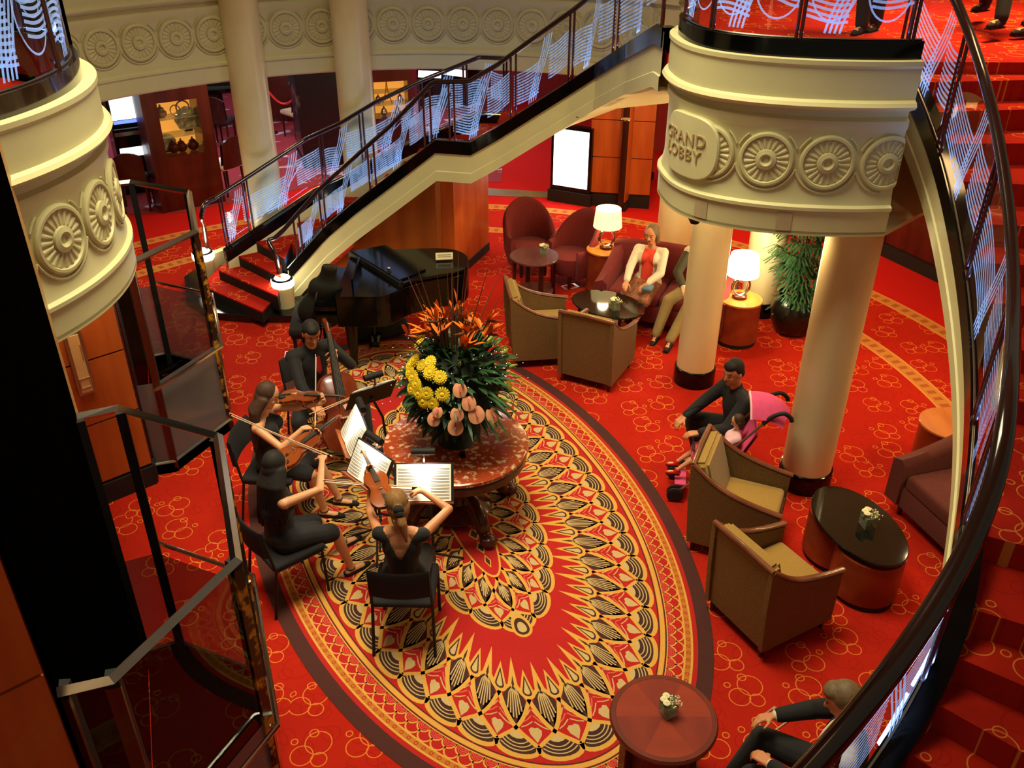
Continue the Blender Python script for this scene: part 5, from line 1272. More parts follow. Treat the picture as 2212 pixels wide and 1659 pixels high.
def stand(label, c, nrm, base, W=.40, H=.27, lit=True, shelf=True):
    c = Vector(c); n = Vector(nrm).normalized(); s = Vector((-n.y, n.x, 0)).normalized(); u = n.cross(s); u = u if u.z > 0 else -u
    bq = Vector((base[0], base[1], 0)); t = thing('music_stand', label, 'music stand', bq, 0, 'lit music stands of the players')
    G = lambda x, y, z=0: c+s*x+u*y+n*z-bq
    def slab(mb, x0, x1, y0, y1, z0, z1, m=None):
        vs = [G(x, y, z) for x in (x0, x1) for y in (y0, y1) for z in (z0, z1)]; mb.add(vs, [(0, 1, 3, 2), (4, 6, 7, 5), (0, 4, 5, 1), (2, 3, 7, 6), (0, 2, 6, 4), (1, 5, 7, 3)], m)
    b = MB(); slab(b, -W/2-.02, W/2+.02, -H/2-.015, H/2+.01, -.012, -.004); b.build('desk', M['matte'], t)
    b = MB(); slab(b, -W/2-.02, W/2+.02, -H/2-.02, -H/2-.008, -.01, .05); b.build('ledge', M['standtray'], t)
    bk = thing('music_book', 'open music book on the '+label.replace('black music stand', 'stand'), 'book', c, 0, 'open music books')
    G2 = lambda x, y, z=0: s*x+u*y+n*z
    for sg in (-1, 1):
        rows = []
        for i in range(9):
            x = W/2*i/8; hgt = .006+.012*math.sin(PI*min(1, (i+.6)/8.6))**.7
            rows.append([G2(sg*x, -H/2, hgt), G2(sg*x, H/2, hgt)])
        b = MB(); b.grid(rows); b.grid([[G2(sg*x, -H/2, .001), G2(sg*x, H/2, .001)] for x in (0, W/2)]); b.grid([[r[0] for r in rows], [G2(sg*W/2*i/8, -H/2, .001) for i in range(9)]]); pg = b.build('page', M['paper'], bk)
        b = MB()
        for st_ in range(10):
            y = H/2-.034-st_*.0235
            for ln in range(2):
                b.grid([[G2(sg*x, y-ln*.0085-.0022, hg+.0008), G2(sg*x, y-ln*.0085+.0022, hg+.0008)] for x, hg in [(W/2*i/8*.92+.012, .006+.012*math.sin(PI*min(1, (i+.6)/8.6))**.7) for i in range(9)]])
        b.build('printed_staves', M['ink'], pg)
    b = MB(); b.tube([G(0, -.02, -.03), Vector((0, 0, (c.z-.02)*.55)), Vector((0, 0, .12))] if False else [G(0, -.02, -.02), Vector((G(0, 0).x*.2, G(0, 0).y*.2, c.z*.62)), Vector((0, 0, .12))], .012, 8); b.build('pole', M['matte'], t, True)
    for k in range(3):
        q = k*2*PI/3+.6; b = MB(); b.tube([(0, 0, .20), (.14*math.cos(q), .14*math.sin(q), .10), (.27*math.cos(q), .27*math.sin(q), .012)], .010, 7); b.build('tripod_leg', M['matte'], t, True)
    lp = thing('stand_lamp', 'black clip-on lamp on the '+label.replace('black music stand', 'stand'), 'lamp', c+u*(H/2+.02), 0, 'clip lamps of the music stands')
    L = lambda x, y, z: s*x+u*y+n*z
    b = MB(); b.tube([L(0, -.01, 0), L(.0, .03, -.01), L(0, .065, .02)], .010, 7); b.build('clip', M['chrome'], lp, True)
    b = MB(); b.tube([L(-.085, .075, .05), L(.085, .075, .05)], .028, 14); b.build('lamp_head', M['matte'], lp, True)
    b = MB(); b.add([L(-.075, .052, .045), L(.075, .052, .045), L(.075, .054, .066), L(-.075, .054, .066)], [(0, 1, 2, 3)]); b.build('lit_slot', M['ped_glow'], lp)
    if lit:
        o = light('stand_lamp_light', 'AREA', c+u*(H/2+.07)+n*.075, 2.6, (1, .90, .70), .14, sizey=.03); o.data.spread = 2.4
        aim(o, c-u*.05+n*.0)
    return t
stand('black music stand of the cellist', (-1.22, 6.66, 1.02), (-.50, .72, .55), (-1.16, 6.95))
stand('black music stand of the long-haired violinist', (-1.27, 6.04, 1.06), (-.80, -.30, .52), (-1.12, 6.05))
stand('black music stand of the dark-haired player', (-1.075, 5.53, 1.075), (-.62, -.62, .50), (-1.12, 5.86))
stand('black music stand of the blonde player', (-.645, 5.33, 1.075), (.02, -.86, .55), (-.62, 5.55))
# ================================================================ people
def ik(a, t, l1, l2, pole):
    a, t, pole = Vector(a), Vector(t), Vector(pole); d = t-a; L = min(d.length, (l1+l2)*.995); d.normalize()
    t = a+d*L; x = (l1*l1-l2*l2+L*L)/(2*L); h = math.sqrt(max(0, l1*l1-x*x)); p = pole-d*pole.dot(d); p.normalize()
    return a+d*x+p*h, t
def hand(mb, wr, d, n, t, curl=.5, s=1.0):
    d, n, t = Vector(d).normalized(), Vector(n).normalized(), Vector(t).normalized()
    t = (t-d*t.dot(d)).normalized(); n2 = d.cross(t); n = n2 if n2.dot(n) > 0 else -n2
    for i, L in enumerate((.072, .082, .076, .058)):
        k = wr+d*(.086-.006*abs(i-1))*s+t*(.031-.021*i)*s
        mb.cap2(wr+t*(.014-.010*i)*s, .017*s, k, .0125*s, 8); q = k; a = curl*(.55+.12*i); v = d
        for j, f in enumerate((.45, .32, .23)):
            v = (d*math.cos(a)+n*math.sin(a)); e = q+v*L*f*s; mb.cap2(q, (.0098-.0012*j)*s, e, (.0088-.0012*j)*s, 8); q = e; a += curl*.75
    b0 = wr+d*.028*s+t*.026*s; b1 = b0+(d*.62+t*.72+n*.32).normalized()*.045*s; b2_ = b1+(d*.85+t*.2+n*(.3+.4*curl)).normalized()*.034*s
    mb.cap2(wr+d*.01*s, .016*s, b0, .014*s, 8); mb.cap2(b0, .013*s, b1, .0105*s, 8); mb.cap2(b1, .0105*s, b2_, .008*s, 8)
def head_geo(mb, hc, f, u, s=1.0):
    l = u.cross(f).normalized(); Mx = Matrix((f, l, u)).transposed()
    mb.ell(hc+u*.022*s, (.093*s, .076*s, .103*s), 20, 13, Mx); mb.ell(hc+f*.022*s-u*.05*s, (.066*s, .058*s, .062*s), 16, 11, Mx)
    mb.ell(hc+f*.060*s-u*.092*s, (.026*s, .027*s, .020*s), 12, 8, Mx)
    mb.cap2(hc+f*.086*s+u*.016*s, .008*s, hc+f*.108*s-u*.020*s, .0125*s, 10); mb.cap2(hc+f*.090*s-u*.026*s-l*.012*s, .009*s, hc+f*.090*s-u*.026*s+l*.012*s, .009*s, 8)
    mb.cap2(hc+f*.080*s+u*.030*s-l*.034*s, .011*s, hc+f*.080*s+u*.030*s+l*.034*s, .011*s, 8)
    for k in (-1, 1):
        mb.ell(hc+l*k*.077*s-u*.012*s-f*.005*s, (.020*s, .010*s, .032*s), 10, 7, Mx); mb.ell(hc+f*.060*s+l*k*.038*s-u*.022*s, (.024*s, .022*s, .022*s), 10, 7, Mx)
    mb.cap2(hc+f*.079*s-u*.057*s-l*.018*s, .009*s, hc+f*.079*s-u*.057*s+l*.018*s, .009*s, 8)
def paint_face(o, hc, f, u, s=1.0, loc=Vector()):
    l = u.cross(f); c = [p.center for p in o.data.polygons]; idx = []
    for p in o.data.polygons:
        q = p.center-hc; x, y, z = q.dot(f)/s, q.dot(l)/s, q.dot(u)/s; m_ = 0
        if x > .05:
            if abs(z-.010) < .0055 and abs(abs(y)-.031) < .011: m_ = 2
            elif abs(z-.037) < .0040 and abs(abs(y)-.033) < .018: m_ = 2
            elif abs(z+.057) < .008 and abs(y) < .023: m_ = 1
        idx.append(m_)
    o.data.polygons.foreach_set('material_index', idx)
def person(label, loc, rz, J, sex='f', skin='skin', hair=('short', 'hair_dark'), clothes=(), s=1.0, group=None, lean=(0, 0), face=(1, 0, 0), tilt=0.0, shoes='cloth_black', hl=dict(), hr=dict(), parts_only=False, heel=False, bare_feet=False, headup=0.0):
    """J local points (x fwd, y left, z up): pelvis, chest, neck, head, handL, handR, elbow poles, footL, footR, knee poles."""
    pel = Vector(J['pelvis']); hipw = .085*s; shw = (.165 if sex == 'f' else .19)*s
    up = Vector((lean[0], lean[1], 1)).normalized(); turn = J.get('turn', 0.0); lat = Vector((-math.sin(turn), math.cos(turn), 0)); fwd = lat.cross(up).normalized()*1
    if fwd.x < 0 and abs(turn) < 1.5: fwd = -fwd
    chest = pel+up*.30*s; neckb = pel+up*.475*s; f = Vector(face).normalized(); hu = Vector((0, 0, 1))+f*0; hu = (up*.5+Vector((0, 0, .5))+Vector((tilt*.0, 0, 0)))
    hu = Vector((0, tilt, 1)).normalized(); hu = (hu-f*hu.dot(f)).normalized(); hc = neckb+up*.10*s+fwd*.025*s+hu*.09*s+Vector((0, 0, headup))
    shL, shR = neckb-up*.045*s+lat*shw, neckb-up*.045*s-lat*shw; hiL, hiR = pel+lat*hipw, pel-lat*hipw
    la, lf_, lt, ls = .285*s, .25*s, .42*s, .42*s
    elL, wrL = ik(shL, J['handL'], la, lf_, J.get('pL', (-.2, .5, -.8))); elR, wrR = ik(shR, J['handR'], la, lf_, J.get('pR', (-.2, -.5, -.8)))
    knL, anL = ik(hiL, Vector(J['footL'])+Vector((0, 0, .08*s)), lt, ls, J.get('kL', (1, .2, .6))); knR, anR = ik(hiR, Vector(J['footR'])+Vector((0, 0, .08*s)), lt, ls, J.get('kR', (1, -.2, .6)))
    F = J.get('toe', (1, 0, 0)); tL, tR = Vector(J.get('toeL', F)).normalized(), Vector(J.get('toeR', F)).normalized()
    mb = MB(); g = 1.0 if sex == 'm' else .9
    Mx = Matrix((fwd, lat, up)).transposed()
    mb.ell(pel+up*.03*s, (.115*s*g, .165*s, .12*s), 18, 11, Mx); mb.cap2(pel+up*.05*s, .115*s*g, chest, .12*s*g, 16); mb.ell(chest+up*.02*s, (.105*s*g, .155*s*g, .17*s), 18, 11, Mx)
    mb.cap2(shL-lat*.06*s, .06*s*g, shL, .052*s*g); mb.cap2(shR+lat*.06*s, .06*s*g, shR, .052*s*g); mb.cap2(neckb-up*.03*s-lat*.08*s, .055*s*g, neckb-up*.03*s+lat*.08*s, .055*s*g)
    mb.cap2(neckb-up*.03*s, .056*s*g, hc-hu*.07*s-f*.012*s, .048*s*g, 14)
    if sex == 'f':
        for k in (-1, 1): mb.ell(chest+up*.05*s+fwd*.075*s+lat*k*.065*s, .062*s)
    head_geo(mb, hc, f, hu, s)
    for sh, el, wr in ((shL, elL, wrL), (shR, elR, wrR)): mb.cap2(sh, .046*s*g, el, .036*s*g); mb.cap2(el, .037*s*g, wr, .0235*s*g); mb.ell(el, .037*s*g)
    def hd(el, wr, side, h):
        d = Vector(h.get('d', (wr-el))).normalized(); n = Vector(h.get('n', (0, 0, -1))); t = Vector(h.get('t', (d.cross(n)*side)))
        hand(mb, wr, d, n, t, h.get('curl', .6), s*(.92 if sex == 'f' else 1.0))
    hd(elL, wrL, -1, hl); hd(elR, wrR, 1, hr)
    for hi, kn, an, td in ((hiL, knL, anL, tL), (hiR, knR, anR, tR)):
        mb.cap2(hi, .085*s*g, kn, .056*s*g); mb.cap2(kn, .054*s*g, kn.lerp(an, .35), .053*s*g); mb.cap2(kn.lerp(an, .35), .053*s*g, an, .034*s*g)
        mb.cap2(an-td*.03*s-Vector((0, 0, .04*s)), .032*s, an+td*.12*s-Vector((0, 0, (.055 if heel else .05)*s)), .030*s); mb.cap2(an, .036*s, an-Vector((0, 0, .03*s)), .036*s); mb.cap2(an+td*.09*s-Vector((0, 0, .055*s)), .034*s, an+td*.165*s-Vector((0, 0, .06*s)), .022*s)
    o = remesh(mb, 'person', [M[skin], M['lips'], M['eye']], None, .0065, 2)
    paint_face(o, hc, f, hu, s); o.location = loc; o.rotation_euler = (0, 0, rz); tag(o, label, 'person', group)
    # hair
    kind, hm = hair; l = hu.cross(f); Hx = Matrix((f, l, hu)).transposed(); h = MB()
    if kind == 'short': h.ell(hc-f*.020*s+hu*.040*s, (.092*s, .083*s, .094*s), 20, 13, Hx); h.ell(hc-f*.050*s-hu*.01*s, (.058*s, .075*s, .075*s), 16, 10, Hx); h.ell(hc+f*.03*s+hu*.085*s, (.06*s, .062*s, .045*s), 14, 9, Hx)
    elif kind in ('long', 'bob', 'pony'):
        h.ell(hc-f*.018*s+hu*.036*s, (.096*s, .087*s, .098*s), 20, 13, Hx); h.ell(hc-f*.045*s-hu*.02*s, (.062*s, .082*s, .085*s), 16, 10, Hx)
        rnd = random.Random(3)
        if kind == 'long':
            for k in range(13):
                a = -1.9+3.8*k/12; q = hc-f*.055*s*math.cos(a*.8)+l*.082*s*math.sin(a*.8)-hu*.02*s; q2 = q-hu*.13*s-f*.025*s+l*.02*math.sin(a)*s; q3 = q2-up*(.26+.06*(k % 3))*s-fwd*.03*s+l*.05*math.sin(a)*s
                h.cap2(q, .034*s, q2, .038*s, 8); h.cap2(q2, .038*s, q3, .018*s, 8)
        if kind == 'bob':
            for k in range(13):
                a = -1.9+3.8*k/12; q = hc-f*.055*s*math.cos(a*.8)+l*.080*s*math.sin(a*.8); h.cap2(q, .028*s, q-hu*.10*s, .022*s, 8)
        if kind == 'pony':
            h.ell(hc-f*.10*s+hu*.01*s, (.035*s, .034*s, .034*s), 12, 8); h.cap2(hc-f*.115*s, .030*s, hc-f*.145*s-hu*.10*s, .036*s); h.cap2(hc-f*.145*s-hu*.10*s, .036*s, hc-f*.135*s-hu*.24*s, .012*s)
    ho = remesh(h, 'hair', M[hm], o, .007, 2)
    if kind == 'pony':
        b = MB(); b.tube([hc-f*.05*s+hu*.045*s+l*q*.09*s-f*.045*s*(1-q*q) for q in (-1, -.6, -.2, .2, .6, 1)], .006*s, 6); b.build('hair_band', M['silver'], ho, True)
        b = MB(); b.ell(hc-f*.125*s+hu*.005*s, (.034*s, .042*s, .034*s)); b.ell(hc-f*.135*s-hu*.035*s, (.03*s, .036*s, .04*s)); b.build('hair_bow', M['cloth_black'], ho, True)
    def torso(c, r):
        c.ell(pel+up*.03*s, (.115*s*g+r, .165*s+r, .12*s+r), 18, 11, Mx); c.cap2(pel+up*.05*s, .115*s*g+r, chest, .12*s*g+r, 16); c.ell(chest+up*.02*s, (.105*s*g+r, .155*s*g+r, .16*s+r*.4), 18, 11, Mx)
        if sex == 'f':
            for k in (-1, 1): c.ell(chest+up*.05*s+fwd*.075*s+lat*k*.065*s, .062*s+r)
    for it in clothes:
        typ, mt = it[0], it[1]; c = MB(); cut = None
        if typ == 'dress':
            torso(c, .014)
            for hi, kn in ((hiL, knL), (hiR, knR)): c.cap2(hi, .085*s*g+.022, hi.lerp(kn, it[2] if len(it) > 2 else .85), .056*s*g+.03)
            m1, m2_ = (hiL+hiR)/2, (hiL.lerp(knL, .75)+hiR.lerp(knR, .75))/2; c.cap2(m1, .09*s, m2_, .07*s)
            nm = 'dress'; vneck = len(it) > 3 and it[3]
            if vneck:
                for sh in (shL, shR): c.cap2(sh.lerp(chest, .0)-lat*0, .056*s, sh*.55+(chest+up*.08)*.45, .07*s)
                cut = lambda p: not ((p-(chest-up*.02*s)).dot(up) > 0 and abs((p-pel).dot(lat)) < .55*(p-(chest-up*.03*s)).dot(up) and (p-chest).dot(fwd) < .03)
            else:
                for sh in (shL, shR): c.cap2(sh*.72+neckb*.28+up*.012, .030*s, chest+up*.08*s+(sh-neckb)*.5, .05*s)
        elif typ == 'shirt':
            torso(c, .016)
            for sh, el, wr, nb2 in ((shL, elL, wrL, 1), (shR, elR, wrR, 1)):
                c.cap2(neckb-up*.035*s, .060*s, sh, .064*s*g+.008); c.cap2(sh, .046*s*g+.018, el, .036*s*g+.017); c.cap2(el, .037*s*g+.017, el.lerp(wr, .9), .0235*s*g+.016)
            c.cap2(neckb-up*.02*s, .066*s*g, neckb+up*.03*s, .056*s*g); nm = it[2] if len(it) > 2 else 'shirt'
        elif typ == 'cardigan':
            torso(c, .022)
            for sh, el, wr in ((shL, elL, wrL), (shR, elR, wrR)): c.cap2(neckb-up*.04*s, .06*s, sh, .06*s); c.cap2(sh, .046*s*g+.022, el, .036*s*g+.022); c.cap2(el, .037*s*g+.022, el.lerp(wr, .85), .0235*s*g+.022)
            cut = lambda p: not ((p-chest).dot(fwd) > .02 and abs((p-pel).dot(lat)) < .075*s and (p-pel).dot(up) < .55*s); nm = it[2] if len(it) > 2 else 'cardigan'
        elif typ == 'top': torso(c, .015); [c.cap2(neckb-up*.045*s, .052*s, sh, .056*s) for sh in (shL, shR)]; nm = 'top'
        elif typ == 'trousers':
            c.ell(pel+up*.02*s, (.115*s*g+.016, .165*s+.014, .11*s+.012), 18, 11, Mx)
            for hi, kn, an in ((hiL, knL, anL), (hiR, knR, anR)): c.cap2(hi, .085*s*g+.018, kn, .056*s*g+.02); c.cap2(kn, .056*s*g+.018, an.lerp(kn, .0), .034*s*g+.026)
            nm = 'trousers'
        elif typ == 'skirt':
            c.ell(pel+up*.02*s, (.115*s*g+.02, .165*s+.018, .11*s+.015), 18, 11, Mx)
            for hi, kn in ((hiL, knL), (hiR, knR)): c.cap2(hi, .085*s*g+.025, hi.lerp(kn, 1.0), .056*s*g+.035)
            c.cap2((hiL+hiR)/2, .1*s, (knL+knR)/2, .07*s); nm = 'skirt'
        co = remesh(c, nm, M[mt], o, .011, 3)
        if cut:
            bm = bmesh.new(); bm.from_mesh(co.data); bmesh.ops.delete(bm, geom=[fc for fc in bm.faces if not cut(fc.calc_center_median())], context='FACES'); bm.to_mesh(co.data); bm.free()
    if shoes:
        for an, td in ((anL, tL), (anR, tR)):
            c = MB(); z = Vector((0, 0, 1)); c.cap2(an-td*.035*s-z*.045*s, .036*s, an+td*.11*s-z*.055*s, .036*s); c.cap2(an+td*.09*s-z*.057*s, .039*s, an+td*.175*s-z*.062*s, .024*s)
            if not heel: c.cap2(an+z*.0, .041*s, an-z*.045*s, .043*s)
            so = remesh(c, 'shoe', M[shoes], o, .009, 2)
            bm = bmesh.new(); bm.from_mesh(so.data)
            if heel: bmesh.ops.delete(bm, geom=[fc for fc in bm.faces if fc.calc_center_median().z > an.z-.040*s and (fc.calc_center_median()-an).dot(td) < .13*s], context='FACES')
            bm.to_mesh(so.data); bm.free()
            c = MB()
            if heel: c.cap2(an-td*.05*s-z*.05*s, .014*s, an-td*.055*s-z*.10*s, .008*s, 8); c.tube([an+z*.0+Vector((.036*s*math.cos(q), .036*s*math.sin(q), -.01)) for q in [2*PI*k/14 for k in range(14)]], .005*s, 6, closed=True); c.build('strap', M[shoes], so, True)
            else: c.box((an+td*.06*s-z*.085*s), (.22*s, .07*s, .012*s), math.atan2(td.y, td.x)); c.build('sole', M['rubber'], so)
    o['_'] = 0; del o['_']
    return o, dict(hc=hc, shL=shL, shR=shR, elL=elL, elR=elR, wrL=wrL, wrR=wrR, knL=knL, knR=knR, neckb=neckb, chest=chest, pel=pel, fwd=fwd, lat=lat, up=up, f=f, hu=hu, T=Matrix.Translation(Vector(loc)) @ Matrix.Rotation(rz, 4, 'Z'))
# ---- bowed instruments
def fiddle_outline(L):
    h = [(0, .0), (.30, .03), (.42, .10), (.475, .20), (.46, .30), (.40, .39), (.335, .47), (.32, .54), (.345, .61), (.39, .68), (.405, .77), (.385, .86), (.32, .94), (.20, .985), (.0, 1.0)]
    sp = spline([(x, y, 0) for x, y in h], 3); return [(p.x*L*.60, p.y*L) for p in sp]+[(-p.x*L*.60, p.y*L) for p in sp[-2:0:-1]]
def fiddle(name, label, tail, scroll, top, size, mt, group=None, rib=.038):
    """tail: world point of the bottom of the body; scroll: world point of the scroll; top: outward normal of the belly."""
    tail, scroll = Vector(tail), Vector(scroll); y = (scroll-tail).normalized(); z = Vector(top); z = (z-y*z.dot(y)).normalized(); x = y.cross(z)
    t = thing(name, label, name, tail, 0, group); T = Matrix(((x.x, y.x, z.x, 0), (x.y, y.y, z.y, 0), (x.z, y.z, z.z, 0), (0, 0, 0, 1)))
    Lb = size*.60; ol = fiddle_outline(Lb); n = len(ol); G = lambda a, b_, c: T @ Vector((a, b_, c))
    b = MB(); rows = []
    for sc_, zz_ in ((.0, -rib*.62), (.6, -rib*.60), (.93, -rib*.46), (1.0, -rib*.40), (1.0, -rib*.36), (.965, -rib*.34), (.965, rib*.34), (1.0, rib*.36), (1.0, rib*.42), (.93, rib*.46), (.6, rib*.62), (0, rib*.66)):
        rows.append([G(a*sc_, Lb/2+(q-Lb/2)*(sc_ if sc_ else .02), zz_) for a, q in ol])
    b.grid(rows, closed=True); b.build('body', M[mt], t, True, ang=35)
    k = size/.60
    b = MB(); b.tube([G(0, Lb*.96, rib*.2), G(0, Lb*1.3, rib*.42), G(0, size*.93, rib*.42)], [.014*k, .010*k, .009*k], 8); b.tube([G(0, size*.92, rib*.4), G(0, size*.98, rib*.35), G(0, size*1.0, -rib*.05), G(0, size*.975, -rib*.15), G(0, size*.965, rib*.1)], [.011*k, .011*k, .011*k, .009*k, .006*k], 8); b.build('neck_and_scroll', M[mt], t, True)
    b = MB(); w0, w1 = .021*k, .012*k; zf = rib*.9
    b.add([G(-w0, Lb*.66, zf), G(w0, Lb*.66, zf), G(w1, size*.92, rib*.62), G(-w1, size*.92, rib*.62), G(-w0, Lb*.66, zf-.006*k), G(w0, Lb*.66, zf-.006*k), G(w1, size*.92, rib*.62-.007*k), G(-w1, size*.92, rib*.62-.007*k)], [(0, 1, 2, 3), (4, 7, 6, 5), (0, 4, 5, 1), (1, 5, 6, 2), (2, 6, 7, 3), (3, 7, 4, 0)]); b.build('fingerboard', M['matte'], t)
    b = MB(); b.add([G(-.012*k, Lb*.30, zf*.95), G(.012*k, Lb*.30, zf*.95), G(.006*k, Lb*.03, rib*.62), G(-.006*k, Lb*.03, rib*.62)], [(0, 1, 2, 3)]); b.build('tailpiece', M['matte'], t)
    b = MB(); b.add([G(-.020*k, Lb*.44, rib*.6), G(.020*k, Lb*.44, rib*.6), G(.016*k, Lb*.44, zf+.006*k), G(-.016*k, Lb*.44, zf+.006*k), G(-.020*k, Lb*.452, rib*.6), G(.020*k, Lb*.452, rib*.6), G(.016*k, Lb*.45, zf+.006*k), G(-.016*k, Lb*.45, zf+.006*k)], [(0, 1, 2, 3), (4, 7, 6, 5), (3, 2, 6, 7), (0, 3, 7, 4), (1, 5, 6, 2)]); b.build('bridge', M['bowwood'], t)
    b = MB()
    for i in range(4):
        q = (i-1.5)*.0075*k; b.tube([G(q*.8, Lb*.30, zf*.96), G(q*1.2, Lb*.446, zf+.006*k), G(q*.5, size*.92, rib*.66)], .0007*k+.0003, 4)
    b.build('strings', M['silver'], t)
    for sg in (-1, 1):
        b = MB(); b.tube([G(sg*(.028+.006*math.sin(j*1.2))*k, Lb*(.36+.03*j), rib*.63) for j in range(6)], .0018*k, 5); b.build('sound_hole', M['matte'], t)
    for i in range(4):
        b = MB(); b.tube([G((-.022 if i % 2 else .022)*k, size*(.945+.009*i), rib*.25), G((.010 if i % 2 else -.010)*k, size*(.945+.009*i), rib*.25)], .0035*k, 6); b.build('peg', M['matte'], t)
    return t, G
def bow(label, frog, tip, hair_side, r=.0045, group='bows of the string players'):
    frog, tip = Vector(frog), Vector(tip); d = (tip-frog); L = d.length; d.normalize(); h = Vector(hair_side); h = (h-d*h.dot(d)).normalized()
    t = thing('bow', label, 'bow', frog, 0, group)
    b = MB(); b.tube([d*(-.02), d*L*.3+h*.006, d*L*.6+h*.010, d*L], [r, r, r*.9, r*.75], 8); b.build('stick', M['bowwood'], t, True)
    b = MB(); b.strip([h*.022, d*L*.985+h*.018], .009, n=h, thick=.0015); b.build('bow_hair', M['paper'], t)
    b = MB(); b.box(d*.02+h*.011, (.05, .012, .022), math.atan2(d.y, d.x)); b.build('frog', M['matte'], t)
    b = MB(); b.tube([d*L, d*(L+.004)+h*.020], [r, r*.6], 6); b.build('bow_tip', M['paper'], t)
    return t
def seatz(k): (x, y), d = PL[k]; return (x, y, 0), math.atan2(d[1], d[0])
def W(k, p): l, r = seatz(k); return Matrix.Translation(l) @ Matrix.Rotation(r, 4, 'Z') @ Vector(p)
def Wd(k, p): l, r = seatz(k); return Matrix.Rotation(r, 3, 'Z') @ Vector(p)
# cellist
l, r = seatz('cello')
o, K = person('person in black shirt and red tie seated playing the cello, in front of the piano', l, r, dict(pelvis=(-.02, 0, .57), handL=(.255, .13, 1.06), handR=(.43, -.24, .68), footL=(.42, .30, 0), footR=(.36, -.34, 0), kL=(1, .9, .5), kR=(1, -.9, .5), pL=(-.1, .6, -.8), pR=(-.1, -.9, -.3), toeL=(1, .4, 0), toeR=(1, -.4, 0)), 'm', 'skin2', ('short', 'hair_dark'), (('trousers', 'cloth_black'), ('shirt', 'cloth_black')), 1.0, face=(.86, -.18, -.42), lean=(.06, 0), hl=dict(d=(.5, -.55, -.3), n=(0, -.6, -.5), curl=.9), hr=dict(d=(.7, .4, -.45), n=(-.1, .2, -1), curl=.7))
b = MB(); c = K['chest']; b.add([c+Vector((.135, -.02, .13)), c+Vector((.135, .02, .13)), c+Vector((.150, .028, -.02)), c+Vector((.145, 0, -.06)), c+Vector((.150, -.028, -.02))], [(0, 1, 2, 3, 4)]); b.build('tie', M['cloth_red'], o)
ce, G = fiddle('cello', 'brown varnished cello held between the knees of the player in front of the piano', W('cello', (.60, -.02, .20)), W('cello', (.15, .10, 1.38)), Wd('cello', (.8, -.1, .3)), 1.24, 'cello', None, .11)
b = MB(); e0 = G(0, 0, 0); b.tube([e0, e0+Vector((0, 0, 0))+(G(0, -.14, 0)-e0)], .006, 6); b.build('endpin', M['chrome'], ce, True)
bow('cello bow in the right hand of the cellist, pointing right', W('cello', (.49, -.29, .66)), W('cello', (.56, .42, .76)), (0, 0, -1), .0055)
# long-haired violinist
def violinist(k, label, hair, clothes, vlabel, blabel, scroll, chin, handR, bowtip, face, J=None, size=.60, tilt=.15, top=(0, 0, 1), vname='violin', skin='skin', pR=(.1, -.6, -.7), vn=False):
    l, r = seatz(k); sc_, ch = Vector(scroll), Vector(chin); nk = sc_.lerp(ch, .16)
    d = dict(pelvis=(-.03, 0, .55), handL=tuple(nk+Vector((-.03, .0, -.055))), handR=handR, footL=(.40, .10, 0), footR=(.34, -.10, 0), kL=(1, .15, .6), kR=(1, -.1, .6), pL=(.1, .45, -.9), pR=pR)
    d.update(J or {})
    o, K = person(label, l, r, d, 'f', skin, hair, clothes, .95, face=face, tilt=tilt, shoes='cloth_black', heel=True, hl=dict(d=tuple((sc_-ch).normalized()*.55+Vector((0, 0, .75))), n=(-.6, -.7, .2), curl=.85), hr=dict(d=(.35, .6, -.25), n=(.1, .2, -1), curl=.75))
    v, G = fiddle(vname, vlabel, W(k, chin), W(k, scroll), Wd(k, top), size, 'violin', None, .036)
    b = MB(); b.ell(G(.045, .045, .03), (.035, .025, .01)); b.build('chin_rest', M['matte'], v, True)
    bow(blabel, W(k, handR)+Wd(k, (.085, .04, -.03)), W(k, bowtip), (0, 0, -1))
    return o, K
violinist('v1', 'person with long loose brown hair in a black dress, playing violin beside the cellist', ('long', 'hair_brown'), (('dress', 'cloth_black', .88),), 'small brown violin of the long-haired player beside the cellist', 'violin bow of the long-haired player, tip pointing up', (.58, .07, 1.16), (.09, .13, 1.10), (.36, -.14, .98), (.34, .42, 1.36), (.88, .12, -.42), dict(footL=(.50, .12, 0), footR=(.42, -.06, 0)))
violinist('v2', 'person with dark hair in a sleeveless black dress, playing in profile by the lift', ('long', 'hair_dark'), (('dress', 'cloth_black', .9),), 'dark violin of the player nearest the left lift', 'violin bow of the dark-haired player, pointing left', (.55, .22, 1.18), (.08, .13, 1.09), (.34, -.10, 1.16), (-.02, .62, 1.36), (.90, .25, -.36), dict(footL=(.56, .16, 0), footR=(.44, -.16, 0)), .66, vname='viola', pR=(.4, -.75, -.3))
o3, K3 = violinist('v3', 'person with a blonde ponytail and bare back in a black dress, seated seen from behind', ('pony', 'hair_blonde'), (('dress', 'cloth_black', .9, True),), 'brown violin of the blonde player seen from behind', 'violin bow of the blonde player, crossing to the left', (.50, .30, 1.17), (.10, .10, 1.09), (.28, -.12, 1.10), (.34, .60, 1.14), (.92, .20, -.34), dict(), pR=(-.1, -.85, -.2), skin='skin2')
# white stripes on the long-haired player's skirt
b = MB()
for i in range(3):
    p0_, p1_ = Vector((.10+.02*i, -.17-.006*i, .60+.012*i)), Vector((.25+.03*i, -.15+.035*i, .695)); b.tube([p0_, p0_.lerp(p1_, .5)+Vector((0, -.01, .012)), p1_], [.004, .011, .007], 6)
b.build('white_stripes', M['paper'], [x for x in bpy.data.objects if x.name.startswith('person') and x.get('label', '').startswith('person with long loose')][0], True)
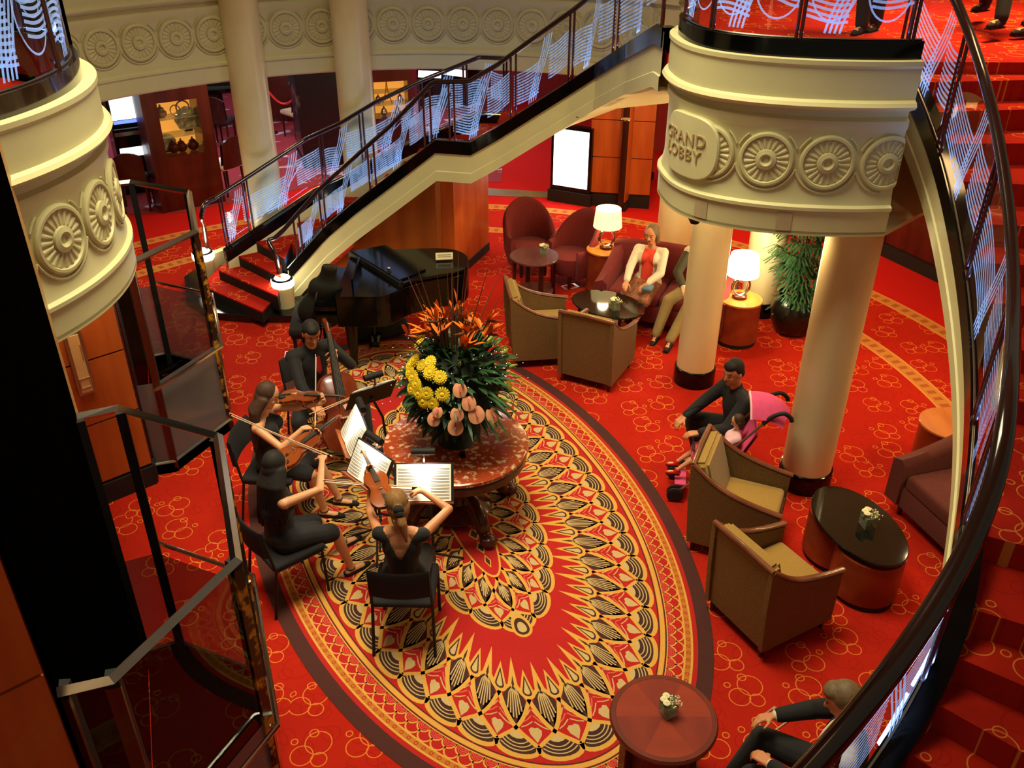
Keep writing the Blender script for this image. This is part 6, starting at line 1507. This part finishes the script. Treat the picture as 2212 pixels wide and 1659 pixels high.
# sofa couple
sd_ = Vector((-.40, -.92, 0)).normalized(); sl = Vector((.92, -.40, 0)); sc0 = Vector((1.89, 10.14, 0)); srz = math.atan2(sd_.y, sd_.x)
ow, Kw = person('person in coral top and cream cardigan sitting on the burgundy sofa', sc0+sl*(-.22)+sd_*.10, srz, dict(pelvis=(-.02, 0, .50), handL=(.30, .06, .62), handR=(.38, -.16, .63), footL=(.52, -.02, 0), footR=(.50, -.16, 0), pL=(-.2, .9, -.4), pR=(-.2, -.9, -.4)), 'f', 'skin2', ('bob', 'hair_grey'), (('skirt', 'cloth_print'), ('top', 'cloth_coral'), ('cardigan', 'cloth_white')), .95, face=(.93, -.15, -.25), lean=(-.12, 0), hl=dict(d=(.9, -.3, -.3), curl=.5), hr=dict(d=(.9, .1, -.3), curl=.5))
b = MB(); b.rbox((.34, .10, .60), (.16, .12, .05), .02); b.build('blue_pouch', M['screen_blue'] if False else mat('blue_grey_cloth', srgb(90, 120, 140), .8, noise=.2), ow, True)
om, Km = person('person in olive jacket and khaki trousers on the sofa, half hidden by the column', sc0+sl*(.42)+sd_*.04, srz, dict(pelvis=(-.02, 0, .52), handL=(.34, .16, .66), handR=(.30, -.14, .64), footL=(.62, -.16, .02), footR=(.50, -.36, .0), kL=(1, -.3, .6), kR=(1, -.6, .6), pL=(-.2, .9, -.4), pR=(-.2, -.9, -.4)), 'm', 'skin', ('short', 'hair_grey'), (('trousers', 'cloth_khaki'), ('shirt', 'cloth_white'), ('cardigan', 'cloth_olive', 'jacket')), 1.0, face=(.95, .1, -.2), lean=(-.10, 0), shoes='cloth_charcoal')
# crouching person at the pushchair
cm = Vector((2.02, 7.0, 0)); crz = math.atan2(-.18, -.98)
person('person in dark suit with short hair crouching beside the pink pushchair', cm, crz, dict(pelvis=(-.10, 0, .42), handL=(.40, .22, .60), handR=(.48, -.05, .56), footL=(-.06, .16, 0), footR=(.20, -.14, 0), kL=(1, .5, .3), kR=(1, -.3, .8), pL=(-.3, .8, -.5), pR=(-.3, -.9, -.3)), 'm', 'skin2', ('short', 'hair_dark'), (('trousers', 'cloth_black'), ('shirt', 'cloth_charcoal'), ('cardigan', 'cloth_black', 'jacket')), 1.0, face=(.88, .40, -.22), lean=(.18, 0), hl=dict(curl=.6), hr=dict(curl=.7))
# pushchair and child
pcx = thing('pushchair', 'pink folding pushchair with black curved handles and a child in it, behind a woven armchair', 'pushchair', (1.86, 6.62, 0), math.atan2(.16, -.98))
for s in (-1, 1):
    y = .17*s
    b = MB(); b.tube([(.34, y, .10), (.05, y, .42), (-.30, y, .90)], .011, 8); b.build('side_tube', M['steel'], pcx, True)
    b = MB(); b.tube([(-.26, y, .10), (.02, y, .42), (.16, y, .50)], .011, 8); b.build('side_tube', M['steel'], pcx, True)
    b = MB(); b.tube(spline([(-.30, y, .90), (-.37, y, .98), (-.45, y, 1.02), (-.51, y, .99), (-.53, y, .95)], 5), .019, 10); b.build('handle', M['rubber'], pcx, True)
    for x in (.36, -.27):
        for dy in (-.025, .025):
            b = MB(); T = Matrix.Translation((x, y+dy, .075)) @ Matrix.Rotation(PI/2, 4, 'X'); vs = MB(); vs.lathe([(.03, -.012), (.055, -.014), (.074, -.009), (.074, .009), (.055, .014), (.03, .012)], 20); b.add([T @ Vector(v) for v in vs.v], vs.f); wh = b.build('wheel', M['rubber'], pcx, True)
            b = MB(); vs = MB(); vs.lathe([(.028, -.010), (.028, .010)], 14); b.add([T @ Vector(v) for v in vs.v], vs.f); b.build('hub', M['grey'], wh)
b = MB(); b.grid([[Vector((.20, y, .40)), Vector((.02, y, .36)), Vector((-.10, y, .42)), Vector((-.26, y, .78))] for y in (-.165, -.08, 0, .08, .165)]); b.grid([[Vector((.20, y, .38)), Vector((.02, y, .34)), Vector((-.12, y, .40)), Vector((-.28, y, .77))] for y in (-.165, 0, .165)]); b.build('seat', M['cloth_pink'], pcx, True)
b = MB(); rows = []
for i in range(9):
    a = -.95+1.2*i/8; rows.append([Vector((-.26+.34*math.sin(a)*(1-.25*abs(q)), .185*q, .70+.34*math.cos(a)*(1-.45*q*q)+.06)) for q in (-1, -.8, -.5, -.2, 0, .2, .5, .8, 1)])
b.grid(rows); b.build('canopy', M['cloth_pink'], pcx, True)
b = MB(); b.tube([r_[0] if False else p for p in rows[-1]], .010, 6); b.build('canopy_trim', M['cloth_lpink'], pcx, True)
b = MB(); b.box((.32, 0, .16), (.10, .30, .015)); b.build('footrest', M['cloth_pink'], pcx)
b = MB(); b.tube([(.15, -.17, .50), (.24, -.10, .52), (.24, .10, .52), (.15, .17, .50)], .011, 8); b.build('bumper_bar', M['rubber'], pcx, True)
person('person, small child in pale pink with red shoes, sitting in the pushchair', (1.86, 6.62, 0), math.atan2(.16, -.98), dict(pelvis=(-.04, 0, .44), handL=(.18, .08, .50), handR=(.18, -.08, .50), footL=(.36, .07, .22), footR=(.36, -.06, .22), kL=(.6, .1, 1), kR=(.6, -.1, 1)), 'f', 'skin', ('bob', 'hair_brown'), (('skirt', 'cloth_pink'), ('shirt', 'cloth_lpink')), .56, face=(.9, .1, -.35), lean=(-.35, 0), shoes='red')
# person with a tablet at the bottom edge
tm = Vector((1.80, 3.30, 0)); trz = math.atan2(.42, -.90)
ot, Kt = person('person in black suit seated at the bottom edge, half under the right stair rail', tm, trz, dict(pelvis=(-.04, 0, .50), handL=(.30, .16, .66), handR=(.34, -.16, .68), footL=(.46, .16, 0), footR=(.50, -.12, 0), pL=(-.2, .8, -.6), pR=(-.3, -.8, -.5)), 'm', 'skin2', ('short', 'hair_grey'), (('trousers', 'cloth_black'), ('shirt', 'cloth_white'), ('cardigan', 'cloth_black', 'jacket')), 1.0, face=(.88, .05, -.45), lean=(-.04, 0), hr=dict(d=(.8, .5, -.1), n=(-.2, .4, -.9), curl=.55))
st_ = thing('stool', 'low woven stool under the suited person at the bottom edge', 'stool', (tm.x+.02, tm.y, 0), trz)
b = MB(); b.rbox((-.04, 0, .33), (.46, .50, .14), .04, seg=3); b.build('seat', M['wicker'], st_, True)
for sx in (-.2, .14):
    for sy in (-.2, .2): b = MB(); b.lathe([(.018, 0), (.024, .27)], 10, (sx, sy, 0)); b.build('leg', M['darkwood'], st_, True)
# people on deck two (mostly above the frame)
def stander(label, foot1, foot2, rz, tr='cloth_black', skin='skin', tp='cloth_black'):
    a, b_ = at(*foot1, DZ), at(*foot2, DZ); m_ = (a+b_)/2; R_ = Matrix.Rotation(-rz, 3, 'Z'); la, lb_ = R_ @ (a-m_), R_ @ (b_-m_)
    if la.y < lb_.y: la, lb_ = lb_, la
    person(label, (m_.x, m_.y, DZ), rz, dict(pelvis=(0, 0, .90), handL=(.05, .24, .80), handR=(.05, -.24, .80), footL=(la.x, la.y, 0), footR=(lb_.x, lb_.y, 0), kL=(1, 0, 0), kR=(1, 0, 0), pL=(-1, .2, 0), pR=(-1, -.2, 0)), 'm', skin, ('short', 'hair_dark'), (('trousers', tr), ('shirt', tp)), 1.0)
stander('person in black trousers and shoes walking at the head of the right staircase', (2150, 90), (2118, 46), math.radians(215))
stander('person in dark trousers standing at the top right corner of the photo', (2216, 84), (2240, 60), math.radians(200))
stander('person in dark trousers behind the glass of the half-round balcony', (1858, 72), (1888, 66), math.radians(230), 'cloth_charcoal')
# ================================================================ floor boxes, sign, wall fittings
def floor_box(px, py, rz, label):
    q = at(px, py, 0); t = thing('floor_socket', label, 'floor socket', (q.x, q.y, .001), rz, 'chrome-trimmed floor sockets')
    b = MB(); w_, h_, e = .20, .13, .010
    for c, d in (((0, h_/2, .004), (w_, e, .006)), ((0, -h_/2, .004), (w_, e, .006)), ((-w_/2, 0, .004), (e, h_+e, .006)), ((w_/2-.012, 0, .004), (.035, h_+e, .007))): b.box(c, d)
    b.build('chrome_trim', M['steel'], t); b = MB(); b.box((0, 0, .002), (w_-.01, h_-.01, .003)); b.build('carpet_inlay', M['staircarpet'], t)
floor_box(635, 765, .15, 'chrome-edged floor socket in the carpet left of the cellist')
floor_box(1232, 620, .5, 'chrome-edged floor socket between the burgundy tub chair and the woven armchair')
floor_box(1668, 1557, .62, 'chrome-edged floor socket by the hand of the suited person at the bottom')
d_ = (lb1-lb0); wl_ = d_.length; dn_ = Vector((d_.y, -d_.x, 0)).normalized()
if dn_.y > 0: dn_ = -dn_
ztop = onplane(1272, 284, lb1, dn_).z
sg_ = thing('lit_sign', 'tall glowing white lit panel in a black frame against the far wall', 'sign', (lb0+lb1)/2, math.atan2(d_.y, d_.x))
b = MB(); b.box((0, .10, .10), (wl_+.06, .28, .20)); b.build('base', M['matte'], sg_)
b = MB(); b.box((0, .06, (ztop+.2)/2+.02), (wl_, .12, ztop-.16)); b.build('frame', M['black'], sg_)
b = MB(); b.box((0, -.006, (ztop+.2)/2+.03), (wl_-.10, .012, ztop-.30)); b.build('lit_panel', M['white_screen'], sg_)
o = light('sign_light', 'AREA', (lb0+lb1)/2+dn_*.08+Vector((0, 0, 1.1)), 9, (1, .97, .9), wl_*.9, sizey=1.4); aim(o, (lb0+lb1)/2+dn_*3+Vector((0, 0, .9)))
wp = Vector((lb1.x-.02, lb1.y+.08, 0)); we = at(1372, 462, 0)+Vector((.25, .25, 0)); wd_ = (we-wp).normalized(); wn_ = Vector((wd_.y, -wd_.x, 0))
if wn_.y > 0: wn_ = -wn_
q = onplane(1350, 300, wp+wn_*.03, wn_)
tel = thing('wall_telephone', 'small cream telephone on the panelled wall right of the glowing sign', 'telephone', q, math.atan2(wd_.y, wd_.x))
b = MB(); b.rbox((0, 0, 0), (.10, .05, .22), .01); b.build('housing', M['orange'], tel, True); b = MB(); b.tube(spline([(-.0, -.05, .09), (.0, -.075, .05), (0, -.075, -.03), (0, -.05, -.07)], 5), [.022]*5+[.014]*6+[.022]*5, 8); b.build('handset', M['whiteflower'], tel, True)
b = MB(); b.tube([(0, -.05, -.08)]+[(.012*math.cos(i), -.05+.012*math.sin(i), -.09-.006*i) for i in range(24)], .004, 5); b.build('cord', M['matte'], tel, True)
q = at(1506, 455, 2.56); sp = thing('speaker', 'black pointed loudspeaker under the edge of the half-round balcony', 'speaker', (q.x, q.y+.05, 2.585))
b = MB(); b.lathe([(.001, -.16), (.035, -.15), (.085, -.05), (.09, -.01), (.05, 0)], 20); b.build('speaker_shell', M['matte'], sp, True)
for x, y in ((.75, 10.35), (1.15, 9.3)):
    dlt = thing('downlight', 'small round recessed downlight in the sloping underside of the left staircase', 'lamp', (x, y, 2.46 if y > 10 else 2.70), 0, 'downlights under the stairs')
    b = MB(); b.lathe([(.045, 0), (.05, .012), (.03, .012)], 16); b.build('trim_ring', M['chrome'], dlt, True); b = MB(); b.lathe([(.03, .006), (.001, .006)], 14, cap=False); b.build('lens', M['ped_glow'], dlt)
light('understair_fill', 'POINT', (1.25, 9.7, 1.75), 14, (1, .78, .34), .15)  # added fill without a fitting, standing in for bounce onto the stair soffit
# ================================================================ casino beyond the columns
def cabinet(label, p0, p1, win, h=2.5, depth=.5, seed=1):
    d = (p1-p0); L = d.length; d.normalize(); n = Vector((d.y, -d.x, 0)); n = n if n.y < 0 else -n
    t = thing('display_cabinet', label, 'cabinet', (p0+p1)/2, math.atan2(d.y, d.x), 'lit display cabinets')
    pts = [onplane(px, py, p0, n) for px, py in win]; us = [(q-(p0+p1)/2).dot(d) for q in pts]; zs = [q.z for q in pts]
    u0, u1, z0, z1 = min(us), max(us), min(zs), min(max(zs), h-.15); sg = -1 if (Matrix.Rotation(math.atan2(d.y, d.x), 3, 'Z') @ Vector((0, -1, 0))).dot(n) > 0 else 1
    b = MB(); y = sg*-1
    def bx(x0, x1, za, zb, ya=0, yb=depth): b.box(((x0+x1)/2, -sg*(ya+yb)/2, (za+zb)/2), (x1-x0, yb-ya, zb-za))
    bx(-L/2, L/2, 0, z0); bx(-L/2, L/2, z1, h); bx(-L/2, u0, z0, z1); bx(u1, L/2, z0, z1); bx(u0, u1, z0, z1, depth-.05, depth); b.build('carcass', M['mahog'], t)
    b = MB(); b.box(((u0+u1)/2, -sg*(depth-.06), (z0+z1)/2), (u1-u0, .01, z1-z0)); b.build('lit_back', M['case_glow'], t)
    for k in (1, 2):
        b = MB(); zz_ = z0+(z1-z0)*k/3; b.box(((u0+u1)/2, -sg*.25, zz_), (u1-u0, .36, .012)); b.build('glass_shelf', M['vaseglass'], t)
    g = MB(); g.grid([[Vector((u0, 0, z0)), Vector((u0, 0, z1))], [Vector((u1, 0, z0)), Vector((u1, 0, z1))]]); g.build('door_glass', M['glass'], t)
    return t, (u0, u1, z0, z1, sg)
def put(kind, label, root, x, y, z, group='wares in the lit display cabinets'):
    q = Matrix.Translation(root.location) @ Matrix.Rotation(root.rotation_euler.z, 4, 'Z') @ Vector((x, y, z))
    return thing(kind, label, kind.replace('_', ' '), q, root.rotation_euler.z, group)
c1, (u0, u1, z0, z1, sg) = cabinet('mahogany display cabinet with lit plates and ornaments, left of the left column', at(352, 462, 0), at(488, 436, 0), ((338, 224), (424, 213), (443, 327), (361, 341)))
H3 = (z1-z0)/3; wd = u1-u0
for fx, k, r, nm, lb_ in ((.78, 1, .20, 'plate', 'large greenish octagonal plate standing in the lit cabinet'), (.16, 0, .15, 'plate', 'white rimmed plate at the lower left of the lit cabinet'), (.72, 2, .10, 'ring_ornament', 'shiny ring ornament at the top right of the lit cabinet'), (.52, 2, .075, 'ring_ornament', 'small dark ring ornament on the top shelf of the lit cabinet')):
    t = put(nm, lb_, c1, u0+wd*fx, -sg*.24, z0+H3*k+.012); b = MB()
    if nm == 'plate':
        v = MB(); v.lathe([(r, -.012), (r, 0), (r*.7, .012), (.001, .014)], 8 if k else 28); T = Matrix.Translation((0, 0, r)) @ Matrix.Rotation(PI/2*(1 if sg < 0 else 1), 4, 'X'); b.add([T @ Vector(q) for q in v.v], v.f); b.build('plate_disc', M['platewhite'], t, True)
        b = MB(); b.box((0, .03, .02), (.12, .08, .03)); b.build('easel', M['darkwood'], t)
    else: b.tube([(r*math.cos(q), 0, r*1.05+r*math.sin(q)) for q in [2*PI*j/24 for j in range(24)]], r*.13, 8, closed=True); b.build('ring', M['silver'], t, True)
for fx, k, lb_ in ((.50, 0, 'dark lidded pot in the middle of the lit cabinet'), (.14, 2, 'small dark figurines at the top left of the lit cabinet'), (.80, 0, 'low golden figurine at the lower right of the lit cabinet'), (.3, 0, 'small gilded box at the bottom of the lit cabinet')):
    t = put('ornament', lb_, c1, u0+wd*fx, -sg*.2, z0+H3*k+.012); b = MB(); b.lathe([(.05, 0), (.085, .04), (.09, .09), (.05, .13), (.06, .14), (.02, .17), (.001, .19)], 20); b.build('ornament_body', M['silver'] if k else M['mahog'], t, True)
    b = MB(); b.ell((0, 0, .19), .016); b.build('knob', M['goldlabel'], t, True)
c2, (u0, u1, z0, z1, sg) = cabinet('mahogany display cabinet with lit models, right of the second column above the stair rails', at(790, 318, 0), at(897, 310, 0), ((810, 178), (874, 178), (884, 252), (812, 256)))
H3 = (z1-z0)/3; wd = u1-u0
t = put('tower_model', 'golden tapering tower model in the lit cabinet right of the second column', c2, u0+wd*.42, -sg*.2, z0+H3+.012); b = MB()
for sx in (-1, 1):
    for sy in (-1, 1): b.tube(spline([(sx*.09, sy*.06, 0), (sx*.04, sy*.03, .14), (sx*.012, sy*.01, .30), (0, 0, .46)], 5), .008, 6)
b.box((0, 0, .12), (.10, .07, .012)); b.box((0, 0, .25), (.05, .035, .012)); b.build('lattice', M['goldlabel'], t, True)
for fx, k in ((.15, 1), (.8, 1), (.3, 0), (.7, 0)):
    t = put('ornament', {(.15, 1): 'small glass ornament left of the golden tower model', (.8, 1): 'pale ornament right of the golden tower model', (.3, 0): 'silver pot on the lower left shelf below the tower model', (.7, 0): 'silver pot on the lower right shelf below the tower model'}[(fx, k)], c2, u0+wd*fx, -sg*.2, z0+H3*k+.012); b = MB(); b.lathe([(.04, 0), (.07, .05), (.05, .11), (.02, .15), (.001, .16)], 18); b.build('ornament_body', M['silver'], t, True)
    b = MB(); b.ell((0, 0, .165), .014); b.build('knob', M['goldlabel'], t, True)
light('cabinet_light', 'POINT', c1.location+Vector((.1, .1, 2.1)), 2.5, (1, .65, .25), .05); light('cabinet_light', 'POINT', c2.location+Vector((0, .2, 2.0)), 3, (1, .65, .25), .05)
def slot(label, loc, rz, grp='slot machines in the casino'):
    t = thing('slot_machine', label, 'slot machine', loc, rz, grp)
    b = MB(); b.box((0, .30, .55), (.62, .5, 1.1)); b.box((0, .36, 1.45), (.60, .36, .9)); b.build('cabinet', M['black'], t, bevel=.02)
    b = MB(); T = Matrix.Translation((0, .07, .80)) @ Matrix.Rotation(-.35, 4, 'X'); b.box((0, 0, 0), (.52, .03, .32), M=T); b.build('lower_screen', M['screen_white'], t)
    b = MB(); T = Matrix.Translation((0, .0, 1.04)) @ Matrix.Rotation(-.3, 4, 'X') ; b.box((0, .10, 1.02), (.58, .16, .06)); b.build('button_deck', M['steel'], t)
    for k in range(6): b = MB(); b.lathe([(.028, 1.05), (.024, 1.065), (.001, 1.068)], 12, (-.2+.08*k, .08, 0)); b.build('button', M['ped_glow'] if k % 2 else M['screen_white'], t, True)
    b = MB(); b.box((0, .17, 1.48), (.50, .02, .52)); b.build('upper_screen', M['screen_white'], t)
    b = MB(); b.box((0, .168, 1.18), (.50, .02, .05)); b.build('blue_strip', M['screen_blue'], t)
    b = MB(); b.box((0, .2, 1.93), (.50, .12, .14)); b.build('top_light', M['screen_blue'], t, bevel=.02)
    return t
sl0 = slot('slot machine with glowing white screens left of the display cabinet of plates', at(316, 418, 0), .55)
def stand_copy(src, label, loc, rz): o = copy_tree(src); o.location = loc; o.rotation_euler = (0, 0, rz); o['label'] = label; return o
for (px, py, rz, lb_) in ((592, 246, .9, 'slot machine glowing at the back behind the left of the black marble pillar'), (745, 240, -.3, 'slot machine glowing between the black marble pillar and the second column'), (930, 232, -.2, 'slot machine glowing beyond the stair rails, right of the second cabinet'), (985, 228, -.5, 'slot machine glowing farthest right beyond the stair rails'), (275, 262, 1.2, 'slot machine far back at the left end of the casino')): stand_copy(sl0, lb_, at(px, py, 0), rz)
def cchair(label, loc, rz, seat='fabric'):
    t = thing('casino_chair', label, 'chair', loc, rz, 'dark upholstered chairs in the casino')
    b = MB(); b.rbox((0, 0, .50), (.46, .46, .10), .04, seg=3); b.build('seat', M[seat], t, True)
    b = MB(); rows = []
    for i in range(9):
        y = -.22+.44*i/8; hh = 1.0-.10*(y/.22)**2; rows.append([Vector((-.22-.04*(1-(y/.22)**2), y, .48)), Vector((-.27-.04*(1-(y/.22)**2), y, hh)), Vector((-.22-.04*(1-(y/.22)**2), y, hh)), Vector((-.17, y, .50))])
    b.grid(rows); b.build('backrest', M['darkwood'], t, True)
    for sx in (-.19, .19):
        for sy in (-.19, .19): b = MB(); b.lathe([(.016, 0), (.024, .46)], 10, (sx, sy, 0)); b.build('leg', M['darkwood'], t, True)
    return t
cchair('dark casino chair with a white seat just left of the left column', at(494, 416, 0), 2.6, 'paper'); cchair('dark casino chair, left one of the pair behind the display cabinet', at(452, 318, 0), 1.2); cchair('dark casino chair, right one of the pair beside the left column', at(484, 314, 0), 1.5); cchair('dark casino stool in front of the slot machine by the display cabinet', at(300, 452, 0), 1.9); cchair('dark casino chair beside the rope barrier and black marble pillar', at(645, 295, 0), 2.4, 'grey')
bp = at(700, 345, 0); pil = thing('marble_pillar', 'square black veined marble pillar in the casino between the two columns', 'pillar', bp, .35)
b = MB(); b.box((0, 0, 1.36), (.85, .85, 2.40)); b.build('pillar_shaft', M['blackmarble'], pil, bevel=.02); b = MB(); b.box((0, 0, .08), (.90, .90, .16)); b.build('pillar_plinth', M['black'], pil)
gt = thing('gaming_table', 'dark curved gaming table behind the pair of casino chairs', 'table', at(460, 268, 0), .2)
b = MB(); b.lathe([(.85, .72), (.95, .76), (.95, .82), (.85, .84)], 40, sx=1, sy=.62); b.build('padded_rim', M['black'], gt, True); b = MB(); b.lathe([(.86, .80), (.001, .805)], 40, sx=1, sy=.6, cap=False); b.build('red_baize', M['redwall'], gt); b = MB(); b.lathe([(.4, 0), (.3, .1), (.28, .74)], 24); b.build('table_base', M['mahog'], gt, True)
ds = thing('counter', 'dark wooden counter with a lit top in the casino, left of the black pillar', 'counter', at(622, 262, 0), .1)
b = MB(); b.rbox((0, .2, .55), (.95, .5, 1.1), .03); b.build('counter_body', M['mahog'], ds, True); b = MB(); b.box((0, .2, 1.12), (1.0, .55, .05)); b.build('counter_top', M['darkwood'], ds); b = MB(); b.box((0, .2, 1.152), (.7, .3, .02)); b.build('lit_panel', mat('warm_lit_panel', srgb(255, 200, 150), .5, emit=(1, .62, .36, 1), es=1.6), ds)
for i, (px, py) in enumerate(((586, 288), (651, 312))):
    t = thing('barrier_post', ('dark rope barrier post beside the left column' if i == 0 else 'dark rope barrier post in front of the black marble pillar'), 'barrier post', at(px, py, 0), 0, 'rope barrier posts'); b = MB(); b.lathe([(.15, 0), (.14, .02), (.025, .04), (.022, .95), (.035, .97), (.001, 1.0)], 20); b.build('post_body', M['darkwood'], t, True, ang=40); b = MB(); b.ell((0, 0, 1.01), .03); b.build('post_knob', M['chrome'], t, True)
a_, c_ = at(586, 288, 0)+Vector((0, 0, .92)), at(651, 312, 0)+Vector((0, 0, .92))
b = MB(); b.tube([a_.lerp(c_, i/12)-Vector((0, 0, .22*math.sin(PI*i/12))) for i in range(13)], .022, 8); tag(b.build('barrier_rope', M['red'], None, True), 'red rope hanging between the two barrier posts in the casino', 'rope')
b = MB(); b.box((0, 0, 0), (5.5, .06, .10)); rs = b.build('neon_strip', mat('red_neon', srgb(255, 60, 60), .5, emit=(1, .10, .09, 1), es=1.6)); rs.location = (-1.6, 21.72, 2.2); tag(rs, 'long red glowing strip on the casino back wall above the stair rails', 'light strip')
